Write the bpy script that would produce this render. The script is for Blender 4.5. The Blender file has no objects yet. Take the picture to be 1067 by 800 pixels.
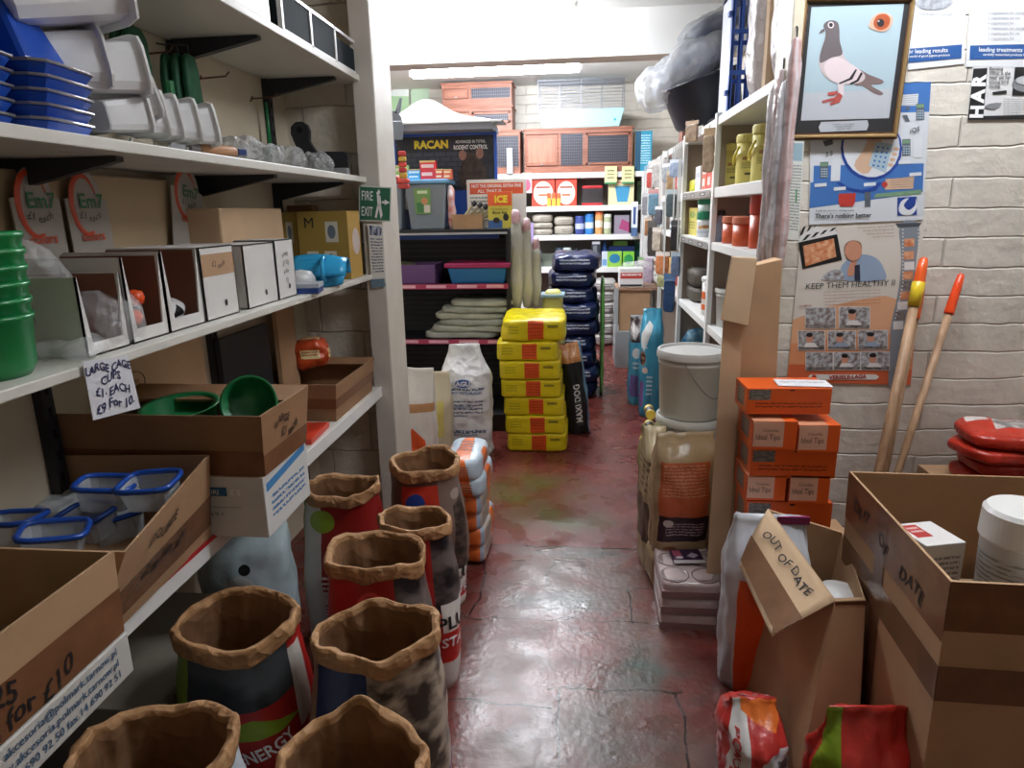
import bpy, math, random
from mathutils import Vector, Matrix, noise
PI = math.pi
V = Vector
SC = bpy.context.scene
COL = SC.collection
# ---------------------------------------------------------------- camera
F, CX, CY, EYE = 700.0, 533.5, 400.0, 1.55
_dy = V((605-CX, CY-218, -F)).normalized()
_v = (50*(605-CX)+F*F)/(CY-218)
_up = V((-50, _v, F)).normalized()
_rx = _dy.cross(_up)
ROWS = Matrix((_rx, _dy, _up))            # camera -> world
cd = bpy.data.cameras.new('camera')
cam = bpy.data.objects.new('camera', cd)
COL.objects.link(cam)
cd.sensor_fit = 'HORIZONTAL'; cd.sensor_width = 36.0
cd.lens = 36.0*F/1067.0
cd.clip_start = 0.05
cam.matrix_world = Matrix.Translation((0, 0, EYE)) @ ROWS.to_4x4()
SC.camera = cam
# ---------------------------------------------------------------- world, exposure
SC.view_settings.view_transform = 'Standard'
SC.view_settings.look = 'None'
SC.view_settings.gamma = 1.0
SC.view_settings.use_curve_mapping = False
SC.view_settings.exposure = 0.0
wd = bpy.data.worlds.new('world'); SC.world = wd; wd.use_nodes = True
wd.node_tree.nodes['Background'].inputs[0].default_value = (0.9, 0.93, 1, 1)
wd.node_tree.nodes['Background'].inputs[1].default_value = 0.25
TUBE_REAR, TUBE_MID, TUBE_FRONT = 95.0, 80.0, 72.0

def at(x, y, X=None, Y=None, Z=None):
    """a point of the photograph as a point of the place, on the plane X, Y or Z"""
    d = ROWS @ V((x-CX, CY-y, -F))
    t = X/d.x if X is not None else Y/d.y if Y is not None else (Z-EYE)/d.z
    return V((0, 0, EYE)) + d*t

# ---------------------------------------------------------------- materials
def lin(h):
    if not isinstance(h, str): return tuple(h)+(1,)
    h = h.lstrip('#'); out = []
    for i in (0, 2, 4):
        c = int(h[i:i+2], 16)/255
        out.append(c/12.92 if c <= 0.04045 else ((c+0.055)/1.055)**2.4)
    return tuple(out)+(1,)
_MC = {}
def mat(name, col, rough=.55, noi=None, bump=None, metal=0, alpha=1, emit=0, spec=.5, coat=0, trans=0):
    if name in _MC: return _MC[name]
    m = bpy.data.materials.new(name); m.use_nodes = True; _MC[name] = m
    nt = m.node_tree; N = nt.nodes; L = nt.links; b = N['Principled BSDF']
    c = lin(col)
    b.inputs['Base Color'].default_value = c
    b.inputs['Roughness'].default_value = rough
    b.inputs['Metallic'].default_value = metal
    b.inputs['Alpha'].default_value = alpha
    b.inputs['Specular IOR Level'].default_value = spec
    b.inputs['Coat Weight'].default_value = coat
    b.inputs['Transmission Weight'].default_value = trans
    if emit:
        b.inputs['Emission Color'].default_value = c; b.inputs['Emission Strength'].default_value = emit
    if noi or bump:
        tc = N.new('ShaderNodeTexCoord')
    if noi:
        s, amt = noi[0], noi[1]; c2 = lin(noi[2]) if len(noi) > 2 else tuple(k*(1-amt) for k in c[:3])+(1,)
        mp = N.new('ShaderNodeMapping'); L.new(tc.outputs['Object'], mp.inputs[0])
        if len(noi) > 3: mp.inputs['Scale'].default_value = noi[3]
        nz = N.new('ShaderNodeTexNoise'); nz.inputs['Scale'].default_value = s; nz.inputs['Detail'].default_value = 5
        L.new(mp.outputs[0], nz.inputs['Vector'])
        rp = N.new('ShaderNodeValToRGB'); rp.color_ramp.elements[0].position = .35; rp.color_ramp.elements[1].position = .65
        rp.color_ramp.elements[0].color = c2; rp.color_ramp.elements[1].color = c
        L.new(nz.outputs[0], rp.inputs[0]); L.new(rp.outputs[0], b.inputs['Base Color'])
    if bump:
        nz = N.new('ShaderNodeTexNoise'); nz.inputs['Scale'].default_value = bump[0]; nz.inputs['Detail'].default_value = 4
        L.new(tc.outputs['Object'], nz.inputs['Vector'])
        bp = N.new('ShaderNodeBump'); bp.inputs['Strength'].default_value = bump[1]; bp.inputs['Distance'].default_value = bump[2] if len(bump) > 2 else .01
        L.new(nz.outputs[0], bp.inputs['Height']); L.new(bp.outputs[0], b.inputs['Normal'])
    return m

def pm(name, base, shapes, rough=.45, bump=None, coat=0, alpha=1):
    """a printed surface: convex polygons and ellipses laid over a base colour in the UV square.
    shapes: ('r',u0,v0,u1,v1,col) ('p',[(u,v)..],col) ('e',cu,cv,ru,rv,col) ('l',u0,v0,u1,v1,col,n) small text lines"""
    if name in _MC: return _MC[name]
    m = mat(name, base, rough, None, bump, coat=coat, alpha=alpha)
    nt = m.node_tree; N = nt.nodes; L = nt.links; b = N['Principled BSDF']
    tc = N.new('ShaderNodeTexCoord'); uv = tc.outputs['UV']
    def math_(op, a, c=None):
        n = N.new('ShaderNodeMath'); n.operation = op
        if hasattr(a, 'links'): L.new(a, n.inputs[0])
        else: n.inputs[0].default_value = a
        if c is not None:
            if hasattr(c, 'links'): L.new(c, n.inputs[1])
            else: n.inputs[1].default_value = c
        return n.outputs[0]
    def half(a, bb, c):
        n = N.new('ShaderNodeVectorMath'); n.operation = 'DOT_PRODUCT'
        L.new(uv, n.inputs[0]); n.inputs[1].default_value = (a, bb, 0)
        return math_('GREATER_THAN', n.outputs['Value'], -c)
    cur = None
    for s in shapes:
        col = s[-1]; extra = None
        if s[0] == 'l': col = s[5]
        if s[0] in 'rl':
            u0, v0, u1, v1 = s[1:5]; pts = [(u0, v0), (u1, v0), (u1, v1), (u0, v1)]
        elif s[0] == 'p': pts = s[1]
        if s[0] == 'e':
            cu, cv, ru, rv = s[1:5]
            n = N.new('ShaderNodeVectorMath'); n.operation = 'SUBTRACT'; L.new(uv, n.inputs[0]); n.inputs[1].default_value = (cu, cv, 0)
            n2 = N.new('ShaderNodeVectorMath'); n2.operation = 'DIVIDE'; L.new(n.outputs[0], n2.inputs[0]); n2.inputs[1].default_value = (ru, rv, 1)
            n3 = N.new('ShaderNodeVectorMath'); n3.operation = 'LENGTH'; L.new(n2.outputs[0], n3.inputs[0])
            msk = math_('LESS_THAN', n3.outputs['Value'], 1.0)
        else:
            area = sum(pts[i][0]*pts[(i+1) % len(pts)][1]-pts[(i+1) % len(pts)][0]*pts[i][1] for i in range(len(pts)))
            if area < 0: pts = pts[::-1]
            msk = None
            for i in range(len(pts)):
                (x0, y0), (x1, y1) = pts[i], pts[(i+1) % len(pts)]
                a, bb = -(y1-y0), (x1-x0); h = half(a, bb, -(a*x0+bb*y0))
                msk = h if msk is None else math_('MULTIPLY', msk, h)
        if s[0] == 'l':
            nl = s[6]; sp = N.new('ShaderNodeSeparateXYZ'); L.new(uv, sp.inputs[0])
            fr = math_('FRACT', math_('MULTIPLY', math_('SUBTRACT', sp.outputs[1], v0), nl/(v1-v0)))
            msk = math_('MULTIPLY', msk, math_('GREATER_THAN', fr, .5))
            wn = N.new('ShaderNodeTexNoise'); wn.inputs['Scale'].default_value = 40/(u1-u0)*.5; wn.inputs['Detail'].default_value = 0
            L.new(uv, wn.inputs['Vector']); msk = math_('MULTIPLY', msk, math_('GREATER_THAN', wn.outputs[0], .42))
        mx = N.new('ShaderNodeMix'); mx.data_type = 'RGBA'
        L.new(msk, mx.inputs[0])
        if cur is None: mx.inputs[6].default_value = lin(base)
        else: L.new(cur, mx.inputs[6])
        if isinstance(col, tuple) and isinstance(col[0], str):      # a picture-like mottle of two colours
            nz = N.new('ShaderNodeTexNoise'); nz.inputs['Scale'].default_value = col[2] if len(col) > 2 else 9; nz.inputs['Detail'].default_value = 3
            L.new(uv, nz.inputs['Vector'])
            rp = N.new('ShaderNodeValToRGB'); rp.color_ramp.elements[0].position = .42; rp.color_ramp.elements[1].position = .58
            rp.color_ramp.elements[0].color = lin(col[0]); rp.color_ramp.elements[1].color = lin(col[1])
            L.new(nz.outputs[0], rp.inputs[0]); L.new(rp.outputs[0], mx.inputs[7])
        else: mx.inputs[7].default_value = lin(col)
        cur = mx.outputs[2]
    if cur is not None: L.new(cur, b.inputs['Base Color'])
    return m

# ---------------------------------------------------------------- mesh builder
_GL = {}
def glyphs(s, bold=0):
    k = (s, bold)
    if k not in _GL:
        cu = bpy.data.curves.new('t', 'FONT'); cu.body = s; cu.resolution_u = 2; cu.offset = bold
        o = bpy.data.objects.new('t', cu)
        me = bpy.data.meshes.new_from_object(o)
        _GL[k] = ([v.co.xy.copy() for v in me.vertices], [tuple(p.vertices) for p in me.polygons])
        bpy.data.objects.remove(o); bpy.data.curves.remove(cu); bpy.data.meshes.remove(me)
    return _GL[k]

def nz3(p, s, seed=0): return noise.noise(V((p[0]*s+seed*7.3, p[1]*s-seed*3.1, p[2]*s+seed*1.7)))

class MB:
    def __init__(self): self.v = []; self.f = []; self.m = []; self.uv = []; self.T = None
    def pt(self, p):
        p = V(p)
        if self.T is not None: p = self.T @ p
        self.v.append(p); return len(self.v)-1
    def face(self, idx, m=0, uv=None): self.f.append(tuple(idx)); self.m.append(m); self.uv.append(uv)
    def poly(self, pts, m=0, uv=None): self.face([self.pt(p) for p in pts], m, uv); return self
    def box(self, x0, x1, y0, y1, z0, z1, m=0, ms=None):
        """faces: front(-y), back, left, right, top, bottom"""
        P = [self.pt((x, y, z)) for z in (z0, z1) for y in (y0, y1) for x in (x0, x1)]
        q = [(0, 1, 5, 4), (3, 2, 6, 7), (2, 0, 4, 6), (1, 3, 7, 5), (4, 5, 7, 6), (2, 3, 1, 0)]
        for i, a in enumerate(q): self.face([P[k] for k in a], ms[i] if ms else m, [(0, 0), (1, 0), (1, 1), (0, 1)])
        return self
    def hexa(self, b, t, m=0):
        """box from 4 bottom and 4 top corners, counter-clockwise seen from above"""
        P = [self.pt(p) for p in list(b)+list(t)]
        for a in ((0, 1, 5, 4), (1, 2, 6, 5), (2, 3, 7, 6), (3, 0, 4, 7), (4, 5, 6, 7), (3, 2, 1, 0)):
            self.face([P[k] for k in a], m, [(0, 0), (1, 0), (1, 1), (0, 1)])
        return self
    def bar(self, a, b, w, d, m=0, up=V((0, 0, 1))):
        a, b = V(a), V(b); z = (b-a).normalized()
        x = z.cross(up); x = x.normalized() if x.length > 1e-4 else V((1, 0, 0)); y = z.cross(x)
        c = [(-w/2, -d/2), (w/2, -d/2), (w/2, d/2), (-w/2, d/2)]
        return self.hexa([a+x*i+y*j for i, j in c], [b+x*i+y*j for i, j in c], m)
    def tube(self, path, r, n=8, m=0, caps=True, closed=False):
        path = [V(p) for p in path]; K = len(path); rings = []; prev = None
        for i, p in enumerate(path):
            t = (path[(i+1) % K]-path[i-1]) if closed or 0 < i < K-1 else (path[1]-path[0] if i == 0 else path[-1]-path[-2])
            t.normalize()
            if prev is None: x = t.orthogonal().normalized()
            else: x = (prev-t*prev.dot(t)).normalized()
            prev = x; y = t.cross(x); rr = r[i] if isinstance(r, (list, tuple)) else r
            rings.append([self.pt(p+x*math.cos(2*PI*k/n)*rr+y*math.sin(2*PI*k/n)*rr) for k in range(n)])
        for i in range(K if closed else K-1):
            a, b = rings[i], rings[(i+1) % K]
            for k in range(n): self.face((a[k], a[(k+1) % n], b[(k+1) % n], b[k]), m)
        if caps and not closed: self.face(rings[0][::-1], m); self.face(rings[-1], m)
        return self
    def lathe(self, prof, c=(0, 0, 0), n=24, m=0, sx=1, sy=1, ms=None, caps=True):
        rings = []
        for r, z in prof:
            rings.append([self.pt((c[0]+math.sin(2*PI*(k/n-.5))*r*sx, c[1]-math.cos(2*PI*(k/n-.5))*r*sy, c[2]+z)) for k in range(n)])
        z0, z1 = prof[0][1], prof[-1][1]; K = len(prof)
        for i in range(K-1):
            for k in range(n):
                u0, u1 = k/n, (k+1)/n
                va = (prof[i][1]-z0)/((z1-z0) or 1); vb = (prof[i+1][1]-z0)/((z1-z0) or 1)
                self.face((rings[i][k], rings[i][(k+1) % n], rings[i+1][(k+1) % n], rings[i+1][k]), ms[i] if ms else m, [(u0, va), (u1, va), (u1, vb), (u0, vb)])
        if caps:
            if prof[0][0] > 1e-5: self.face(rings[0][::-1], ms[0] if ms else m)
            if prof[-1][0] > 1e-5: self.face(rings[-1], ms[-1] if ms else m)
        return self
    def grid(self, fn, nu, nv, m=0, closed=False, cap=None):
        R = [[self.pt(fn(i/nu, j/nv)) for i in range(nu if closed else nu+1)] for j in range(nv+1)]
        for j in range(nv):
            for i in range(nu):
                i2 = (i+1) % nu if closed else i+1
                self.face((R[j][i], R[j][i2], R[j+1][i2], R[j+1][i]), m, [(i/nu, j/nv), ((i+1)/nu, j/nv), ((i+1)/nu, (j+1)/nv), (i/nu, (j+1)/nv)])
        if cap and closed:
            if 'b' in cap: self.face(R[0][::-1], m, [(0, 0)]*nu)
            if 't' in cap: self.face(R[-1], m, [(0, 1)]*nu)
        return self
    def rbox(self, w, d, h, e=5, n=10, amp=0, sc=6, seed=0, ms=None, fold=None):
        """puffed box, base on z=0; keeps a UV square on each of the six sides"""
        def S(x, y, z):
            k = (abs(x)**e+abs(y)**e+abs(z)**e)**(1/e); x, y, z = x/k, y/k, z/k
            p = V((x*w/2, y*d/2, z*h/2))
            if amp:
                q = nz3(p, sc, seed)+.5*nz3(p, sc*2.3, seed+5); nn = V((x, y, z)).normalized(); p += nn*q*amp
            if fold: p = fold(p)
            return p+V((0, 0, h/2))
        for fi in range(6):
            R = []
            for j in range(n+1):
                row = []
                for i in range(n+1):
                    a = 2*i/n-1; b = 2*j/n-1
                    c = ((a, -1, b), (-a, 1, b), (-1, -a, b), (1, a, b), (a, b, 1), (a, -b, -1))[fi]
                    row.append(self.pt(S(*c)))
                R.append(row)
            for j in range(n):
                for i in range(n):
                    self.face((R[j][i], R[j][i+1], R[j+1][i+1], R[j+1][i]), ms[fi] if ms else 0,
                              [(i/n, j/n), ((i+1)/n, j/n), ((i+1)/n, (j+1)/n), (i/n, (j+1)/n)])
        self.S = S
        return self
    def text(self, s, fn, h, m=1, align='c', bold=0, hand=0, wmax=None):
        vs, fs = glyphs(s, bold)
        if not vs: return self
        k = h/.7; w = max(p.x for p in vs); kx = k if not wmax else min(k, wmax/w)
        off = {'c': -w/2, 'l': 0, 'r': -w}[align]; b = len(self.v)
        for p in vs:
            x = (p.x+off)*kx; y = (p.y-.35)*k
            if hand: y += h*hand*.25*math.sin(p.x*2.3+len(s)); x += y*.18*hand
            self.pt(fn(x, y))
        for f in fs: self.face([b+i for i in f], m)
        return self
    def build(self, name, mats, parent=None, smooth=False, bevel=0, loc=None, rz=0, weld=False, mod=None):
        me = bpy.data.meshes.new(name)
        me.from_pydata([tuple(p) for p in self.v], [], self.f)
        if not isinstance(mats, (list, tuple)): mats = [mats]
        for x in mats: me.materials.append(x)
        me.polygons.foreach_set('material_index', [min(x, len(mats)-1) for x in self.m])
        ul = me.uv_layers.new(name='UVMap'); i = 0
        for f, u in zip(self.f, self.uv):
            for k in range(len(f)):
                ul.data[i].uv = u[k] if u and k < len(u) else (0, 0); i += 1
        me.update()
        o = bpy.data.objects.new(name, me); COL.objects.link(o)
        if parent: o.parent = parent
        if loc is not None: o.location = loc
        if rz: o.rotation_euler = (0, 0, rz)
        if weld:
            w = o.modifiers.new('w', 'WELD'); w.merge_threshold = .0004
        if bevel:
            bv = o.modifiers.new('b', 'BEVEL'); bv.width = bevel; bv.segments = 2; bv.limit_method = 'ANGLE'
        if smooth:
            me.polygons.foreach_set('use_smooth', [True]*len(me.polygons))
        return o

def plane_fn(o, ux, uy, rot=0):
    o, ux, uy = V(o), V(ux).normalized(), V(uy).normalized()
    c, s = math.cos(rot), math.sin(rot)
    return lambda x, y: o+ux*(x*c-y*s)+uy*(x*s+y*c)
def wrap(S, a0, v0, sa, sv, eps=.002, sgn=1):
    def f(x, y):
        a, v = a0+x*sa, v0+y*sv; p = S(a, v)
        n = (S(a+.004, v)-p).cross(S(a, v+.004)-p)
        return p+(n.normalized()*eps*sgn if n.length > 1e-12 else V((0, 0, 0)))
    return f
def tag(o, label, cat, group=None):
    o['label'] = label; o['category'] = cat
    if group: o['group'] = group
    return o
def thing(name, label, cat, loc, rz=0, group=None, rx=0, ry=0):
    o = bpy.data.objects.new(name, None); COL.objects.link(o); o.empty_display_size = .05
    o.location = loc; o.rotation_euler = (rx, ry, rz)
    return tag(o, label, cat, group)
def struct(o): o['kind'] = 'structure'; return o
def dup(root, loc, rz=None, label=None, group=None, scale=None):
    r = root.copy(); COL.objects.link(r); r.location = loc
    if rz is not None: r.rotation_euler = (root.rotation_euler[0], root.rotation_euler[1], rz)
    if scale: r.scale = scale
    if label: r['label'] = label
    if group: r['group'] = group
    for ch in list(root.children):
        c = ch.copy(); COL.objects.link(c); c.parent = r
        for g in list(ch.children):
            d = g.copy(); COL.objects.link(d); d.parent = c
    return r
XP, YP, ZP = V((1, 0, 0)), V((0, 1, 0)), V((0, 0, 1))

# shared materials
CARD = mat('cardboard', 'b4906c', .8, (9, .12), (60, .08, .004))
CARD2 = mat('pale_cardboard', 'c4a684', .8, (6, .10), (50, .1, .004))
CARDD = mat('brown_cardboard', '96704e', .8, (8, .15), (60, .08, .004))
TAPE = mat('brown_tape', '80573c', .25, (20, .2), (30, .15, .004))
TAPE2 = mat('shiny_brown_tape', '7c5a42', .18, (12, .25), (25, .25, .004))
PAPER = mat('kraft_paper', 'ae8358', .75, (10, .16), (26, .7, .008))
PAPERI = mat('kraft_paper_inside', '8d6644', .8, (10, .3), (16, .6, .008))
def crumple(m, s1, strength, dist=.02):
    nt = m.node_tree; N = nt.nodes; L = nt.links; b = N['Principled BSDF']
    tc = N.new('ShaderNodeTexCoord'); bp = N.new('ShaderNodeBump'); bp.inputs['Strength'].default_value = strength; bp.inputs['Distance'].default_value = dist
    nz = N.new('ShaderNodeTexNoise'); nz.inputs['Scale'].default_value = s1*.5; L.new(tc.outputs['Object'], nz.inputs['Vector'])
    mx = N.new('ShaderNodeVectorMath'); mx.operation = 'MULTIPLY_ADD'; L.new(nz.outputs['Color'], mx.inputs[0]); mx.inputs[1].default_value = (.06, .06, .06); L.new(tc.outputs['Object'], mx.inputs[2])
    acc = None
    for k, w in ((1, 1.0), (2.6, .4)):
        v = N.new('ShaderNodeTexVoronoi'); v.inputs['Scale'].default_value = s1*k; L.new(mx.outputs[0], v.inputs['Vector'])
        q = N.new('ShaderNodeMath'); q.operation = 'MULTIPLY_ADD'; L.new(v.outputs['Distance'], q.inputs[0]); q.inputs[1].default_value = w/k
        if acc is not None: L.new(acc, q.inputs[2])
        else: q.inputs[2].default_value = 0
        acc = q.outputs[0]
    L.new(acc, bp.inputs['Height']); L.new(bp.outputs[0], b.inputs['Normal'])
    return m
crumple(PAPER, 26, .8, .016); crumple(PAPERI, 12, .7, .02)
FEED = mat('dry_feed', '6e4b2c', .9, (120, .5), (150, 1, .01))
WHITE = mat('white_plastic', 'e6e6e4', .35)
WPAINT = mat('white_board', 'dcdbd6', .5, (5, .06))
INK = mat('marker_ink', '1d1a1c', .6)
BLACK = mat('black_metal', '24252b', .45)
BLUEINK = mat('blue_ink', '2c5f92', .5)
WINK = mat('white_print', 'eeeeee', .5)
REDINK = mat('red_print', 'c0302a', .5)
ORANGEINK = mat('orange_print', 'd8612a', .5)
YELINK = mat('yellow_print', 'ecd531', .5)
GREENINK = mat('green_print', '1f6d3c', .5)
CLEAR = mat('clear_film', 'f0f2f2', .22, None, (22, .8, .02), alpha=.26, spec=.9)
MILKY = mat('milky_plastic', 'd2d8da', .35, None, None, alpha=.62)
FOIL = mat('crinkled_film', 'd8dadc', .14, None, (50, 1, .03), alpha=.45, spec=1)
WIRE = mat('wire', '3d3f42', .4, metal=.6)
GREY = mat('grey_plastic', '8a8c8e', .5)
# ================================================================ the room
def world_mat(name, build):
    m = bpy.data.materials.new(name); m.use_nodes = True; _MC[name] = m
    nt = m.node_tree; build(nt.nodes, nt.links, nt.nodes['Principled BSDF']); return m
def brick_wall(N, L, b, axis='X', base='d2ccc1', row=.103, wid=1.3, off=0, deep=.75):
    tc = N.new('ShaderNodeNewGeometry'); sp = N.new('ShaderNodeSeparateXYZ'); L.new(tc.outputs['Position'], sp.inputs[0])
    nz = N.new('ShaderNodeTexNoise'); nz.inputs['Scale'].default_value = 5; nz.inputs['Detail'].default_value = 3; L.new(tc.outputs['Position'], nz.inputs['Vector'])
    cb = N.new('ShaderNodeCombineXYZ'); L.new(sp.outputs[0 if axis == 'X' else 1], cb.inputs[0])
    ad = N.new('ShaderNodeMath'); ad.operation = 'MULTIPLY_ADD'; L.new(nz.outputs[0], ad.inputs[0]); ad.inputs[1].default_value = .034; L.new(sp.outputs[2], ad.inputs[2])
    a2 = N.new('ShaderNodeMath'); a2.operation = 'ADD'; L.new(ad.outputs[0], a2.inputs[0]); a2.inputs[1].default_value = off; L.new(a2.outputs[0], cb.inputs[1])
    br = N.new('ShaderNodeTexBrick'); L.new(cb.outputs[0], br.inputs['Vector']); br.inputs['Scale'].default_value = 1
    br.inputs['Brick Width'].default_value = wid; br.inputs['Row Height'].default_value = row; br.inputs['Mortar Size'].default_value = .005; br.inputs['Mortar Smooth'].default_value = .9
    br.inputs['Color1'].default_value = (1, 1, 1, 1); br.inputs['Color2'].default_value = (.82, .82, .82, 1); br.inputs['Mortar'].default_value = (0, 0, 0, 1)
    n2 = N.new('ShaderNodeTexNoise'); n2.inputs['Scale'].default_value = 28; n2.inputs['Detail'].default_value = 6; L.new(tc.outputs['Position'], n2.inputs['Vector'])
    n3 = N.new('ShaderNodeMath'); n3.operation = 'MULTIPLY_ADD'; L.new(n2.outputs[0], n3.inputs[0]); n3.inputs[1].default_value = .55; L.new(br.outputs['Color'], n3.inputs[2])
    bp = N.new('ShaderNodeBump'); bp.inputs['Strength'].default_value = deep; bp.inputs['Distance'].default_value = .012
    L.new(n3.outputs[0], bp.inputs['Height']); L.new(bp.outputs[0], b.inputs['Normal'])
    rp = N.new('ShaderNodeValToRGB'); rp.color_ramp.elements[0].position = .3; rp.color_ramp.elements[1].position = .6
    c = lin(base); rp.color_ramp.elements[0].color = tuple(k*.84 for k in c[:3])+(1,); rp.color_ramp.elements[1].color = c
    n4 = N.new('ShaderNodeTexNoise'); n4.inputs['Scale'].default_value = 7; n4.inputs['Detail'].default_value = 8; L.new(tc.outputs['Position'], n4.inputs['Vector'])
    L.new(n4.outputs[0], rp.inputs[0]); L.new(rp.outputs[0], b.inputs['Base Color']); b.inputs['Roughness'].default_value = .55
BRX = world_mat('painted_brick', lambda N, L, b: brick_wall(N, L, b))
BRN = world_mat('rough_painted_block', lambda N, L, b: brick_wall(N, L, b, base='cbc3b4', row=.215, wid=.44, off=.09, deep=1.0))
BRY = world_mat('painted_brick_side', lambda N, L, b: brick_wall(N, L, b, axis='Y'))
def floor_nodes(N, L, b):
    g = N.new('ShaderNodeNewGeometry'); pos = g.outputs['Position']
    sp = N.new('ShaderNodeSeparateXYZ'); L.new(pos, sp.inputs[0])
    def noi(s, d=5, dist=0):
        n = N.new('ShaderNodeTexNoise'); n.inputs['Scale'].default_value = s; n.inputs['Detail'].default_value = d; n.inputs['Distortion'].default_value = dist
        L.new(pos, n.inputs['Vector']); return n.outputs[0]
    def M_(op, a, c=None, e=None):
        n = N.new('ShaderNodeMath'); n.operation = op
        for i, x in enumerate((a, c, e)):
            if x is None: continue
            if hasattr(x, 'links'): L.new(x, n.inputs[i])
            else: n.inputs[i].default_value = x
        return n.outputs[0]
    def ramp(v, stops):
        r = N.new('ShaderNodeValToRGB'); el = r.color_ramp.elements
        while len(el) < len(stops): el.new(.5)
        for e, (p, c) in zip(el, stops): e.position = p; e.color = lin(c) if isinstance(c, str) else (c, c, c, 1)
        L.new(v, r.inputs[0]); return r.outputs[0]
    def mix(f, a, c):
        n = N.new('ShaderNodeMix'); n.data_type = 'RGBA'
        for i, x in ((0, f), (6, a), (7, c)):
            if hasattr(x, 'links'): L.new(x, n.inputs[i])
            else: n.inputs[i].default_value = lin(x) if isinstance(x, str) else x
        return n.outputs[2]
    def blob(cx, cy, rx, ry):
        v = N.new('ShaderNodeVectorMath'); v.operation = 'SUBTRACT'; L.new(pos, v.inputs[0]); v.inputs[1].default_value = (cx, cy, 0)
        w = N.new('ShaderNodeVectorMath'); w.operation = 'DIVIDE'; L.new(v.outputs[0], w.inputs[0]); w.inputs[1].default_value = (rx, ry, 1)
        l = N.new('ShaderNodeVectorMath'); l.operation = 'LENGTH'; L.new(w.outputs[0], l.inputs[0])
        return M_('MULTIPLY', ramp(l.outputs['Value'], [(.35, 1.), (1., 0.)]), ramp(noi(5, 6), [(.35, .25), (.6, 1.)]))
    near = M_('LESS_THAN', sp.outputs[1], 2.9)
    c = mix(ramp(noi(3.5, 7), [(.3, 0.), (.7, 1.)]), '602822', '733831')
    c = mix(ramp(noi(14, 6), [(.5, 0.), (.72, .55)]), c, '4f2521')
    # paint walked through: grey green patches of older paint on the slabs
    worn = M_('MULTIPLY', near, ramp(noi(2.6, 8, .6), [(.42, 0.), (.58, .8)]))
    worn = M_('MULTIPLY', worn, ramp(M_('ABSOLUTE', M_('SUBTRACT', sp.outputs[0], .03)), [(.12, 1.), (.42, .15)]))
    c = mix(worn, c, '63584f')
    c = mix(M_('MULTIPLY', near, ramp(noi(9, 9, .3), [(.52, 0.), (.62, .6)])), c, '55403a')
    for x, y, rx, ry, col in ((-.28, 3.55, .42, .4, '5b5a30'), (-.1, 3.2, .38, .2, '55563a'), (.22, 2.02, .2, .2, '355048'), (-.05, 2.44, .3, .11, '4c5450'), (-.05, 2.85, .4, .05, '4a4c48'), (.1, 1.7, .4, .2, '4c433c'), (.3, 1.5, .25, .2, '50493c')):
        c = mix(M_('MULTIPLY', blob(x, y, rx, ry), .85), c, col)
    # joints between slabs
    wob = M_('ADD', M_('MULTIPLY_ADD', noi(7, 4), .06, -.03), M_('MULTIPLY_ADD', noi(1.8, 2), .12, -.06)); crack = 0.0
    yy = M_('ADD', sp.outputs[1], wob); first = M_('ADD', sp.outputs[1], M_('MULTIPLY', wob, .1))
    for i, (y0, x0, x1, w) in enumerate(((2.9, -3, 3, .006), (2.77, -.3, .2, .002), (2.56, -.35, .3, .0025), (2.31, -.5, .45, .003), (1.93, -.1, .35, .004), (1.83, -.5, -.08, .004), (1.45, -3, 3, .004))):
        d = M_('LESS_THAN', M_('ABSOLUTE', M_('SUBTRACT', first if i == 0 else yy, y0)), w)
        d = M_('MULTIPLY', d, M_('MULTIPLY', M_('GREATER_THAN', sp.outputs[0], x0), M_('LESS_THAN', sp.outputs[0], x1)))
        crack = M_('MAXIMUM', crack, d)
    xx = M_('ADD', sp.outputs[0], wob)
    for x0, ya, yb in ((-.06, 1.4, 1.93), (.2, 2.31, 2.56), (-.42, 2.31, 2.9), (.32, 1.45, 1.93), (-.12, 2.56, 2.77)):
        d = M_('LESS_THAN', M_('ABSOLUTE', M_('SUBTRACT', xx, x0)), .004)
        d = M_('MULTIPLY', d, M_('MULTIPLY', M_('GREATER_THAN', sp.outputs[1], ya), M_('LESS_THAN', sp.outputs[1], yb)))
        crack = M_('MAXIMUM', crack, d)
    c = mix(M_('MULTIPLY', crack, .85), c, '1d1413')
    sf = M_('GREATER_THAN', noi(60, 2), .74); c = mix(M_('MULTIPLY', sf, .5), c, '9c8a80')
    L.new(c, b.inputs['Base Color'])
    L.new(ramp(noi(6, 6), [(.3, .16), (.7, .42)]), b.inputs['Roughness'])
    hgt = M_('SUBTRACT', M_('MULTIPLY_ADD', noi(9, 6), .6, M_('MULTIPLY', noi(45, 4), M_('MULTIPLY_ADD', near, .3, .06))), crack)
    bp = N.new('ShaderNodeBump'); bp.inputs['Strength'].default_value = .5; bp.inputs['Distance'].default_value = .008
    L.new(hgt, bp.inputs['Height']); L.new(bp.outputs[0], b.inputs['Normal'])
FLOORM = world_mat('worn_red_floor_paint', floor_nodes)
CREAM = mat('cream_wall', 'c9bda6', .7, (3, .08), (12, .15, .01))
CEIL = mat('ceiling_paint', 'e4e3e0', .7, (2, .04))
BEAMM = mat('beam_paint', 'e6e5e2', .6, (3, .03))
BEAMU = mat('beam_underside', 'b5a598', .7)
struct(MB().box(-3.2, 3.2, -2.0, 8.6, -.1, 0).build('floor', FLOORM))
struct(MB().box(-3.2, 3.2, -2.0, 8.6, 2.97, 3.07).build('ceiling', CEIL))
struct(MB().box(-3.2, 3.2, 8.5, 8.6, 0, 2.97).build('wall_back', BRX))
struct(MB().box(-3.2, 3.2, -2.1, -2.0, 0, 2.97).build('wall_front', CREAM))
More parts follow.
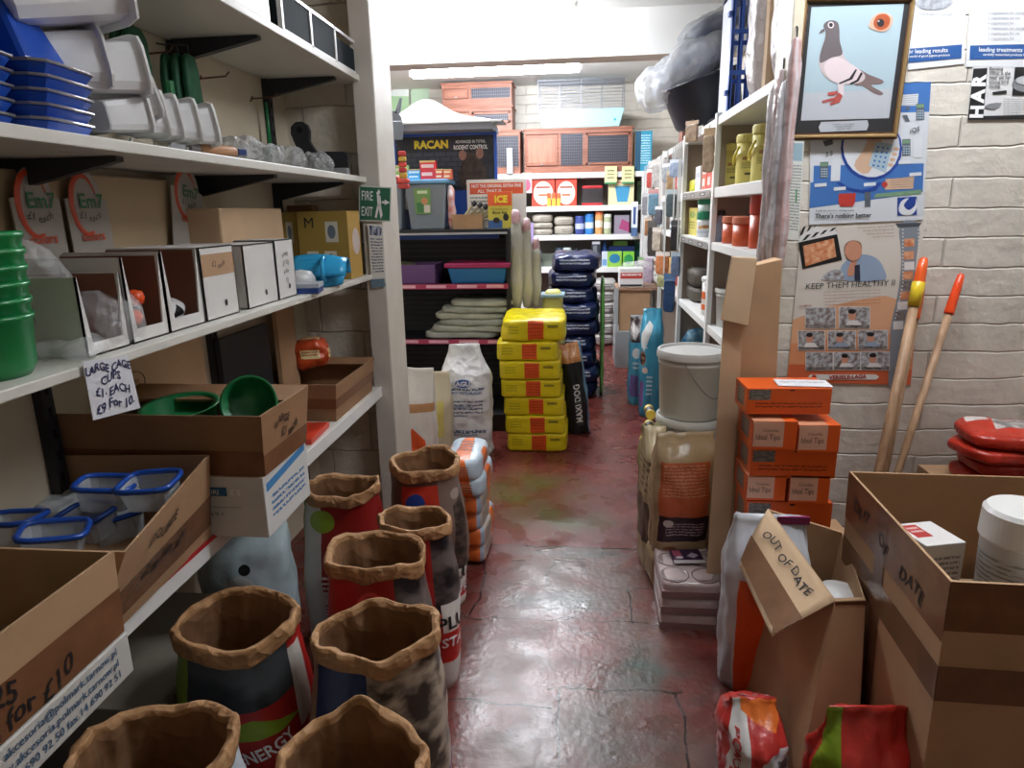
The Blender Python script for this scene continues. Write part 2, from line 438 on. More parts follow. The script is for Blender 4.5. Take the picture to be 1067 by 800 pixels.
struct(MB().box(-3.3, -3.2, -2.0, 8.6, 0, 2.97).build('wall_left_rear', CREAM))
struct(MB().box(-1.5, -1.4, -2.0, 3.3, 0, 2.97).build('wall_left', CREAM))
struct(MB().box(-3.2, -1.035, 3.3, 3.5, 0, 2.97).build('wall_left_end', BRN))
struct(MB().box(2.3, 2.4, -2.0, 2.6, 0, 2.97).build('wall_right_front', BRY))
struct(MB().box(.72, 3.2, 2.6, 2.68, 0, 2.97).build('wall_right', BRX))
struct(MB().box(1.2, 1.3, 2.68, 8.5, 0, 2.97).build('wall_right_rear', BRY))
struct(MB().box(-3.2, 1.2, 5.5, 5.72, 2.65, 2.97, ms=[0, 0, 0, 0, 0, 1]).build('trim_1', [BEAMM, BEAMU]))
struct(MB().box(-1.035, -.935, 3.2, 3.5, 0, 2.97).build('trim_2', mat('white_post', 'c9c3b8', .5, (6, .1), (14, .2, .01)), bevel=.006))
struct(MB().box(.685, .72, 2.5, 2.68, 0, 2.97).build('trim_3', mat('cream_post', 'bdb5a0', .5, (6, .12)), bevel=.004))

# lamps: battens with opal diffusers
def strip_light(loc, length, power, label, h=.1):
    t = thing('strip_light', label, 'ceiling light', loc)
    MB().box(-length/2, length/2, -.05, .05, 0, .035).build('housing', WPAINT, t, bevel=.004)
    dm = mat('lit_diffuser_%g' % power, 'f4f8ff', .4, emit=power)
    p = [(-.055, 0), (-.06, -h*.5), (-.035, -h), (.035, -h), (.06, -h*.5), (.055, 0)]
    MB().grid(lambda u, v: V(((u-.5)*length, p[int(v*5+.01)][0], p[int(v*5+.01)][1])), 1, 5).build('diffuser', dm, t)
    if loc[2] < 2.9:
        for s in (-1, 1): MB().box(s*length*.35-.004, s*length*.35+.004, -.004, .004, .035, 2.97-loc[2]).build('hanger', WHITE, t)
    for s in (-1, 1): MB().box(s*length/2-.012, s*length/2+.012, -.058, .058, -h-.002, .01).build('end_cap', WHITE, t)
strip_light((-.78, 6.55, 2.875), 1.54, TUBE_REAR, 'lit strip light behind the downstand beam, above the wooden hutches', .13)
strip_light((-.76, 4.82, 2.93), 1.44, TUBE_MID, 'lit strip light in front of the white downstand beam', .1)
strip_light((.95, 2.0, 2.93), 1.2, TUBE_FRONT, 'strip light on the ceiling over the front of the aisle', .08)

# ---------------------------------------------------------------- left wall shelves
SHU = mat('shelf_board', 'd6d4cb', .4, (4, .07))
RAIL = mat('red_rail', 'b3242b', .4)
def wall_shelf(z, th, y0, y1, label, ys, front=-1.0, rail=False):
    t = thing('wall_shelf', label, 'shelf', (-1.4, 0, z))
    MB().box(.004, front+1.4, y0, y1, -th, 0).build('board', SHU, t, bevel=.003)
    if rail:
        MB().box(front+1.4, front+1.406, y0, y1, -th, .002).build('ticket_rail', WHITE, t)
        MB().box(front+1.4062, front+1.4085, y0, 1.66, -.006, .006).build('ticket_rail_line', RAIL, t, ).__setitem__('label', 'red line on the ticket rail')
    for y in ys:
        b = MB(); w = .014
        P = [(.03, -th-.001), (.33, -th-.001), (.33, -th-.012), (.03, -th-.075)]
        a = [b.pt((x, y-w, zz)) for x, zz in P]; c = [b.pt((x, y+w, zz)) for x, zz in P]
        b.face(a); b.face(c[::-1])
        for i in range(4): b.face((a[i], c[i], c[(i+1) % 4], a[(i+1) % 4]))
        b.build('bracket', BLACK, t)
    return t
wall_shelf(2.155, .026, -.6, 3.26, 'long white shelf, topmost on the cream wall, carrying dark panels', (1.45, 2.36, 3.08))
wall_shelf(1.715, .026, -.6, 3.22, 'white shelf of pet feeders and scrapers, second from the top', (.6, 1.55, 2.38, 3.08))
wall_shelf(1.262, .022, -.6, 3.22, 'white shelf of display boxes with a cage cups price sign', (.6, 1.55, 2.38, 3.08))
wall_shelf(.70, .05, -.6, 3.22, 'low white shelf of open cartons with a red lined rail', (.6, 1.55, 2.38, 3.08), rail=True)
for i, (y, w_) in enumerate(((.6, 'nearest the front, beside the shelf bowls'), (1.55, 'behind the clear lidded tubs carton'), (2.38, 'behind the white display boxes'), (3.08, 'next to the painted block wall'))):
    b = MB(); b.box(-.0, .028, -.018, .018, 0, 2.6)
    for k in range(40): b.box(.0281, .0285, -.006, .006, .05+k*.06, .075+k*.06, m=1)
    tag(b.build('shelf_upright', [BLACK, mat('slot_dark', '0c0c0e', .9)], loc=(-1.399, y, .1)), 'black slotted shelf upright ' + w_, 'shelf upright')
# ================================================================ containers
def open_carton(name, label, bot, top, mats, th=.006, flaps=(), tape=(), group=None, texts=(), cat='carton', lean=None):
    """bot/top: 4 world corners counter-clockwise from above, starting front-left. walls, floor, flaps, tape bands (z fractions per side)"""
    bot = [V(p) for p in bot]; top = [V(p) for p in top]; c = sum(bot, V())/4
    t = thing(name, label, cat, c, 0, group)
    b0 = [p-c for p in bot]; t0 = [p-c for p in top]
    def inn(L_):
        m = sum(L_, V())/4
        return [p+(m-p).normalized()*th*1.4 for p in L_]
    b1, t1 = inn(b0), inn(t0)
    m = MB()
    def bl(B, T, i, u, v): j = (i+1) % 4; return B[i].lerp(B[j], u).lerp(T[i].lerp(T[j], u), v)
    for i in range(4):
        j = (i+1) % 4
        m.grid(lambda u, v: bl(b0, t0, i, u, v), 8, 6); m.grid(lambda u, v: bl(b1, t1, i, 1-u, v), 8, 6)
        m.poly([t0[i], t0[j], t1[j], t1[i]])
    m.hexa(b0, [p+ZP*th for p in b1])
    m.build('carton_body', mats[0], t)
    def nrm(i): j = (i+1) % 4; return (t0[j]-t0[i]).cross((t0[i]-b0[i])+(t0[j]-b0[j])).normalized()
    for i, vec, wd_ in flaps:      # side index, vector of the flap from the rim, fraction kept at the free edge
        j = (i+1) % 4; vec = V(vec); mid = (t0[i]+t0[j])/2; n = vec.cross(t0[j]-t0[i]).normalized()*th*.7
        f = [t0[i], t0[j], mid+(t0[j]-mid)*wd_+vec, mid+(t0[i]-mid)*wd_+vec]
        MB().hexa([p-n for p in f], [p+n for p in f]).build('flap', mats[1] if len(mats) > 1 else mats[0], t)
    for i, f0, f1, tm in tape:     # side, from/to fraction of the height
        n = nrm(i)*.0012
        MB().grid(lambda u, v: bl(b0, t0, i, u, f0+(f1-f0)*v)+n, 8, 3).build('tape', tm, t)
    for i, s, fx, fz, h, tm, rot, hand in texts:
        n = nrm(i)*.0026; j = (i+1) % 4; W_ = (t0[j]-t0[i]).length; H_ = (t0[i]-b0[i]).length; c_, s_ = math.cos(rot), math.sin(rot)
        MB().text(s, lambda x, y: bl(b0, t0, i, fx+(x*c_-y*s_)/W_, fz+(x*s_+y*c_)/H_)+n, h, 0, bold=.012, hand=hand).build('writing' if hand else 'print', tm, t)
    return t

def super_r(t, n):
    return (abs(math.cos(t))**n+abs(math.sin(t))**n)**(-1/n)
def open_sack(label, cx, cy, rx, ry, h, art, seed, rz=0, texts=(), group='open paper sacks on the floor', tilt=0, peak=()):
    t = thing('feed_sack', label, 'sack', (cx, cy, 0), rz, group)
    def rad(th, n): return super_r(th, n)
    def rim_z(th):
        z = .012*noise.noise(V((math.cos(th)*1.7, math.sin(th)*1.7, seed)))+.006*noise.noise(V((math.cos(th)*2.6, math.sin(th)*2.6, seed+4)))
        z += tilt*math.cos(th)+lerpc(th, CZ)[0]
        for p, a in peak:
            dth = (th-p+PI) % (2*PI)-PI; z += a*math.exp(-(dth/.35)**2)
        return z
    rg = random.Random(seed); nc = rg.randint(5, 7); CA = [2*PI*(i+rg.uniform(-.25, .25))/nc-PI for i in range(nc)]; CR = [rg.uniform(-.01, .085) for _ in CA]; CZ = [rg.uniform(-.016, .016) for _ in CA]
    def lerpc(th, C_):
        th = (th+PI) % (2*PI)-PI
        for i in range(nc):
            a0 = CA[i]; a1 = CA[(i+1) % nc]+(2*PI if i == nc-1 else 0)
            for tt in (th, th+2*PI):
                if a0 <= tt <= a1: f = (tt-a0)/(a1-a0); return C_[i]*(1-f)+C_[(i+1) % nc]*f, f
        return C_[0], 0
    def kink(th):
        c_, f = lerpc(th, CR); return c_-.17*f*(1-f)
    def shape(a, v, k=0, inner=False):
        th = 2*PI*(a-.5); n = 3.4*(1-v)+2.15*v
        bul = .90+.13*math.sin(PI*min(1, v*1.15))**.8
        r = rad(th, n)*bul
        x, y = math.sin(th), -math.cos(th)
        wr = .012*noise.noise(V((x*1.2, y*1.2, v*3+seed)))+.008*noise.noise(V((x*2.2, y*2.2, v*7+seed)))*(1.3-v)+.003*noise.noise(V((x*4, y*4, v*14+seed)))
        pol = kink(th)*v*v+.014*noise.noise(V((x*1.1, y*1.1, seed+9)))*v
        return V((x*(rx*r*(1+pol)+wr+k), y*(ry*r*(1+pol)+wr+k), h*v+rim_z(th)*v))
    def S(a, v): return shape(a, v)
    b = MB(); b.grid(lambda a, v: shape(a, v), 56, 26, 0, closed=True, cap='b')
    body = b.build('sack_body', art, t, smooth=True, weld=True)
    # rolled paper rim and lining
    prof = [(.001, -.040), (.007, -.039), (.010, -.02), (.009, -.002), (.005, .004), (.000, .004), (-.004, 0), (-.007, -.05), (-.016, -.16), (-.026, -.30)]
    def R(a, v):
        i = v*(len(prof)-1); k = min(int(i), len(prof)-2); f = i-k
        dr = prof[k][0]*(1-f)+prof[k+1][0]*f; dz = prof[k][1]*(1-f)+prof[k+1][1]*f
        th = 2*PI*(a-.5); x, y = math.sin(th), -math.cos(th)
        cr = .006*noise.noise(V((x*2.4, y*2.4, seed+30+v*2)))-.007*abs(noise.noise(V((x*2.8, y*2.8, v*2+seed))))
        if v > .6: cr += .014*noise.noise(V((x*3, y*3, seed+v)))*(v-.5)*2
        low = dz*(1+.25*noise.noise(V((x*1.6, y*1.6, seed+50)))) if dz < -.01 and v < .3 else dz
        if v > .6:
            p = shape(a, 1+dz/h, dr-.004+min(cr, .004)); return p
        p = shape(a, 1, dr+cr); p.z += low
        return p
    rr = MB(); rr.grid(R, 128, 36, 0, closed=True)
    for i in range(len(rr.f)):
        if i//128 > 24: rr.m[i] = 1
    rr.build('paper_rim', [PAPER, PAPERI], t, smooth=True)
    fd = MB()
    def Fn(a, v):
        p = shape(a, 1, -.022); return V((p.x*(1-v), p.y*(1-v), h-.24-.0+.02*v+.012*noise.noise(V((p.x*9*(1-v), p.y*9, seed)))))
    fd.grid(Fn, 40, 8, 0, closed=True); fd.build('feed', FEED, t, smooth=True)
    for s, a, v, hh, tm, rot, wm in texts:
        w2 = 2*PI*((rx+ry)/2)
        ca, sa = math.cos(rot), math.sin(rot)
        g = wrap(S, a, v, 1/w2, 1/h, .004)
        MB().text(s, lambda x, y: g(x*ca-y*sa, x*sa+y*ca), hh, 0, bold=.02, wmax=wm).build('print', tm, t)
    return t

def closed_sack(name, label, loc, w, d, h, art, seed, rz=0, group=None, texts=(), top=.25, cat='sack', fl=.0, amp=.012, rx=0, ry=0):
    t = thing(name, label, cat, loc, rz, group, rx, ry)
    def S(a, v):
        th = 2*PI*(a-.5); n = 3.2
        x, y = math.sin(th), -math.cos(th); r = super_r(th, n)
        k = max(0, (v-(1-top))/top); k2 = k*k*(3-2*k)
        dd = d/2*(1-k2*.93)*(.88+.14*math.sin(PI*min(1, v*1.1))); ww = w/2*(.93+.07*math.sin(PI*min(1, v)))*(1+fl*k2)
        wr = amp*noise.noise(V((x*2.5, y*2.5, v*5+seed)))+amp*.5*noise.noise(V((x*6, y*6, v*13+seed)))
        return V((x*(ww*r+wr*(1-k2*.5)), y*(dd*r+wr*(1-k2*.6)), h*v+.012*noise.noise(V((x*3, 0, seed)))*k2))
    MB().grid(S, 56, 30, 0, closed=True, cap='bt').build('sack_body', art, t, smooth=True)
    for s, a, v, hh, tm, rot, wm in texts:
        ca, sa = math.cos(rot), math.sin(rot); g = wrap(S, a, v, 1/(2*PI*(w+d)/4*1.05), 1/h, .004)
        MB().text(s, lambda x, y: g(x*ca-y*sa, x*sa+y*ca), hh, 0, bold=.015, wmax=wm).build('print', tm, t)
    return t

# ================================================================ open sacks on the floor, left of the aisle
ART_A = pm('sack_print_red_green', '8e1f1b', [('r', 0, 0, .36, 1, '6d8a2a'), ('r', .36, .0, .46, 1, 'c9c5bb'), ('e', .46, .84, .055, .07, '88a52e'), ('e', .62, .62, .1, .13, ('9fb2c4', '36404c', 14)), ('p', [(.4, 0), (.6, .25), (.75, 0)], 'd9d7d0'), ('r', .7, 0, .9, .8, ('7a6a5c', '1e2228', 8)), ('l', .46, .3, .6, .5, 'e8e6e0', 6)], .35, (18, .3, .01))
ART_B = pm('sack_print_grey_dog', '5e4840', [('r', .40, .62, .56, .90, 'b3321f'), ('e', .46, .79, .04, .06, '1c3f8f'), ('r', .56, .3, .72, 1, '7d6b62'), ('p', [(.6, .2), (.68, .25), (.69, .8), (.62, .75)], ('2a2624', '5a4a42', 20)), ('e', .645, .82, .03, .035, 'a89c92'), ('r', .3, 0, .8, .30, 'e0ddd8'), ('r', .3, .08, .8, .16, 'b8241f'), ('r', .86, 0, 1, 1, 'a99885')], .35, (18, .3, .01))
ART_C = pm('sack_print_red_dark', 'a32822', [('r', .58, .5, .80, 1, ('17181d', '6a625e', 7)), ('r', .6, .28, .85, .55, 'e2dfda'), ('r', .6, .16, .85, .38, 'c02a22'), ('r', .6, .0, .85, .18, 'd8d4d0'), ('e', .5, .80, .045, .085, 'cf4a3c'), ('e', .5, .80, .03, .065, '9d201c'), ('r', 0, 0, .3, .95, '6a221d')], .35, (18, .3, .01))
ART_D = pm('sack_print_navy_dog', '8a6a52', [('r', .36, .40, .50, 1, '15224d'), ('r', .50, .4, .80, 1, ('b5a795', '3a332e', 9)), ('p', [(.3, .34), (.6, .30), (.85, .42), (.85, .52), (.6, .40), (.3, .40)], '24489e'), ('p', [(.3, 0), (.85, 0), (.85, .42), (.6, .33), (.3, .33)], 'dcd8d2'), ('r', .3, 0, .85, .20, 'c02a22'), ('r', 0, 0, .3, 1, '7a5a44')], .35, (18, .3, .01))
ART_E = pm('sack_print_green_extra', 'a8241f', [('r', .3, .62, .42, .95, '7c9a22'), ('r', .42, .74, .70, .97, ('20252b', '454b50', 5)), ('p', [(.40, .66), (.50, .75), (.58, .70), (.72, .74), (.72, .62), (.40, .60)], '86a42a'), ('r', .70, .55, .78, .9, 'cfc9c0'), ('r', 0, .5, .3, 1, '3f4a28')], .35, (18, .3, .01))
ART_F = pm('sack_print_pale', 'c8d0d6', [('p', [(.5, .5), (.7, .8), (.72, .76), (.52, .46)], 'b53a30'), ('r', .3, .1, .6, .5, ('9fb4c8', '5b6b7d', 9)), ('l', .5, .7, .7, .9, '26303c', 4)], .35, (18, .3, .01))
ART_G = pm('sack_print_brown', '9a7a5a', [('r', .5, .3, .8, .9, 'b8a690')], .4, (18, .3, .01))
G1 = 'opened paper feed sacks with rolled rims'
open_sack('opened sack with navy emblem and hound, beside the pale blue and orange bags', -.60, 2.44, .148, .125, .60, ART_B, 3, .15, texts=[('PLUS', .64, .27, .05, INK, 0, .16), ('EXTRA', .64, .14, .03, WINK, 0, .14)], group=G1, peak=((PI*.9, .02),))
open_sack('opened red sack with green side stripe, under the low shelf end', -.86, 2.20, .15, .125, .60, ART_A, 5, -.05, texts=[('MARKA', .47, .32, .02, WINK, PI/2, .1)], group=G1)
open_sack('small opened sack tucked behind the bright red one, lettered PLUS STAR', -.53, 1.97, .13, .115, .585, ART_C, 7, .1, texts=[('PLUS', .66, .44, .045, INK, 0, .13), ('STAR', .66, .32, .035, WINK, 0, .1)], group=G1)
open_sack('opened bright red sack with a black and white animal picture, mid row', -.575, 1.70, .152, .122, .61, ART_C, 11, .05, texts=[('PLUS', .67, .44, .05, INK, 0, .15), ('STAR', .67, .31, .04, WINK, 0, .12)], group=G1)
open_sack('opened navy and brown sack with a fluffy dog and blue band', -.475, 1.345, .158, .128, .60, ART_D, 13, .1, texts=[('SENSIBLE', .66, .29, .028, REDINK, 0, .16)], group=G1, peak=((PI*1.02, .025), (.3, -.015)))
open_sack('opened sack with lime green ribbon and dark panel lettered EXTRA', -.83, 1.37, .155, .13, .60, ART_E, 17, 0, texts=[('EXTRA', .56, .42, .055, mat('faded_print', 'c8938c', .5), .18, .22), ('ENERGY', .60, .56, .03, WINK, .3, .12)], group=G1, tilt=0)
open_sack('opened plain kraft sack with pale blue side, nearest the cartons', -.78, .97, .155, .13, .60, ART_F, 19, -.1, group=G1)
open_sack('opened all brown sack, lowest and nearest in the row', -.405, .985, .145, .12, .59, ART_G, 23, .05, group=G1, peak=((PI, .03),))

# stack of pale blue and orange bags
SBL = pm('bag_print_blue_orange', 'b4c3cf', [('p', [(.25, 0), (.75, 0), (.6, 1), (.35, 1)], 'd96a2b'), ('l', .3, .3, .7, .7, '4b5661', 4)], .35, (20, .4, .01))
SBR = pm('bag_print_cream_orange', 'b6a99c', [('r', .55, 0, .85, 1, 'd4692c'), ('l', .1, .2, .5, .8, '3b4550', 5), ('r', .85, 0, 1, 1, '9aa7ba')], .35, (20, .4, .01))
for i in range(6):
    b = MB(); b.rbox(.17, .34, .115, 4, 10, .008, 9, 40+i)
    tag(b.build('feed_bag', SBL if i >= 4 else SBR, smooth=True, loc=(-.495+.008*math.sin(i*2), 2.86-.012*i, .108*i*.78)),
        ['bottom bag of the pile beside the hound sack', 'second bag up in the pile beside the hound sack', 'third bag up, its orange end facing the aisle', 'fourth bag up, orange ended, under the pale blue ones', 'silvery blue bag just below the top of the narrow pile', 'silvery blue bag on top of the narrow pile behind the hound sack'][i], 'bag', 'small feed bags stacked beside the aisle')

# bags behind the white post
bA = pm('bag_print_white_flame', 'd9d4cb', [('p', [(.42, .0), (.60, .0), (.58, .36), (.50, .48), (.44, .3)], 'd8531f'), ('r', .3, .62, .7, .70, 'b98a5e')], .35, (20, .4, .01))
closed_sack('feed_sack', 'white sack with an orange flame print, half hidden by the white post', (-.99, 3.78, 0), .28, .16, .66, bA, 31, .1, top=.35, texts=())
closed_sack('feed_sack', 'cream sack leaning behind the flame printed one by the black gondola', (-.95, 4.02, 0), .30, .15, .58, pm('bag_print_cream', 'c9bda0', [('r', .4, .3, .6, .7, 'cfc06a')], .4, (20, .4, .01)), 33, .1, top=.4)

# ================================================================ low shelf cartons
W3 = lambda x, y, z: (x, y, z)
def rect(x0, x1, y0, y1, z): return [(x0, y0, z), (x1, y0, z), (x1, y1, z), (x0, y1, z)]
# A: white carton with a brown open carton on it
wc = thing('carton', 'white shipping carton with blue stripe under the brown green cup carton', 'carton', (-1.105, 1.735, .70))
fm = pm('white_carton_front', 'c9c9c6', [('r', .60, .62, .99, .86, '2c6a96'), ('l', .6, .25, .95, .34, '3b4650', 1)], .7)
sm = pm('white_carton_side', 'cfcfcc', [('p', [(.05, .72), (.95, .88), (.95, 1.), (.05, .86)], '3b7fb8'), ('l', .12, .2, .9, .62, '4471a0', 4)], .7)
MB().box(-.27, .27, -.145, .145, 0, .175, ms=[0, 0, 0, 1, 2, 2]).build('carton_body', [pm('white_carton_plain', 'c9c9c6', [], .7), sm, CARD], wc, bevel=.003)
b = MB(); b.box(.055, .165, -.1462, -.1452, .12, .145, m=1)
b.text('ACCESSORI', plane_fn((.04, -.1475, .132), XP, ZP), .014, 0, 'l', .01)
for i, s in enumerate(('wholesale trading Sp. k.', 'POLSKA')): b.text(s, plane_fn((.03, -.1475, .070-i*.018), XP, ZP), .009, 2, 'l', .005)
b.box(.02, .2, -.1462, -.1456, .087, .088, m=2)
b.text('E S', plane_fn((.19, -.1475, .132), XP, ZP), .016, 0, 'c', .02)
b.build('print', [WINK, mat('navy_panel', '2a5f86', .6), mat('dark_blue_ink', '33475c', .6)], wc)
open_carton('carton', 'long brown open carton holding a green cup, on the white carton', rect(-1.385, -.832, 1.60, 1.875, .876), rect(-1.43, -.812, 1.575, 1.885, 1.05), [CARDD, CARDD],
            tape=[(0, .0, .42, TAPE), (1, .0, .35, TAPE)], texts=[(1, 'LARGE', .4, .75, .022, INK, 0, 1), (1, '£1 each', .55, .5, .026, INK, 0, 1)], flaps=[(2, (0, -.10, -.02), .98)])
GREEN = mat('green_plastic', '11713f', .3); GREEND = mat('dark_green_plastic', '0d5a38', .35)
# cage cups: tilted green bowl with hook lugs
def cage_cup(label, loc, rot, r=.07, h=.06, m=GREEN, group='green cage cups'):
    t = thing('cage_cup', label, 'cup', loc, rot[2], group, rot[0], rot[1])
    MB().lathe([(r*.7, 0), (r*.92, h*.15), (r, h), (r*1.06, h*1.02), (r*1.06, h*1.06), (r*.94, h), (r*.86, h*.2), (0.001, h*.12)], n=32, m=0).build('bowl', m, t, smooth=True)
    for s in (-1, 1): MB().box(s*r*.35-.012, s*r*.35+.012, -r*1.16, -r*.98, h*.5, h*1.05).build('hook_lug', m, t, bevel=.003)
    return t
cage_cup('green cup tilted on its edge in the brown open carton', (-.90, 1.72, 1.035), (1.15, .1, .15), .072)
cage_cup('green cup lying low in the brown carton, only its rim showing', (-1.12, 1.72, .98), (.1, 0, 0), .10, .055)
# B: DOUBLE carton
nb = [(-1.40, 1.04, .702), (-.965, 1.07, .702), (-1.0, 1.585, .702), (-1.40, 1.585, .702)]
ntp = [(-1.41, 1.05, .93), (-.842, 1.06, .945), (-.962, 1.57, .945), (-1.41, 1.585, .93)]
open_carton('carton', 'brown open carton of blue lidded tubs, marked DOUBLE 2.00 per set', nb, ntp, [CARD, CARD], tape=[(1, .15, .52, TAPE)],
            texts=[(1, 'DOUBLE', .42, .74, .028, INK, -.05, 1), (1, '£2.00 PER SET', .48, .40, .026, INK, -.05, 1)])
BLUEP = mat('blue_plastic', '1f4fae', .28); CLEARP = mat('clear_tub', 'cfd6da', .2, None, None, alpha=.5)
def lid_tub(label, loc, rz, rx=0, ry=0, w=.13, d=.10, h=.06, g='clear tubs with blue rims in the DOUBLE carton'):
    t = thing('feeder_tub', label, 'tub', loc, rz, g, rx, ry)
    def ring(k, z, e=.018):
        o = []
        for i in range(24):
            a = 2*PI*i/24; r = super_r(a, 5); o.append(V((math.cos(a)*r*w/2*k, math.sin(a)*r*d/2*k, z)))
        return o
    b = MB(); A = [[b.pt(p) for p in ring(k, z)] for k, z in ((.8, 0), (.96, h), (.93, h), (.77, .004))]
    for j in range(3):
        for i in range(24): b.face((A[j][i], A[j][(i+1) % 24], A[j+1][(i+1) % 24], A[j+1][i]))
    b.face(A[0][::-1]); b.face(A[3]); b.build('tub_body', CLEARP, t, smooth=False)
    MB().tube(ring(1, h), .007, 8, closed=True).build('blue_rim', BLUEP, t, smooth=True)
for i, (px, py, rz, z, lab) in enumerate(((110, 515, .3, .86, 'clear tub with blue rim perched at the centre of the DOUBLE carton'), (160, 512, .1, .875, 'clear tub with blue rim against the far side of the DOUBLE carton'), (95, 545, -.2, .80, 'blue rimmed tub lying under the perched one'),
                                  (55, 565, .5, .82, 'blue rimmed tub at the near edge of the DOUBLE carton'), (12, 553, .1, .82, 'blue rimmed tub at the wall side of the DOUBLE carton'), (125, 548, .7, .77, 'blue rimmed tub deep against the aisle side of the carton'))):
    p = at(px, py, Z=z+.03); lid_tub(lab, (p.x, p.y, z), rz, .15*math.sin(i), .12*math.cos(i*2))
b = MB(); b.rbox(.16, .12, .05, 2.6, 12, .03, 12, 3); tag(b.build('plastic_bag', MILKY, smooth=True, loc=at(55, 535, Z=.80)), 'crumpled clear bag among the blue rimmed tubs', 'bag')
# C: nearest carton
open_carton('carton', 'nearest brown carton, marked 1.25 and 10 for 10, above the kraft sack', rect(-1.395, -.858, .50, 1.04, .79), rect(-1.40, -.852, .48, 1.045, .955), [CARD, CARD],
            tape=[(1, .0, .55, TAPE)], texts=[(1, '£1·25', .46, .42, .036, INK, .0, 1), (1, '10 for £10', .58, .14, .034, INK, .08, 1)])
wc = thing('carton', 'flat white carton lettered with a web address, under the nearest brown carton', 'carton', (-1.125, .77, .702))
MB().box(-.272, .272, -.275, .272, 0, .085).build('carton_body', mat('off_white_card', 'c6c4be', .7, (8, .06)), wc, bevel=.003)
b = MB()
for i, s in enumerate(('akcesoria@polmark.tarnow.pl', 'www.akcesoria.polmark.tarnow.pl', 'tel.+48 14 690 92 50 fax.14 690 92 51')):
    b.text(s, plane_fn((.2735, .235, .070-i*.024), YP, ZP), .0145, 0, 'r', .012)
b.build('print', mat('faded_blue_ink', '3f5f80', .6), wc)
cage_cup('green edged clear scoop standing in the nearest carton', (-1.0, .80, .90), (1.25, 0, .5), .075, .06, GREEN)
b = MB(); b.rbox(.20, .22, .08, 3, 12, .02, 8, 9); tag(b.build('plastic_bag', mat('pale_green_film', 'a7bdb0', .3, None, (16, .5, .02), alpha=.7), smooth=True, loc=(-1.06, .72, .82)), 'pale bag of scoops lying in the nearest carton', 'bag')
# D: flat far carton, book
open_carton('carton', 'shallow brown open carton at the far end of the low shelf', rect(-1.385, -1.02, 2.62, 3.12, .70), rect(-1.39, -1.0, 2.60, 3.13, .865), [CARDD, CARDD], tape=[(0, .35, .62, TAPE), (1, .35, .62, TAPE)], flaps=[(2, (0, -.06, -.02), .97)])
bk = thing('box', 'flat orange and red box lying in front of the shallow carton', 'box', (-1.135, 2.42, .701), .05)
MB().box(-.12, .12, -.10, .12, 0, .022).build('box_body', mat('orange_red_card', 'c93a22', .35), bk, bevel=.002)
MB().poly([(-.12, -.02, .0226), (0, -.02, .0226), (-.03, .115, .0226), (-.12, .115, .0226)]).poly([(-.11, -.0, .0227), (-.05, -.06, .0227), (-.05, .02, .0227)], 1).build('print', [pm('leaf_print', '7f9a63', [('e', .4, .5, .2, .3, 'b9c6a0')]), WINK], bk)
b = MB(); b.rbox(.16, .12, .14, 3.2, 12, .018, 14, 2, ms=[0]*6)
o = b.build('snack_bag', pm('orange_bag_print', 'c24a22', [('r', .2, .35, .8, .65, 'e8d8a0'), ('l', .25, .4, .75, .6, 'b02a1c', 2)], .3, (20, .6, .02)), smooth=True, loc=(-1.27, 3.02, .845), rz=.3)
tag(o, 'orange crinkled packet standing behind the shallow carton', 'packet')
# upright cardboard behind and a dark panel
for lab, y0, y1, x, z1, m in (('upright cardboard panel with a round stamp behind the brown carton', 1.75, 2.25, -1.36, 1.20, CARD2), ('tall dark panel behind the shallow carton', 2.35, 2.75, -1.35, 1.10, mat('dark_panel', '23242a', .5)), ('narrow cardboard strip leaning beside the dark panel', 2.80, 2.98, -1.33, 1.16, CARD)):
    b = MB(); b.box(-.01, .01, y0, y1, 0, z1-.70)
    if 'stamp' in lab:
        ym = 1.86; b.tube([(.0112, ym+.05*math.cos(a*PI/12), .36+.035*math.sin(a*PI/12)) for a in range(24)], .0012, 4, m=1, closed=True)
        b.text('STACK', plane_fn((.0115, ym, .365), YP, ZP), .011, 1); b.text('THIS UP', plane_fn((.0115, ym, .347), YP, ZP), .009, 1)
    tag(b.build('cardboard', [m, INK], loc=(x, 0, .701)), lab, 'cardboard')
# things under the low shelf
closed_sack('cat_litter_bag', 'pale blue bag with a cat face, under the low shelf', (-1.13, 1.98, 0), .3, .2, .60, pm('cat_bag_print', 'b9cdd3', [('e', .5, .55, .06, .12, 'e4ebec'), ('e', .52, .7, .02, .03, '1a1c20'), ('p', [(.4, .2), (.6, .2), (.62, .5)], '7fb0cc')], .35, (18, .3, .01)), 71, .2, cat='bag')
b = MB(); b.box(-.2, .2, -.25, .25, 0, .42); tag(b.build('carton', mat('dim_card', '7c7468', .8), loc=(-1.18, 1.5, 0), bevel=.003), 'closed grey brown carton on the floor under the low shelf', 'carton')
b = MB(); b.box(-.22, .22, -.25, .25, 0, .38); tag(b.build('carton', mat('grey_card', '8e8f92', .6), loc=(-1.16, .85, 0), bevel=.003), 'closed grey carton on the floor behind the kraft sack', 'carton')

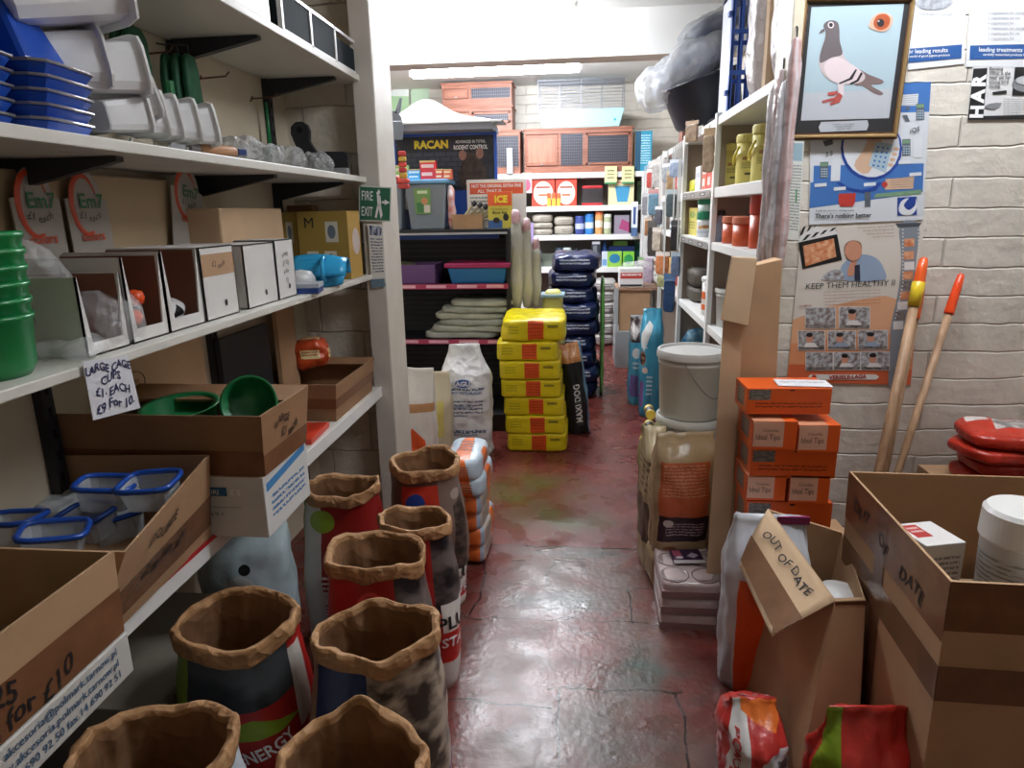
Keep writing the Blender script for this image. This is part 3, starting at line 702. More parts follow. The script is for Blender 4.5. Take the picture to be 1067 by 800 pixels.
# ================================================================ mid shelf (z 1.262)
Z1 = 1.262
DSP = mat('display_card_white', 'd6d4d0', .55); DSPI = mat('display_card_inside', '7b4a36', .7)
def display_box(label, y0, y1, h, openf=0, patch=None, writing=None):
    t = thing('display_box', label, 'box', (-1.2, (y0+y1)/2, Z1), 0, 'white display boxes in a row'); w = (y1-y0)/2-.003
    b = MB(); b.box(-.16, .16, -w, -w+.004, 0, h); b.box(-.16, .16, w-.004, w, 0, h); b.box(-.16, .16, -w, w, 0, .004); b.box(-.16, -.156, -w, w, 0, h)
    if not openf:
        b.box(.156, .16, -w, w, 0, h); b.box(-.16, .16, -w, w, h-.004, h)
    else:
        f = .33; b.box(.156, .16, -w, w, 0, h*f*.5)
        for s in (-1, 1): b.hexa([(.156, s*w, h*f*.5), (.16, s*w, h*f*.5), (.16, s*w*.7, h*f*.5), (.156, s*w*.7, h*f*.5)], [(.156, s*w, h), (.16, s*w, h), (.16, s*w*.93, h), (.156, s*w*.93, h)])
        for i in range(2):
            c = MB(); c.box(-.15, .15, -w*.9, w*.9, h*.2, h*.21)
        MB().box(-.15, .14, -w+.005, w-.005, h*.05, h*.97).build('brown_lining', DSPI, t) if openf == 2 else None
        MB().box(-.154, -.15, -w+.005, w-.005, .004, h*.98).box(-.15, .15, -w+.004, -w+.006, .004, h*.98).box(-.15, .15, w-.006, w-.004, .004, h*.98).build('brown_lining', DSPI, t)
    b.build('box_body', DSP, t)
    if patch: MB().box(.1602, .1608, -w*.95, w*.95, h*.60, h*.90).build('brown_label', CARD, t)
    if patch or writing or not openf:
        e = MB(); e.lathe([(.007, 0), (.007, .0008)], (0, 0, 0), 12); e.v = [V((.1612+p.z, p.x+w*.2, h*.2+p.y*1.4)) for p in e.v]
        if writing:
            for k, s in enumerate(writing): e.text(s, plane_fn((.1614, 0, h*.75-k*.03), YP, ZP), .016, 0, hand=1, wmax=w*1.7)
        e.build('mark', INK, t)
    return t
display_box('white display box with a cut out front and orange things inside, next to the bags', 1.45, 1.60, .20, 1)
display_box('white display box with a torn cut out front showing a dark packet', 1.60, 1.77, .205, 1)
display_box('closed white display box with a brown handwritten patch', 1.775, 1.965, .205, 0, True, ['£2 each'])
display_box('plain closed white display box between the patched and the written ones', 2.02, 2.24, .20, 0)
display_box('narrow white display box with small handwriting, nearest the blue bath', 2.245, 2.40, .205, 0, None, ['small', '£1 50', '4 for', '£5'])
display_box('white display box lying under the clear bags, its grey inside showing', 1.30, 1.445, .17, 1)
OR_ = mat('orange_toy', 'e0501c', .4)
for i in range(2):
    b = MB(); b.lathe([(.001, 0), (.02, .006), (.024, .02), (.02, .034), (.001, .04)], n=16); tag(b.build('ball', OR_, smooth=True, loc=(-1.075, 1.51+.02*i, Z1+.035+.045*i)), ('lower', 'upper')[i]+' orange ball inside the cut out display box', 'toy', 'orange balls in a display box')
b = MB(); b.rbox(.10, .11, .07, 3, 8, .01, 12, 4); tag(b.build('packet', pm('mono_packet', 'd8d8d8', [('p', [(.2, .2), (.8, .4), (.5, .9)], '15151a'), ('r', .1, .1, .4, .3, '1c1c20')], .25), smooth=True, loc=(-1.11, 1.685, Z1+.006)), 'black and white packet inside the torn display box', 'packet')
# header cards
for i, (y0, y1, zz, tilt, lab) in enumerate(((1.475, 1.625, 1.26, .0, 'nearest grey header card with an orange ring, over the clear bag'), (1.645, 1.80, 1.26, .0, 'grey header card with orange ring, left of the cream panel edge'), (2.06, 2.24, 1.30, -.16, 'tilted small header card with orange ring beside the big pale carton'))):
    t = thing('header_card', lab, 'card', (-1.30+.0*i, (y0+y1)/2, zz)); t.rotation_euler = (tilt, 0, 0); w = (y1-y0)/2
    H = .36
    pts = [(-w, 0), (w, 0), (w, H*.94)]+[(w*.74*math.cos(a*PI/10), H*.95+.07*math.sin(a*PI/10)) for a in range(0, 11)]+[(-w, H*.94)]
    b = MB(); A = [b.pt((0, y, z)) for y, z in pts]; B = [b.pt((-.004, y, z)) for y, z in pts]; b.face(A); b.face(B[::-1])
    for k in range(len(pts)): b.face((A[k], B[k], B[(k+1) % len(pts)], A[(k+1) % len(pts)]))
    b.build('card', mat('grey_header_card', 'a39c94', .6, (9, .06)), t)
    b = MB(); ring = [V((.002, -.01+w*.62*math.cos(a), H*.90+.075*math.sin(a))) for a in [k*PI/14+.4 for k in range(22)]]
    b.tube(ring, [.008*math.sin(PI*(k+1)/24)+.001 for k in range(22)], 6, m=0); b.v = [V((.001+.15*(p.x-.002), p.y, p.z)) for p in b.v]
    b.text('Em7', plane_fn((.0035, .012, H*.93), YP, ZP), .036, 1, bold=.02); b.text('colors', plane_fn((.0035, 0, H*.68), YP, ZP), .024, 0, bold=.02)
    b.text('£1 each', plane_fn((.004, .0, H*.82), YP, ZP), .018, 2, hand=1)
    b.build('print', [mat('orange_ring', 'c24522', .5), GREENINK, INK], t)
for lab, y0, y1, x0, z1, m in (('long cream panel box behind the header cards', 1.36, 2.14, -1.385, 1.665, mat('cream_card', 'b09a7c', .7)), ('big pale closed carton behind the patched display box', 2.18, 2.66, -1.385, 1.575, CARD2)):
    b = MB(); b.box(x0, x0+(.06 if 'long' in lab else .2), y0, y1, 0, z1-Z1); tag(b.build('carton', m, loc=(0, 0, Z1), bevel=.006), lab, 'carton')
YB = pm('yellow_box_front', '9c803c', [('r', .55, .55, .8, .85, 'c9c4b4'), ('r', .15, .1, .38, .42, 'd8d2c0'), ('r', .5, .1, .74, .42, 'd8d2c0'), ('e', .27, .28, .07, .1, '2a4a80'), ('e', .62, .28, .07, .1, '2a4a80'), ('e', .67, .7, .08, .1, '6b7684')], .45)
YBS = pm('yellow_box_side', 'c09a4c', [('e', .6, .55, .3, .2, 'd6c9c4'), ('r', .1, .75, .9, .95, 'c9a45c')], .45)
for lab, x0, x1, y0, y1, h in (('yellow boxed cage bath with an M logo at the end of the shelf', -1.262, -1.03, 2.98, 3.15, .30), ('darker yellow box with an M logo behind the white display box', -1.385, -1.20, 2.84, 2.95, .0)):
    if h == 0: x0, x1, y0, y1, h = -1.39, -1.27, 3.0, 3.15, .30
    t = thing('boxed_cage_bath', lab, 'box', ((x0+x1)/2, (y0+y1)/2, Z1), 0, 'yellow boxes with M logo'); w, d = (x1-x0)/2, (y1-y0)/2
    MB().box(-w, w, -d, d, 0, h, ms=[0, 0, 1, 1, 2, 2]).build('box_body', [YB, YBS, CARDD], t, bevel=.002)
    MB().text('M', plane_fn((-w*.55, -d-.0015, h*.84), XP, ZP), .045, 0, bold=0).build('print', INK, t)
t = thing('carton', 'brown box top showing above the darker yellow box', 'carton', (-1.33, 3.22, Z1)); MB().box(-.06, .06, -.035, .035, 0, .33).build('carton_body', CARDD, t)
# blue bird bath
t = thing('bird_bath', 'bright blue plastic hooded bird bath at the edge of the shelf', 'bird bath', (-1.07, 2.70, Z1), .2)
SKY = mat('sky_blue_plastic', '2d9fd2', .25)
def hood(u, v):
    a = PI*u; r = .065+.012*math.sin(PI*v); return V((-.10+.22*v, -math.cos(a)*r*1.15, .045+math.sin(a)*r*1.15*(1-.15*v)))
b = MB(); b.grid(hood, 16, 8); b.build('hood', SKY, t, smooth=True).modifiers.new('s', 'SOLIDIFY').thickness = .004
MB().lathe([(.05, 0), (.062, .005), (.07, .045), (.066, .046), (.055, .01), (.001, .008)], n=28, sx=1.5, sy=1.05).build('basin', SKY, t, smooth=True)
MB().tube([(.035, -.075+.045*math.cos(a), .075+.045*math.sin(a)) for a in [k*PI/10 for k in range(20)]], .008, 8, closed=True).build('ring', SKY, t, smooth=True)
MB().lathe([(.001, 0), (.05, .0), (.055, .012), (.055, .045), (.04, .07), (.001, .078)], c=(-.05, -.11, 0), n=24).build('white_cup', mat('white_cup_plastic', 'd4d6d8', .3), t, smooth=True)
b = MB(); b.box(-.055, .055, -.06, .06, 0, .02); b.box(-.052, .058, -.05, .056, .021, .036, m=1)
tag(b.build('box', [mat('navy_box', '1d3f83', .3), mat('pale_box_top', 'aeb4ba', .4)], loc=(-1.04, 2.48, Z1), rz=.2), 'flat navy box in front of the blue bird bath', 'box')
# stacked green bowls
GB = mat('shiny_green_plastic', '0c7a3e', .3)
g = 'stacked green bowls'
for i in range(6):
    t_ = MB(); r = .085; t_.lathe([(r*.8, 0), (r*.93, .02), (r, .105), (r*1.05, .108), (r*1.05, .118), (r*.95, .112), (r*.85, .02), (.001, .012)], n=36)
    tag(t_.build('bowl', GB, smooth=True, loc=(-1.115, 1.135+.002*i, Z1+.03*i)), ['lowest bowl of the green nested stack', 'second bowl up in the green nested stack', 'third bowl up in the green nested stack', 'fourth bowl up in the green nested stack', 'bowl just below the top of the green nested stack', 'topmost bowl of the green nested stack'][i], 'bowl', g)
# clear bags
for i, (x, y, z, w, d, h, sd, lab) in enumerate(((-1.20, 1.36, Z1, .20, .14, .24, 1, 'tall clear crinkled bag rising behind the green bowls'), (-1.11, 1.45, Z1, .18, .22, .13, 2, 'clear crinkled bag lying in front of the cut out display box'), (-1.09, 1.30, Z1, .16, .16, .045, 5, 'flat clear bag of white sticks beside the green bowls'))):
    b = MB(); b.rbox(w, d, h, 3, 30, .018, 13, sd, fold=(lambda p, h=h: V((p.x*(1-.25*(p.z/h+.5)), p.y*(1-.25*(p.z/h+.5)), p.z))))
    tag(b.build('plastic_bag', CLEAR, smooth=False, loc=(x, y, z), rz=.2*i), lab, 'bag', 'clear bags beside the green bowls')
# price sign hung on the shelf edge
sg = thing('price_sign', 'handwritten white price sign for large cage cups on the shelf edge', 'sign', (-.992, 1.30, 1.262)); sg.rotation_euler = (0, 0, 0)
c_ = [at(86, 377, X=-.992), at(97, 438, X=-.992), at(146, 425, X=-.992), at(133, 370, X=-.992)]
c_ = [p-V((-.992, 1.30, 1.262)) for p in c_]
b = MB(); lo = [V((-.001, p.y, p.z)) for p in c_]; hi = [V((.0005, p.y, p.z)) for p in c_]; b.hexa(lo, hi); b.build('sign_card', mat('white_paper', 'd5d6dc', .6), sg)
ux = ((c_[2]-c_[1])+(c_[3]-c_[0])).normalized(); uy = ((c_[0]-c_[1])+(c_[3]-c_[2])).normalized(); cc = sum(c_, V())/4
b = MB(); HH = (c_[0]-c_[1]).length; WW = (c_[2]-c_[1]).length
for s, fy, h in (('LARGE CAGE', .36, .017), ('CUPS', .17, .018), ('£1· EACH', -.06, .018), ('£9 For 10.', -.30, .020)):
    b.text(s, plane_fn(cc+uy*HH*fy+V((.002, 0, 0)), ux, uy), h, 0, 'c', .02, 1, WW*.92)
b.build('writing', mat('blue_black_ink', '1b2150', .5), sg)

# ================================================================ second shelf (z 1.715)
Z2 = 1.715
BLT = mat('royal_blue_plastic', '1c50b8', .25); STEEL = mat('steel_trim', '9b9a9c', .3, metal=.7)
WPL = mat('milky_white_plastic', 'e8eaec', .3)
def hood_feeder(lab, loc, rz, i, group):
    """wedge shaped hood over a flat oval tray with a steel edge, trays nest"""
    t = thing('hooded_feeder', lab, 'feeder', loc, rz, group)
    w, d = .11, .17
    out = [V((math.cos(a)*super_r(a, 7)*w, math.sin(a)*super_r(a, 7)*d*.55, 0)) for a in [k*2*PI/28 for k in range(28)]]
    b = MB(); A = [b.pt(p*.9) for p in out]; B = [b.pt(p+ZP*.016) for p in out]; C_ = [b.pt(p*.95+ZP*.024) for p in out]
    for L1, L2 in ((A, B), (B, C_)):
        for k in range(28): b.face((L1[k], L1[(k+1) % 28], L2[(k+1) % 28], L2[k]))
    b.face(A[::-1]); b.face(C_); b.build('tray', BLT, t)
    MB().tube([p*1.02+ZP*.021 for p in out], .003, 6, closed=True).build('steel_edge', STEEL, t)
    return t
for j, (x, y, n) in enumerate(((-1.125, 1.33, 5), (-1.14, 1.14, 5))):
    for i in range(n):
        t = hood_feeder(['', ''][0]+('far' if j == 0 else 'near')+' blue stack, '+['lowest tray', 'second tray up', 'middle tray', 'fourth tray up', 'top tray with the hood'][i]+', on the feeder shelf', (x+.004*i, y, Z2+.025*i), .12, i, 'blue hooded feeders in two stacks')
        if i == n-1:
            for k, (dx, dy, hh, ww) in enumerate(((-.01, .02, .15, .075),)):
                b = MB(); b.hexa([(dx-ww, dy-.075, .024), (dx+ww, dy-.075, .024), (dx+ww, dy+.07, .024), (dx-ww, dy+.07, .024)], [(dx-ww*.55, dy-.045, .024+hh), (dx+ww*.2, dy-.045, .024+hh), (dx+ww*.2, dy+.03, .024+hh), (dx-ww*.55, dy+.03, .024+hh)])
                b.build('hood', BLT, t, bevel=.012)
def pot(lab, loc, rot, w=.12, d=.09, h=.11, lip=.012, g='white hook on feeder pots'):
    t = thing('feeder_pot', lab, 'pot', loc, rot[2], g, rot[0], rot[1])
    def ring(k, z): return [V((math.cos(a)*super_r(a, 6)*w/2*k, math.sin(a)*super_r(a, 6)*d/2*k, z)) for a in [q*2*PI/24 for q in range(24)]]
    b = MB(); A = [[b.pt(p) for p in ring(k, z)] for k, z in ((.74, 0), (.78, .004), (.95, h), (.92, h), (.74, .008))]
    for j in range(4):
        for i in range(24): b.face((A[j][i], A[j][(i+1) % 24], A[j+1][(i+1) % 24], A[j+1][i]))
    b.face(A[0][::-1]); b.face(A[4]); b.build('pot_body', WPL, t)
    b = MB(); R1 = [b.pt(p) for p in ring(1.12, h)]; R2 = [b.pt(p) for p in ring(.94, h)]; R3 = [b.pt(p) for p in ring(1.12, h+.006)]; R4 = [b.pt(p) for p in ring(.94, h+.006)]
    for i in range(24):
        j = (i+1) % 24
        b.face((R1[i], R1[j], R3[j], R3[i])); b.face((R3[i], R3[j], R4[j], R4[i])); b.face((R2[j], R2[i], R4[i], R4[j])); b.face((R1[j], R1[i], R2[i], R2[j]))
    b.build('rim', WHITE, t)
    MB().tube([(-w*.3, d*.6, h), (-w*.3, d*.75, h-.01), (-w*.3, d*.75, h-.03)], .004, 6).build('hook', WHITE, t)
    return t
q_ = -1.42
PTS = [((-1.15, 1.33, 1.975), (q_+.15, 0, -.45), .24, .17, .22, 'largest white tray on its side, top of the pile'),
       ((-1.17, 1.38, 1.865), (q_, 0, -.45), .17, .12, .16, 'big white pot on its side, first of the pair under the largest tray'),
       ((-1.13, 1.46, 1.86), (q_, 0, -.45), .16, .12, .16, 'big white pot nested against its twin above the blue feeders'),
       ((-1.15, 1.56, 1.80), (q_+.2, .15, -.5), .15, .11, .14, 'white pot slanting down to the small square rimmed row'),
       ((-1.09, 1.52, 1.772), (q_, 0, -.3), .10, .085, .10, 'small white pot lying at the shelf edge beside the blue feeders'),
       ((-1.20, 1.48, 1.785), (q_, 0, -.4), .14, .11, .12, 'white pot at the bottom of the pile, behind the small ones'),
       ((-1.12, 1.64, 1.785), (q_, 0, -.55), .11, .105, .09, 'first of the row of small square rimmed pots'),
       ((-1.12, 1.70, 1.785), (q_, 0, -.55), .11, .105, .09, 'second of the row of small square rimmed pots'),
       ((-1.11, 1.77, 1.785), (q_, 0, -.55), .11, .105, .09, 'third of the row of small square rimmed pots'),
       ((-1.10, 1.86, 1.785), (q_, 0, -.55), .11, .105, .08, 'last small square rimmed pot, beside the wooden handle')]
for p, r, w, d, h, lab in PTS: pot(lab, p, r, w, d, h)
GRB = mat('dark_green_brush', '195a3a', .6, (40, .3))
def hanging_glove(lab, y, z, n, w=.05, h=.26, x=-1.33):
    for k in range(n):
        t = thing('grooming_mitt', lab[k], 'mitt', (x+.03*k, y+.012*k, z), .0, 'green mitts hung on the wall hooks')
        MB().rbox(.028, w*2, h, 3.4, 10, .004, 20, k+3).build('mitt_body', GRB, t, smooth=True)
        MB().tube([(0, 0, h), (0, 0, h+.025), (-.03, 0, h+.03)], .003, 6).build('loop', BLACK, t)
hanging_glove(['rear green mitt of the pair above the white pots', 'front green mitt of the pair above the white pots'], 2.02, 1.83, 2, .055, .26)
hanging_glove(['rear green mitt beside the bracket over the square rimmed pots', 'middle green mitt beside the bracket over the square rimmed pots', 'front green mitt beside the bracket'], 2.24, 1.79, 3, .042, .27)
t = thing('cleaning_brush', 'slim green brush hanging near the far bracket', 'brush', (-1.35, 2.98, 1.75), 0)
MB().tube([(0, 0, .05), (0, 0, .17), (0, .0, .27)], [.012, .007, .006], 8).build('handle', GREEN, t, smooth=True); MB().rbox(.03, .06, .09, 4, 6).build('brush_head', GREEN, t, smooth=True)
for y, z in ((1.98, 2.09), (2.2, 2.07), (2.55, 2.06), (2.95, 2.05)):
    tag(MB().tube([(0, 0, 0), (.10, 0, .005), (.115, 0, .02)], .003, 6).tube([(0, -.012, -.012), (0, .012, .012)], .003, 5).build('wall_hook', mat('rusty_wire', '6e4a38', .5, metal=.5), loc=(-1.398, y, z-.02)), {1.98: 'wire hook holding the first pair of mitts', 2.2: 'wire hook beside the bracket and mitts', 2.55: 'bare wire hook in the middle of the cream wall', 2.95: 'wire hook holding the slim green brush'}[y], 'hook', 'wire hooks on the cream wall')
# scraper and crinkled packs
t = thing('scraper', 'wallpaper style scraper with wooden handle lying on the shelf', 'scraper', (-1.05, 1.98, Z2+.02), 1.25)
MB().tube([(-.08, 0, 0), (-.06, 0, 0), (.05, 0, .0), (.06, 0, 0)], [.011, .016, .015, .009], 12).build('handle', mat('wood_handle', 'b98a66', .5), t, smooth=True)
MB().tube([(-.11, 0, 0), (-.08, 0, 0)], .013, 12).build('ferrule', STEEL, t); MB().box(.06, .09, -.012, .012, -.008, .008).build('blue_tip', mat('navy_plastic', '25407c', .4), t)
t = thing('scraper', 'steel scraper blade hanging behind the last white pot', 'scraper', (-1.2, 2.02, Z2), 0)
MB().hexa([(-.01, -.05, 0), (.0, -.05, 0), (0, .05, 0), (-.01, .05, 0)], [(-.01, -.02, .12), (0, -.02, .12), (0, .02, .12), (-.01, .02, .12)]).build('blade', GREY, t)
MB().tube([(-.005, 0, .12), (-.005, 0, .22)], .014, 8).build('handle', GREEN, t)
for i, (y, x, w, lab) in enumerate(((2.16, -1.08, .12, 'foil wrapped pack nearest the wooden handle'), (2.36, -1.10, .13, 'foil wrapped pack in the middle of the shelf'), (2.56, -1.10, .12, 'foil wrapped pack next to the last one'), (2.78, -1.09, .13, 'foil wrapped pack leaning at the black dustpan'))):
    b = MB(); b.rbox(w, w*1.35, .075, 2.8, 24, .016, 24, i+60); tag(b.build('wrapped_pack', FOIL, smooth=False, loc=(x, y, Z2), rz=.4*i), lab, 'pack', 'clear wrapped packs on the feeder shelf')
# black dustpan standing
t = thing('dustpan', 'black plastic dustpan standing on end beside the white post', 'dustpan', (-1.17, 3.05, Z2))
DP = mat('black_plastic', '1c1e26', .4)
def ext(pts, y0, y1, m, name, parent, bevel=.003):
    b = MB(); A = [b.pt((x, y0, z)) for x, z in pts]; B = [b.pt((x, y1, z)) for x, z in pts]; b.face(A); b.face(B[::-1]); n = len(pts)
    for k in range(n): b.face((A[(k+1) % n], A[k], B[k], B[(k+1) % n]))
    return b.build(name, m, parent, bevel=bevel)
ext([(-.04, 0), (.145, 0), (.145, .085), (.13, .10), (0.0, .105), (-.025, .15), (-.02, .19), (-.028, .215), (-.05, .23), (-.08, .23), (-.105, .21), (-.108, .18), (-.09, .13), (-.085, .06)], -.012, .012, DP, 'pan', t)
MB().lathe([(.014, 0), (.014, .026)], n=16).build('hang_hole', mat('hole_dark', '050507', .9), t).matrix_local = Matrix.Translation((-.065, .0132, .195)) @ Matrix.Rotation(PI/2, 4, 'X')
MB().box(-.04, .15, -.05, -.012, 0, .03).build('lip', GREY, t, bevel=.003)

# top shelf: dark panels in a white frame, boards
Z3 = 2.155
t = thing('panel_rack', 'white framed rack of three dark panels on the top shelf edge', 'rack', (-1.02, 0, Z3))
y0, y1 = at(294, 35, X=-1.02).y, at(370, 70, X=-1.02).y
b = MB(); b.box(-.008, .008, y0, y1, 0, .012); b.box(-.008, .008, y0, y1, .13, .142)
for k in range(4): yy = y0+(y1-y0)*k/3; b.box(-.008, .008, yy-.008, yy+.008, 0, .142)
b.build('frame', WHITE, t)
for k in range(3): MB().box(-.10, .004, y0+(y1-y0)*(k+.04)/3, y0+(y1-y0)*(k+.96)/3, .004, .128 if k < 2 else .105).build('dark_panel', mat('dark_green_panel', '202a30', .75, spec=.2), t)
b = MB(); b.box(-.15, .0, 0, .47, 0, .2); tag(b.build('carton', mat('white_glossy_board', 'cfd2d6', .3), loc=(-1.02, 1.88, Z3)), 'white glossy box on the top shelf before the dark panels', 'box')
b = MB(); b.box(-.02, .0, 0, .55, 0, .5); tag(b.build('cardboard', CARD2, loc=(-1.3, 2.5, Z3)), 'cardboard sheet standing behind the dark panels', 'cardboard')
# fire exit sign and notices on the post
def board(name, label, cat, pts, Y, th, m, back=True):
    """a flat board facing the camera side, from 4 corners seen in the photograph, on the plane Y"""
    c = [at(x, y, Y=Y) for x, y in pts]; o = sum(c, V())/4
    t = thing(name, label, cat, o); c = [p-o for p in c]
    MB().hexa([c[3], c[2], c[2]+YP*th, c[3]+YP*th], [c[0], c[1], c[1]+YP*th, c[0]+YP*th]).build(name+'_board' if not name.endswith('board') else 'panel', m, t)
    ux = (c[1]-c[0]).normalized(); uy = (c[0]-c[3]).normalized(); return t, o, c, ux, uy
t, o, c, ux, uy = board('exit_sign', 'green FIRE EXIT sign fixed to the top of the white post', 'sign', [(374, 193), (408, 195), (407, 231), (374, 230)], 3.19, .004, mat('sign_edge', 'cfd6cc', .4))
b = MB(); e = V((0, -.001, 0)); k = .93; b.poly([c[3]*k+e, c[2]*k+e, c[1]*k+e, c[0]*k+e], 0)
w = (c[1]-c[0]).length; h = (c[0]-c[3]).length; o2 = V((0, -.002, 0))
b.text('FIRE', plane_fn(o2-ux*w*.24+uy*h*.22, ux, uy), h*.26, 1, bold=.01, wmax=w*.36); b.text('EXIT', plane_fn(o2-ux*w*.24-uy*h*.22, ux, uy), h*.26, 1, bold=.01, wmax=w*.36)
q = lambda x, y: o2+ux*x*w+uy*y*h
for P_ in ([(.04, .3), (.12, .42), (.17, .34), (.10, .22)], [(.06, .26), (.17, .24), (.2, 0), (.08, -.02)], [(.08, 0), (.18, 0), (.24, -.3), (.18, -.42), (.14, -.2)], [(.08, 0), (.14, -.04), (.06, -.4), (.0, -.38)], [(.3, -.02), (.46, .06), (.3, .14)], [(.22, .03), (.32, .03), (.32, .09), (.22, .09)]):
    b.poly([q(x, y) for x, y in P_], 1)
b.build('pictogram', [mat('sign_green', '2f6a50', .4), WINK], t)
t, o, c, ux, uy = board('notice', 'narrow white notice with blue heading on the post under the exit sign', 'notice', [(383, 233), (399, 234), (402, 290), (387, 291)], 3.19, .002, pm('post_notice', 'dcdad6', [], .6))
e = V((0, -.0012, 0)); MB().poly([c[3]+e, c[2]+e, c[1]+e, c[0]+e], 0, [(0, 0), (1, 0), (1, 1), (0, 1)]).build('print', pm('post_notice_print', 'dcdad6', [('r', .1, .8, .9, .97, ('35426a', 'c0c6d0', 8)), ('l', .1, .1, .9, .75, '5a6478', 12)], .6), t)
t, o, c, ux, uy = board('label', 'small blue label low on the white post', 'notice', [(386, 290), (400, 289), (402, 298), (387, 300)], 3.19, .002, mat('grey_blue_label', '6b8294', .5))
# ================================================================ black gondola in front of the rear room
GB_ = mat('gondola_black', '17181d', .45); SLAT = mat('gondola_slat', '101116', .6)
PINK = pm('price_strip', 'a8385a', [('r', .06, .2, .2, .8, 'd9a9b8'), ('r', .27, .2, .4, .8, 'd9a9b8'), ('r', .47, .2, .6, .8, 'd9a9b8'), ('r', .67, .2, .8, .8, 'd9a9b8'), ('r', .86, .2, .97, .8, 'd9a9b8')], .4)
gx0, gx1, gy = -1.62, -.505, 4.75
t = thing('gondola', 'black metal shop gondola with pink price strips behind the white sack', 'gondola', ((gx0+gx1)/2, gy, 0)); hw = (gx1-gx0)/2
b = MB(); b.box(-hw, hw, .42, .45, 0, 1.42)
for k in range(34): b.box(-hw, hw, .412, .42, .03+k*.04, .055+k*.04, m=1)
b.build('back_panel', [GB_, SLAT], t)
for s in (-1, 1): MB().box(s*hw-.012, s*hw+.012, .0, .45, 0, 1.42).build('side_post', GB_, t)
MB().box(-hw, hw, -.14, .42, 0, .13).build('plinth', GB_, t, bevel=.004)
for k, (z, p) in enumerate(((1.43, 0), (1.045, 1), (.645, 1))):
    s = MB().box(-hw, hw, .0, .42, z-.03, z).build('shelf', GB_, t, bevel=.002)
    if p: MB().poly([(-hw, -.003, z-.03), (hw, -.003, z-.03), (hw, -.003, z+.006), (-hw, -.003, z+.006)], 0, [(0, 0), (1, 0), (1, 1), (0, 1)]).build('price_strip', PINK, s)
    else: MB().box(-hw, hw, -.004, 0, z-.036, z-.022).build('bright_edge', mat('grey_edge', 'a9adb2', .3), s)
GZ = 1.43
# grey clear tubs with lids
GT = mat('smoky_clear_tub', '8d99a4', .2, None, None, alpha=.8); GCON = mat('tub_contents', '5f6b72', .9, (30, .3))
def grey_tub(label, x0, x1, lidm, sticker, y=4.92, h=.31, lid=True):
    w = (x1-x0)/2; t = thing('storage_tub', label, 'tub', ((x0+x1)/2, y, GZ), 0, 'clear storage tubs on the gondola top')
    MB().hexa([(-w*.82, -.11, 0), (w*.82, -.11, 0), (w*.82, .13, 0), (-w*.82, .13, 0)], [(-w, -.14, h), (w, -.14, h), (w, .15, h), (-w, .15, h)]).build('tub_body', GT, t, bevel=.008)
    MB().poly([(-w*.5, -.139, h*.35), (w*.25, -.139, h*.35), (w*.28, -.143, h*.9), (-w*.55, -.143, h*.9)], 0, [(0, 0), (1, 0), (1, 1), (0, 1)]).build('sticker', sticker, t)
    if lid: MB().box(-w*1.1, w*1.12, -.16, .17, h, h+.03).build('lid', lidm, t, bevel=.008)
    for s in (-1, 1): MB().box(s*w*1.0-.008, s*w*1.0+.008, -.03, .05, h*.45, h*.95).build('handle', mat('tub_clip', 'b9bec4', .3), t, bevel=.003)
ST = pm('green_sticker', '6f9a58', [('r', .1, .05, .55, .45, '3e7a46'), ('e', .6, .5, .2, .14, 'c98a60'), ('r', .55, .05, .95, .35, 'd0cabd'), ('r', .2, .8, .8, .92, 'c9dcb4')], .4)
grey_tub('grey clear tub with pale blue lid and green sticker on the black gondola', -1.225, -.935, mat('pale_blue_lid', '6fa6cf', .3), ST)
grey_tub('lidless grey clear tub beside the white post, on the black gondola', -1.50, -1.245, None, ST, lid=False)
cb = at(478, 238, Y=4.8); 
open_carton('carton', 'small brown box of brushes on the gondola beside the white poster card', rect(-.895, -.695, 4.80, 4.93, GZ), rect(-.90, -.69, 4.79, 4.94, GZ+.10), [CARD, CARD])
for i in range(5):
    b = MB(); b.tube([(0, 0, 0), (.10+.02*i, 0, .12-.012*i)], .010, 6, 0); b.tube([(.10+.02*i, 0, .12-.012*i), (.125+.02*i, 0, .145-.012*i)], .018, 6, 1)
    tag(b.build('brush', [mat('brush_handle', 'a8a07a', .5), BLACK], loc=(-.86+.02*i, 4.86+.012*i, GZ+.04)), ['first', 'second', 'third', 'fourth', 'fifth'][i]+' black tipped brush from the post side in the small brown box', 'brush', 'brushes in the small brown box')
SGN = pm('white_display_card', 'e2dfda', [('r', .05, .70, .95, .93, 'dd5a35'), ('l', .05, .1, .5, .65, '8c8c88', 7)], .5)
t = thing('display_card', 'white display card with orange heading standing on the gondola', 'sign', (-.605, 5.0, GZ)); MB().box(-.215, .215, 0, .008, 0, .34, ms=[0, 1, 1, 1, 1, 1]).build('card', [SGN, WHITE], t)
b = MB(); b.text('NOT THE ORIGINAL EXTRA FINE', plane_fn((0, -.002, .295), XP, ZP), .022, 0, bold=.02, wmax=.36); b.text('ALL THAT IS', plane_fn((-.05, -.002, .26), XP, ZP), .022, 0, bold=.02, wmax=.2); b.build('print', WINK, t)
t = thing('bait_box', 'orange and yellow bait pack in front of the white display card', 'box', (-.568, 4.90, GZ))
MB().box(-.085, .085, -.03, .03, 0, .25, ms=[0, 1, 1, 1, 1, 1]).build('box_body', [pm('bait_print', 'c6b84a', [('r', 0, .62, 1, 1, 'df5a30'), ('r', 0, 0, .6, .22, '3a5f94'), ('e', .75, .3, .12, .10, '1c1c1c'), ('e', .35, .22, .14, .08, '1c1c1c')], .4), mat('bait_side', 'b9a23a', .4)], t, bevel=.002)
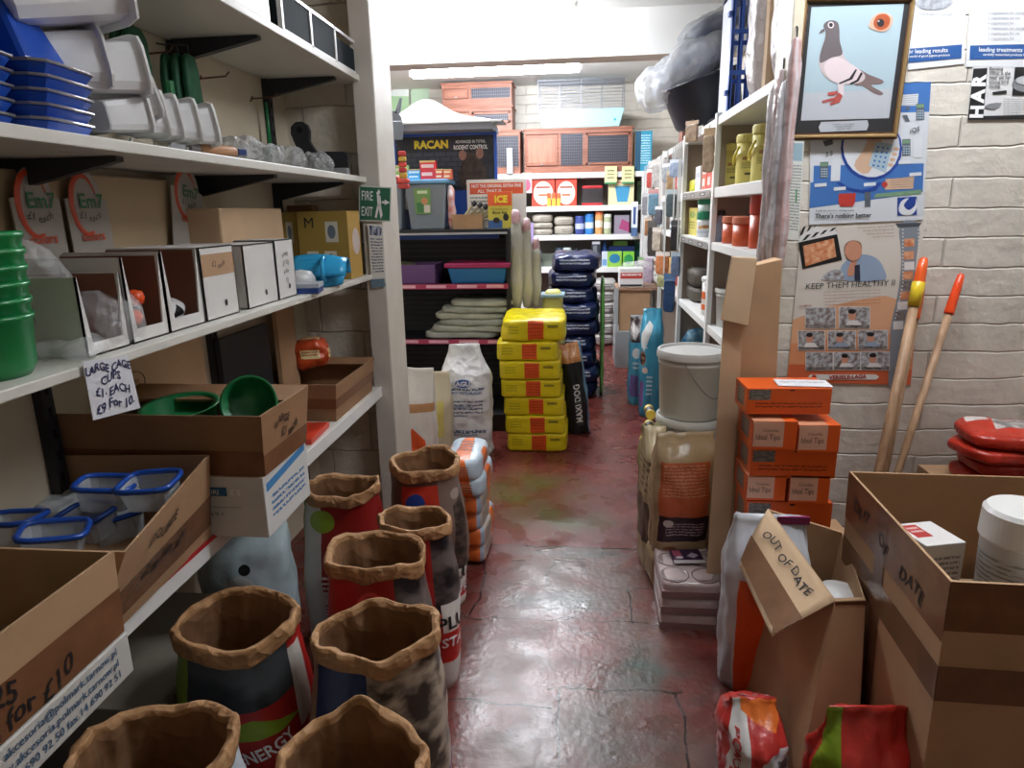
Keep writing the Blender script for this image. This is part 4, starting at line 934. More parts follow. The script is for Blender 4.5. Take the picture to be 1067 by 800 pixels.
b = MB(); b.text('ICE', plane_fn((.01, -.032, .20), XP, ZP), .045, 0, bold=.05); b.text('THE PROFESSIONAL', plane_fn((0, -.032, .13), XP, ZP), .010, 1, wmax=.14); b.text('Block Bait', plane_fn((0, -.032, .108), XP, ZP), .018, 1, bold=.02); b.build('print', [YELINK, INK], t)
b = MB(); b.rbox(.05, .08, .3, 3, 10, .012, 12, 9); tag(b.build('wrapped_pack', mat('white_red_wrap', 'd9cfcf', .3, (20, .3, 'c46a5c')), smooth=True, loc=(-.915, 4.87, GZ)), 'white and red wrapped pack leaning at the grey clear tub', 'pack')
# rodent control board behind
t = thing('advert_board', 'dark rodent control board in a blue frame with a rat picture', 'board', (-.985, 5.08, GZ+.24))
bw, z0, z1 = .36, .03, .41
MB().box(-bw, bw, 0, .02, z0, z1).build('board', mat('board_dark', '2b303c', .5, (20, .3, '1b1e27')), t)
b = MB(); [b.box(*a) for a in ((-bw-.02, bw+.02, -.008, .025, z1, z1+.03), (-bw-.02, bw+.02, -.008, .025, z0-.35, z0), (-bw-.02, -bw, -.008, .025, z0, z1), (bw, bw+.02, -.008, .025, z0, z1))]
b.build('frame', mat('frame_blue', '2a57b4', .4), t)
b = MB(); b.text('RACAN', plane_fn((-.10, -.003, .355), XP, ZP), .052, 0, bold=.05, wmax=.30); b.text('RODENT CONTROL', plane_fn((.19, -.003, .33), XP, ZP), .028, 1, bold=.03, wmax=.25); b.text('ADVANCED IN TOTAL', plane_fn((.19, -.003, .368), XP, ZP), .02, 1, bold=.01, wmax=.22)
for r in range(7):
    for c in range(7):
        x = -.33+c*.085+(r % 2)*.04; z = .06+r*.035
        if x < .16: b.box(x, x+.078, -.0015, -.0012, z, z+.029, m=2)
b.build('print', [YELINK, WINK, mat('brick_grey', '444a58', .6)], t)
b = MB(); 
for cx, cz, rx, rz_, m in ((.20, .13, .105, .13, 0), (.19, .22, .07, .07, 0), (.13, .275, .028, .034, 1), (.255, .285, .028, .038, 1), (.175, .08, .03, .02, 1), (.24, .08, .03, .02, 1)):
    _z = _z+.0004 if cx != .20 else .002; b.poly([(cx+rx*math.cos(a), -_z, cz+rz_*math.sin(a)) for a in [k*PI/12 for k in range(24)]], m)
b.build('rat_picture', [mat('rat_fur', '51443f', .7, (30, .5)), mat('rat_pink', 'b08274', .6, (30, .3))], t)
# brightly lit white cover above
b = MB()
def cov(u, v):
    x = -.47+.93*u; prof = .13*math.exp(-((u-.36)/.20)**2)+.065*(1-u**8)
    return V((x, -.12+.34*v, prof*v))
b.grid(cov, 24, 6); 
b.poly([(-.47, -.12, 0), (.46, -.12, 0), (.46, -.12, -.012), (-.47, -.12, -.012)]); b.poly([(-.47, .22, 0)]+[cov(i/24, 1) for i in range(0, 25)]+[(.46, .22, 0)])
o = b.build('display_canopy', mat('canopy_white', 'f0f0ee', .5), smooth=False, loc=(-1.0, 4.98, 2.155)); tag(o, 'white rounded canopy above the rodent control board', 'canopy')
b = MB(); b.box(-.40, .39, -.10, .28, 0, .045); tag(b.build('canopy_rail', mat('grey_rail', '8d9098', .5), loc=(-1.0, 4.98, 2.098)), 'grey rail between the blue framed board and its white canopy', 'rail')
# small boxes on the tub lid
for i, (x0, y0, x1, y1, c1, c2, lab) in enumerate(((410, 172, 424, 188, '9cc06a', 'e4ead2', 'green and white seed box on the tub lid'), (425, 176, 438, 188, '4aa6d6', 'e1eef4', 'pale blue box on the tub lid'), (438, 167, 453, 188, 'd1333a', 'ecc9c0', 'taller red box in the middle of the tub lid'), (454, 176, 461, 188, 'e0503c', 'f0d9b0', 'red and cream box before the last on the tub lid'), (462, 176, 470, 188, 'dd6a4c', 'f0d9b0', 'red and cream box at the rat end of the tub lid'))):
    a = at(x0, y1, Y=4.84); c = at(x1, y0, Y=4.84); zb = GZ+.341
    b = MB(); b.box(-(c.x-a.x)/2, (c.x-a.x)/2, 0, .07, 0, c.z-zb, ms=[0, 1, 1, 1, 1, 1])
    tag(b.build('seed_box', [pm('seed_box_%d' % i, c1, [('r', .1, .62, .9, .8, c2), ('r', .1, .2, .8, .38, c2), ('r', 0, .9, 1, 1, 'd9c27a')]), mat('seed_side_%d' % i, c1)], loc=((a.x+c.x)/2, 4.84, zb)), lab, 'box', 'small boxes on the blue tub lid')
# hanging wooden bird toy chain
t = thing('bird_toy', 'red and yellow wooden bird toy chain hanging beside the post', 'toy', (-1.175, 4.5, 1.70))
cols = ['b53a34', 'c4473a', 'b8892e', 'b52f35', 'c23b34', 'b79a3a', 'b03030']
for i in range(12):
    a, zz = .045*math.sin(i*.5), i*.034
    MB().rbox(.05+.03*(i in (0, 1, 7)), .035, .032, 4, 5).build('bead', mat('toy_%s' % cols[i % 7], cols[i % 7], .5), t, smooth=True).location = (-.03-.14*max(0, i-6)/6*.6+.10*(i < 7)-.05, 0, zz)
MB().tube([(.0, 0, 0), (.0, 0, .25), (-.08, 0, .42), (-.06, .36, .46)], .003, 5).build('cord', WIRE, t)
t = thing('bird_toy', 'flat red wooden toy lying on the tub beside the post', 'toy', (-1.27, 4.62, 1.735)); MB().rbox(.13, .05, .05, 5, 6).build('toy_body', mat('toy_red', 'ad3232', .5), t, smooth=True)
# gondola shelf goods
t = thing('pet_bed_tray', 'purple tray half in shade on the gondola shelf', 'tray', (-1.28, 4.92, 1.046))
PUR = mat('purple_plastic', '5a3a6c', .35)
b = MB(); [b.box(*a) for a in ((-.25, .25, -.14, -.13, 0, .14), (-.25, .25, .13, .14, 0, .14), (-.25, -.24, -.14, .14, 0, .14), (.24, .25, -.14, .14, 0, .14), (-.25, .25, -.14, .14, 0, .01))]
b.build('tray_body', PUR, t, bevel=.004)
b = MB(); b.rbox(.24, .18, .14, 3, 10, .01, 9, 4); tag(b.build('packet', mat('olive_pack', '5f6a4c', .4, (20, .4, '8c8a6a')), smooth=True, loc=(-1.32, 4.92, 1.057)), 'olive packet standing in the purple tray', 'packet')
t = thing('litter_tray', 'blue litter tray with a magenta rim on the gondola shelf', 'tray', (-.725, 4.93, 1.047))
b = MB(); b.hexa([(-.19, -.15, 0), (.19, -.15, 0), (.19, .15, 0), (-.19, .15, 0)], [(-.215, -.175, .115), (.215, -.175, .115), (.215, .175, .115), (-.215, .175, .115)]); b.build('tray_body', mat('tray_blue', '1f6ba4', .3), t, bevel=.01)
MB().box(-.235, .235, -.19, .19, .115, .15).build('magenta_rim', mat('magenta_plastic', 'a32a5c', .3), t, bevel=.008)
for i in range(6):
    w = .70-.05*(i > 2)-.07*(i > 4)
    b = MB(); b.rbox(w*.8, .34, .055, 5, 14, .014, 7, 80+i)
    tag(b.build('hemp_mat', mat('pale_sage_pad_%d' % i, ['a4a8a0', 'aeb2a8', 'a3a89c', 'b6b8a8', 'a8ac9e', 'b4b6a4'][i], .8, (12, .2), (40, .4, .01)), smooth=True, loc=(-.86+.03*(i % 3)+.02*i, 4.94, .646+.046*i)),
        ['bottom', 'second', 'third', 'fourth', 'fifth', 'top'][i]+(' one' if i in (0, 5) else ' up')+' of the folded sage pads on the lower gondola shelf', 'pad', 'folded sage pads')
# tall hanging sleeves of fleece at the gondola end
for i, (x, w, zt, lab) in enumerate(((-.455, .09, 1.50, 'sage hanging roll touching the gondola end'), (-.385, .085, 1.44, 'middle sage hanging roll in clear wrap'), (-.32, .07, 1.30, 'sage hanging roll nearest the rear shelves'))):
    t = thing('fleece_roll', lab, 'roll', (x, 4.86+.05*i, .86)); h = zt-.86
    MB().rbox(w, .10, h, 3.4, 16, .010, 7, i+90).build('roll_body', mat('sage_fleece', 'bab8b0', .8, (3, .12, 'a09f96', (4, 4, .6)), (20, .3, .01)), t, smooth=True)
    MB().rbox(w*.75, .08, .12, 3, 8, .006, 14, i).build('wrap_top', mat('pink_wrap', 'c9b9bd', .3, (20, .3, 'b08088')), t, smooth=True).location = (0, 0, h-.06)
    MB().tube([(0, .12, h+.02), (0, 0, h+.05), (0, 0, h)], .003, 5).build('hook', BLACK, t)

# ================================================================ sacks on the floor by the gondola
WS = pm('white_woven_sack', 'dcdcdc', [('l', .40, .60, .62, .64, '52627a', 1), ('l', .40, .50, .62, .53, '5b6880', 1), ('l', .42, .40, .60, .5, '5b6880', 3), ('l', .40, .2, .62, .26, '5b6880', 1)], .45, (30, .35, .01))
crumple(WS, 16, .7, .02)
t = closed_sack('woven_sack', 'big white woven sack with a blue oval logo, beside the yellow pile', (-.735, 4.17, 0), .345, .24, .73, WS, 101, .05, top=.34, fl=-.42, amp=.022, texts=[('AGRO NATURALES', .5, .60, .016, BLUEINK, 0, .22), ('Acondicionador', .49, .48, .013, BLUEINK, 0, .2), ('Salamanca', .48, .40, .013, BLUEINK, 0, .2), ('Made in Argentina', .50, .22, .013, BLUEINK, 0, .2)])
b = MB(); b.lathe([(.001, 0), (.058, .0), (.058, .003), (.001, .003)], n=30, m=0); b.lathe([(.001, .003), (.051, .0031), (.001, .0045)], n=30, m=1)
Rm = Matrix.Rotation(PI/2, 4, 'X'); b.v = [(Rm @ V((p.x, p.y*.55, p.z))) for p in b.v]
b.text('AGU', plane_fn((0, -.0055, 0), XP, ZP), .03, 0, bold=.05)
b.build('logo', [WHITE, mat('logo_blue', '2a62b0', .4)], t).location = (.0, -.128, .50)
YF = pm('yellow_bag_front', 'd8c416', [('r', .42, .1, .66, .92, 'd5521e'), ('l', .44, .2, .64, .8, 'b03c18', 4), ('l', .1, .3, .28, .7, '9c9420', 3), ('l', .72, .5, .88, .75, '4c4a2a', 1)], .25, (22, .5, .01))
YT = mat('yellow_film', 'dcca1a', .22, (6, .05), (16, .6, .015))
for i in range(7):
    w, h = (.40, .122) if i < 6 else (.42, .145)
    b = MB(); b.rbox(w, .56, h*1.03, 13 if i < 6 else 7, 24, .006 if i < 6 else .012, 9, 110+i, ms=[0, 1, 1, 1, 1, 1])
    tag(b.build('yellow_feed_bag', [YF, YT], smooth=True, loc=(-.278+[0, -.012, -.022, -.035, -.045, -.055, -.025][i], 4.47+[0, 0, .01, .005, 0, .01, .02][i], .122*i), rz=[.0, .01, .015, -.0, .01, -.01, .03][i]),
        ['bottom yellow bag, resting on the red floor', 'yellow bag one up from the floor', 'yellow bag two up from the floor', 'yellow bag at the middle of the pile', 'yellow bag third from the top of the pile', 'yellow bag just under the slumped top one', 'slumped yellow bag on top of the pile'][i], 'bag', 'yellow bags with orange squares in a pile')
t = thing('yellow_roll', 'pale yellow rolled bag end behind the yellow pile', 'bag', (-.20, 5.0, 0)); MB().rbox(.17, .2, .98, 4, 12, .01, 9, 5).build('bag_body', mat('pale_yellow_bag', 'cdc873', .4, (9, .1)), t, smooth=True); MB().box(-.087, .087, -.105, .105, .93, .95).build('blue_band', mat('band_blue', '7fa0b4', .4), t)
# navy bags pile + black bag leaning
NV = pm('navy_bag_front', '15204a', [('l', .15, .35, .8, .7, 'b6bccd', 2), ('r', .05, .1, .95, .16, '233a80')], .22, (18, .6, .015)); NVT = mat('navy_film', '17224c', .22, (8, .3), (14, .7, .02))
for i in range(9):
    b = MB(); b.rbox(.40, .55, .155, 4.2, 14, .02, 8, 130+i, ms=[0, 1, 1, 1, 1, 1])
    tag(b.build('navy_feed_bag', [NV, NVT], smooth=True, loc=(-.05+.02*math.sin(i*1.7), 5.75+.015*math.cos(i*2), .132*i)), ['bottom', 'second lowest', 'third lowest', 'fourth lowest', 'middle', 'fourth from top', 'third from top', 'second from top', 'topmost'][i]+' navy bag of the tall dark pile behind the yellow one', 'bag', 'navy bags in a tall pile')
t = closed_sack('dog_food_bag', 'black bag with orange corner leaning on the yellow pile', (.005, 4.62, 0), .16, .12, .66, pm('black_bag_print', '15191d', [('r', .2, .8, .9, 1, 'c98a54'), ('r', .62, 0, .72, 1, '6f98b4'), ('r', .45, .1, .55, .5, '3a4a44')], .3, (18, .4, .01)), 140, .3, ry=-.12, texts=[('MAXI DOG', .49, .35, .04, WINK, PI/2, .34)], top=.2)
b = MB(); b.rbox(.03, .4, 1.0, 6, 8, .004, 9, 5); tag(b.build('green_panel_bag', mat('green_bag', '5f9a4a', .35, (9, .3)), smooth=True, loc=(.19, 5.75, 0)), 'thin green bag standing against the navy pile', 'bag')
# ================================================================ rear shelving, facing the camera (front at Y 8.0)
RY = 8.0
SH = mat('white_shelf_paint', 'dededb', .45); SHB = mat('shelf_back_board', '6f6860', .7)
def frontspan(x0, x1, yb, yt, Y): a, c = at(x0, yb, Y=Y), at(x1, yt, Y=Y); return a, c
t = thing('rear_shelving', 'white shelving unit against the rear wall holding jars and bags', 'shelving', (-.2, RY, 0))
for z in (1.955, 1.59, 1.265, .89): MB().box(-1.35, 1.02, 0, .42, z-.06, z).build('shelf', SH, t, bevel=.003)
for x in (-1.33, -.465, .92): MB().box(x-.035, x+.035, -.01, .03, 0, 1.95).build('upright', SH, t)
MB().box(-1.35, 1.02, .40, .42, 0, 1.95).build('back_panel', SHB, t)
# wooden hutches
WOOD = mat('hutch_wood', '9c644e', .5, (4, .18, '84503c', (1, 1, 8)), (30, .15, .004)); MESH = mat('hutch_inside', '33323a', .7); GRID = mat('hutch_grid', '7d7f88', .4, metal=.5)
WOODP = mat('hutch_panel_wood', 'ac735c', .5, (3, .15, '94604a', (8, 1, 1)))
def hutch(label, x0, x1, z0, z1, parts, y=RY+.02, d=.40):
    t = thing('hutch', label, 'hutch', ((x0+x1)/2, y, z0)); w, h = (x1-x0)/2, z1-z0
    MB().box(-w, w, .02, d, 0, h).build('hutch_body', WOOD, t, bevel=.004)
    MB().box(-w-.015, w+.015, -.01, d, h-.02, h).build('roof', WOOD, t, bevel=.003)
    b = MB(); f = .028; cuts = [-w]+[(-w+2*w*p[1]) for p in parts]
    b.box(-w, w, 0, .02, h-.06, h-.02); b.box(-w, w, 0, .02, 0, .07)
    for c in cuts: b.box(max(-w, c-f/2), min(w, c+f/2), 0, .02, .07, h-.06)
    b.build('face_frame', WOOD, t)
    for k, (kind, fr) in enumerate(parts):
        a, c = cuts[k]+f/2+.006, cuts[k+1]-f/2-.006; zb, zt = .08, h-.068
        if kind == 'door':
            dd = MB(); dd.box(a, c, -.004, .018, zb, zt); D_ = dd.build('door', WOOD, t, bevel=.003)
            MB().box(a+.025, c-.025, -.009, -.004, zb+.03, zt-.03).build('door_panel', WOODP, D_, bevel=.004)
            MB().box((a+c)/2-.012, (a+c)/2+.012, -.018, -.004, zb+.008, zb+.02).build('latch', STEEL, D_)
        else:
            b = MB(); b.box(a, c, .012, .018, zb, zt); b.build('dark_opening', MESH, t)
            b = MB(); n = max(4, int((c-a)/.022)); m = max(3, int((zt-zb)/.03))
            for q in range(n+1): x = a+(c-a)*q/n; b.box(x-.0012, x+.0012, .004, .008, zb, zt)
            for q in range(m+1): z = zb+(zt-zb)*q/m; b.box(a, c, .004, .008, z-.0012, z+.0012)
            b.build('wire_mesh', GRID, t)
            if kind == 'dmesh':
                b = MB(); r = .022; [b.box(*q) for q in ((a, c, -.006, .002, zb, zb+r), (a, c, -.006, .002, zt-r, zt), (a, a+r, -.006, .002, zb, zt), (c-r, c, -.006, .002, zb, zt))]; b.build('mesh_door', WOOD, t)
                MB().box(a+.03, a+.05, -.016, -.006, zb+.0, zb+.014).build('latch', STEEL, t)
hutch('long wooden hutch with two mesh openings under the pale blue cage', -.640, .565, 1.956, 2.435, [('door', .33), ('mesh', .56), ('dmesh', 1.0)])
hutch('low wooden hutch behind the blue framed board, nearest the long one', -1.55, -.69, 1.956, 2.43, [('door', .45), ('mesh', 1.0)])
hutch('middle wooden hutch of the corner stack of three', -1.56, -.775, 2.432, 2.695, [('door', .4), ('dmesh', 1.0)])
hutch('topmost wooden hutch of the corner stack, under the strip light', -1.56, -.775, 2.697, 2.945, [('door', .4), ('mesh', 1.0)])
# pale blue cage on the long hutch
t = thing('small_animal_cage', 'pale blue based wire cage standing on the long wooden hutch', 'cage', (0, RY+.2, 2.437))
MB().hexa([(-.44, -.17, 0), (.42, -.17, 0), (.42, .17, 0), (-.44, .17, 0)], [(-.485, -.2, .19), (.475, -.2, .19), (.475, .2, .19), (-.485, .2, .19)]).build('base', mat('pale_blue_plastic', 'a9d6dc', .35), t, bevel=.008)
MB().lathe([(.001, 0), (.014, 0), (.014, .003)], n=12).build('badge', mat('teal_badge', '2d9cb0', .4), t).matrix_local = Matrix.Translation((.37, -.19, .07)) @ Matrix.Rotation(PI/2, 4, 'X')
b = MB()
for s in (-.195, .195):
    for k in range(10): b.box(-.48, .47, s-.0018, s+.0018, .19+k*.033, .1935+k*.033)
    for x in (-.48, -.24, -.005, .23, .47): b.box(x-.003, x+.003, s-.003, s+.003, .19, .50)
for s in (-.48, .47):
    for k in range(10): b.box(s-.0018, s+.0018, -.195, .195, .19+k*.033, .1935+k*.033)
for k in range(14): y = -.195+.03*k; b.box(-.48, .47, y-.0015, y+.0015, .497, .50)
b.build('wire_top', GRID, t)
def block(name, label, cat, x0, y0, x1, y1, zb, m, side, Y=RY+.03, d=.12, group=None, bevel=.002, solidtag=True):
    a, c = at(x0, y1, Y=Y), at(x1, y0, Y=Y); b = MB(); w = (c.x-a.x)/2
    b.box(-w, w, 0, d, 0, c.z-zb, ms=[0, 1, 1, 1, 1, 1])
    o = b.build(name, [m, side], loc=((a.x+c.x)/2, Y, zb), bevel=bevel); tag(o, label, cat, group); return o, w, c.z-zb
TEAL = pm('teal_box_print', '2a8fb0', [('l', .3, .15, .9, .9, 'b9e0e8', 12), ('r', 0, 0, .35, 1, '1d4e68')])
block('shelf_box', 'teal printed box standing beside the long hutch', 'box', 661, 136, 680, 176, 1.956, TEAL, mat('amber_side', 'd09a40'), d=.2)
block('shelf_box', 'white box in front of the low hutch', 'box', 503, 158, 513, 174, 1.956, pm('white_box_lines', 'dcdcdc', [('l', .2, .2, .8, .8, '8a8c90', 4)]), WHITE, Y=RY-.02, d=.03)
block('shelf_tin', 'grey spray can in front of the low hutch', 'can', 528, 154, 534, 173, 1.956, mat('can_grey', 'a5aab0', .3), GREY, Y=RY-.03, d=.03)
S1z, S2z, S3z = 1.59, 1.265, .89
RC = pm('red_carton_print', 'c9402c', [('e', .5, .45, .42, .40, 'e6d8c4'), ('r', .2, .62, .8, .68, '8a2c22'), ('r', .3, .35, .7, .42, 'd2603c'), ('r', 0, .9, 1, 1, 'b5301e')])
block('red_carton', 'red carton with a cream arch, post side one of the pair on the rear shelf', 'box', 554, 184, 578, 208, S1z, RC, mat('red_side', 'b5301e'), group='red cartons on the rear shelf', d=.2)
block('red_carton', 'red carton with a cream arch, one of the pair nearer the small cage', 'box', 579, 184, 601, 208, S1z, RC, mat('red_side', 'b5301e'), group='red cartons on the rear shelf', d=.2)
for i in range(3): block('treat_pot', ['first', 'middle', 'last'][i]+' little yellow pot in front of the red cartons', 'pot', 570+i*5, 201, 574+i*5, 208, S1z, pm('pot_yel', 'd8a83a', [('r', 0, .6, 1, 1, 'd8572c')]), mat('pot_side', 'd8d0c0'), Y=RY, d=.025, group='little pots by the red cartons')
t = thing('small_cage', 'little wire cage with red base and roof on the rear shelf', 'cage', (at(617, 205, Y=RY+.12).x, RY+.12, S1z)); 
REDP = mat('red_plastic', 'b0262c', .35)
MB().box(-.12, .12, -.08, .08, 0, .03).build('base', REDP, t, bevel=.004); MB().box(-.115, .115, -.08, .08, .19, .22).build('roof', REDP, t, bevel=.006)
b = MB()
for k in range(11): x = -.11+.022*k; b.box(x-.001, x+.001, -.075, -.073, .03, .19)
for k in range(5): z = .05+.033*k; b.box(-.11, .11, -.075, -.073, z-.001, z+.001)
b.build('bars', GRID, t)
block('shelf_box', 'cream box with a blue tank picture on the rear shelf', 'box', 634, 187, 661, 207, S1z, pm('tank_print', 'd9d6a8', [('p', [(.25, .75), (.85, .75), (.75, .12), (.35, .12)], '3f8fb8'), ('r', .3, .85, .8, .93, 'c88a80')]), mat('cream_side', 'c4bf92'), d=.2)
block('shelf_box', 'first cream packet lying on the tank picture box', 'box', 630, 173, 643, 186, 1.82, pm('cream_pk', 'ddd8a0', [('l', .2, .2, .8, .8, '6a6a50', 3), ('r', 0, 0, 1, .1, '3a8a5a')]), mat('cream_side', 'c4bf92'), Y=RY-.03, d=.03, group='cream packets hanging at the rear shelf edge')
block('shelf_box', 'second cream packet beside the post end of the rear shelf', 'box', 648, 173, 661, 185, 1.82, pm('cream_pk', 'ddd8a0', []), mat('cream_side', 'c4bf92'), Y=RY-.03, d=.03, group='cream packets hanging at the rear shelf edge')
block('shelf_box', 'navy box with yellow square beside the rear upright', 'box', 536, 184, 548, 209, S1z, pm('navy_yel', '1c3f78', [('r', .15, .15, .75, .5, 'd9d27a')]), mat('navy_side', '18305c'), d=.1)
block('hanging_pack', 'pink and white pack hanging over the rear upright', 'pack', 544, 180, 554, 198, 1.74, pm('pink_pk', 'e0c8cc', [('e', .5, .4, .4, .3, 'd0506a')]), WHITE, Y=RY-.05, d=.02)
block('hanging_pack', 'lilac pack hanging low on the rear upright', 'pack', 550, 232, 556, 252, 1.18, mat('lilac_pk', '9a86b4', .4), WHITE, Y=RY-.05, d=.03)
# grey pouches in two piles, cans, purple box
for j, (xa, xb, ys, lab) in enumerate(((554, 576, (237, 230, 221), 'upright side pile'), (577, 598, (236, 228), 'pile nearer the blue cans'))):
    for i in range(len(ys)):
        a = at(xa, 238, Y=RY+.05); c = at(xb, 238, Y=RY+.05); hh = .075 if i < 2 else .10
        b = MB(); b.rbox(c.x-a.x-.005, .2, hh if j == 0 else .11, 3.6, 10, .006, 9, 150+i+j*5)
        tag(b.build('seed_pouch', pm('pouch_print', 'a39c90', [('l', .4, .2, .95, .6, '5a5650', 2)], .4), smooth=True, loc=((a.x+c.x)/2, RY+.14, S2z+(.07 if j == 0 else .10)*i)), ['lowest', 'second', 'topmost'][i]+' grey pouch of the '+lab, 'pouch', 'grey pouches on the rear shelf')
def can(name, label, cat, x, yt, zb, r, cols, Y=RY+.08, group=None, n=20, taper=1):
    p = at(x, 240, Y=Y); z = at(x, yt, Y=Y).z-zb; b = MB()
    b.lathe([(r, 0), (r, z*.12), (r, z*.3), (r, z*.6), (r*taper, z*.86), (r*taper, z*.94), (r*taper*.92, z)], n=n, ms=[0, 0, 1, 0, 2, 2, 2][:7])
    o = b.build(name, [mat('c_'+k, k, .4) for k in cols], smooth=True, loc=(p.x, Y, zb)); tag(o, label, cat, group); return o
can('food_can', 'indigo can beside the grey pouches', 'can', 604, 225, S2z, .052, ('3c4a8c', 'b9c0dc', '2c3c80'))
can('food_can', 'sky blue can in the middle of the rear shelf', 'can', 614, 223, S2z, .05, ('3a80c4', 'cfe0ee', '2c6ab0'))
can('treat_jar', 'blue lidded jar behind the sky blue can', 'jar', 616, 219, S2z, .045, ('2c5a90', '2c6aa0', '1d4470'), Y=RY+.2)
can('treat_jar', 'orange and white tall tub on the rear shelf', 'tub', 624, 220, S2z, .045, ('cf9a62', 'e6dcc8', 'd2642c'))
can('treat_jar', 'green and white tall tub next to the purple box', 'tub', 633, 223, S2z, .045, ('a8b08c', 'e2e2d8', 'dadad0'))
block('shelf_box', 'purple and grey box at the post end of the second rear shelf', 'box', 640, 224, 656, 237, S2z, pm('purple_pk', '8a8290', [('p', [(.3, .3), (1, .1), (1, .6), (.5, .8)], '9a3a6a')]), mat('purple_side', '6a5a70'), d=.14)
can('treat_bottle', 'silver and black ball shaped feeder on the third rear shelf', 'feeder', 560, 261, S3z, .05, ('9aa2ac', '2c3038', '3c4450'))
can('treat_bottle', 'tall clear blue bottle on the third rear shelf', 'bottle', 583, 258, S3z, .05, ('56788c', '7d98a4', '3a5468'), Y=RY+.14)
can('treat_jar', 'green jar of white sticks on the third rear shelf', 'jar', 591, 258, S3z, .05, ('5f9a6c', '9cc0a0', 'b9c6c4'))
can('treat_jar', 'green capped bottle beside the jar of sticks', 'bottle', 601, 259, S3z, .04, ('2c8a5c', '8cc0a0', '23303a'), taper=.4)
can('treat_jar', 'pale blue jar between the green bottle and the black pack', 'jar', 611, 262, S3z, .045, ('9ab4cc', 'd6dee6', '8aa0b8'))
block('shelf_box', 'black and silver upright pack on the third rear shelf', 'box', 616, 250, 626, 272, S3z, pm('blk_pk', '2a2c34', [('r', .2, .2, .6, .8, '70747c'), ('r', .1, .85, .9, .95, 'c8ccd0')]), BLACK, d=.06)
can('treat_bottle', 'blue spray bottle behind the white pack', 'bottle', 630, 250, S3z, .04, ('2c58a4', '3a6ab4', '1f4488'), taper=.4, Y=RY+.16)
block('shelf_box', 'white and blue small pack beside the sponge boxes', 'box', 627, 262, 633, 273, S3z, pm('wb_pk', 'c8d2dc', [('r', .1, .1, .9, .5, '6a96c4')]), WHITE, d=.05)
block('shelf_box', 'green box with a blue sponge, first of two', 'box', 633, 262, 648, 273, S3z, pm('sponge', '8fc04a', [('e', .5, .55, .38, .3, '2a7aa4')]), mat('green_side', '5c9a3c'), d=.1, group='green sponge boxes')
block('shelf_box', 'green box with a green sponge, nearest the post', 'box', 649, 262, 661, 273, S3z, pm('sponge2', '7cc03a', [('e', .5, .5, .4, .32, '2a8a4c')]), mat('green_side', '5c9a3c'), d=.1, group='green sponge boxes')
block('shelf_box', 'navy box behind the green sponge boxes', 'box', 634, 256, 661, 264, S3z+.1, mat('navy_bx', '243a88', .4), mat('navy_side', '18305c'), Y=RY+.18, d=.08)
block('shelf_box', 'light green box on top of the navy one', 'box', 639, 251, 654, 257, 1.09, mat('lgreen_bx', '8cb45a', .4), mat('green_side', '5c9a3c'), Y=RY+.2, d=.08)
block('shelf_box', 'dull grey green box behind the bottles', 'box', 565, 264, 590, 272, S3z, mat('dull_bx', '7d8474', .6), GREY, Y=RY+.24, d=.08)
# stacked grey white bags on the floor under the rear shelves
for i in range(6):
    b = MB(); b.rbox(.27, .36, .14, 4, 12, .014, 9, 170+i, ms=[0, 1, 1, 1, 1, 1])
    tag(b.build('litter_bag', [pm('litter_print', 'a8a4a0', [('l', .1, .3, .9, .7, '4a4a4c', 2), ('r', 0, .1, 1, .16, '7c7876')], .3), mat('litter_film', 'b4b0ac', .3, None, (18, .5, .01))], smooth=True, loc=(.27+.01*math.sin(i*3), 7.95, .125*i)), ['lowest', 'second lowest', 'third lowest', 'third from top', 'second from top', 'topmost'][i]+' grey litter bag under the rear shelves', 'bag', 'grey litter bags piled on the floor')
# wire trolley with a white box
t = thing('display_stand', 'grey metal stand with a cardboard sheet beside the rear shelves', 'stand', (.565, 6.9, 0)); GM = mat('stand_grey', 'a2a5a6', .4)
for x in (-.2, .2):
    for y in (-.22, .22): MB().box(x-.012, x+.012, y-.012, y+.012, 0, .80).build('leg', GM, t)
b = MB(); b.box(-.21, .21, -.23, .23, .775, .80); b.build('top_shelf', mat('brown_top', '9a7a64', .5), t); MB().box(-.21, .21, -.235, .23, 0, .36).build('lower_panel', mat('panel_grey', '8f9698', .5), t)
MB().box(-.18, .12, -.2, -.19, .37, .77).build('cardboard_sheet', CARD, t)
block('white_box', 'white boxed pack with red band on the grey stand', 'box', 645, 279, 671, 299, .802, pm('white_red', 'd6d4d2', [('r', .05, .45, .95, .75, 'b8342c'), ('l', .1, .5, .9, .7, 'e0d0cc', 1), ('r', .05, .05, .95, .15, '2a2626')]), WHITE, Y=6.68, d=.2, bevel=.01)
b = MB(); b.rbox(.30, .24, .06, 3, 10, .014, 9, 6); tag(b.build('plastic_bag', CLEAR, smooth=True, loc=(.56, 6.80, .985)), 'clear plastic bundle lying on the white boxed pack', 'bag')

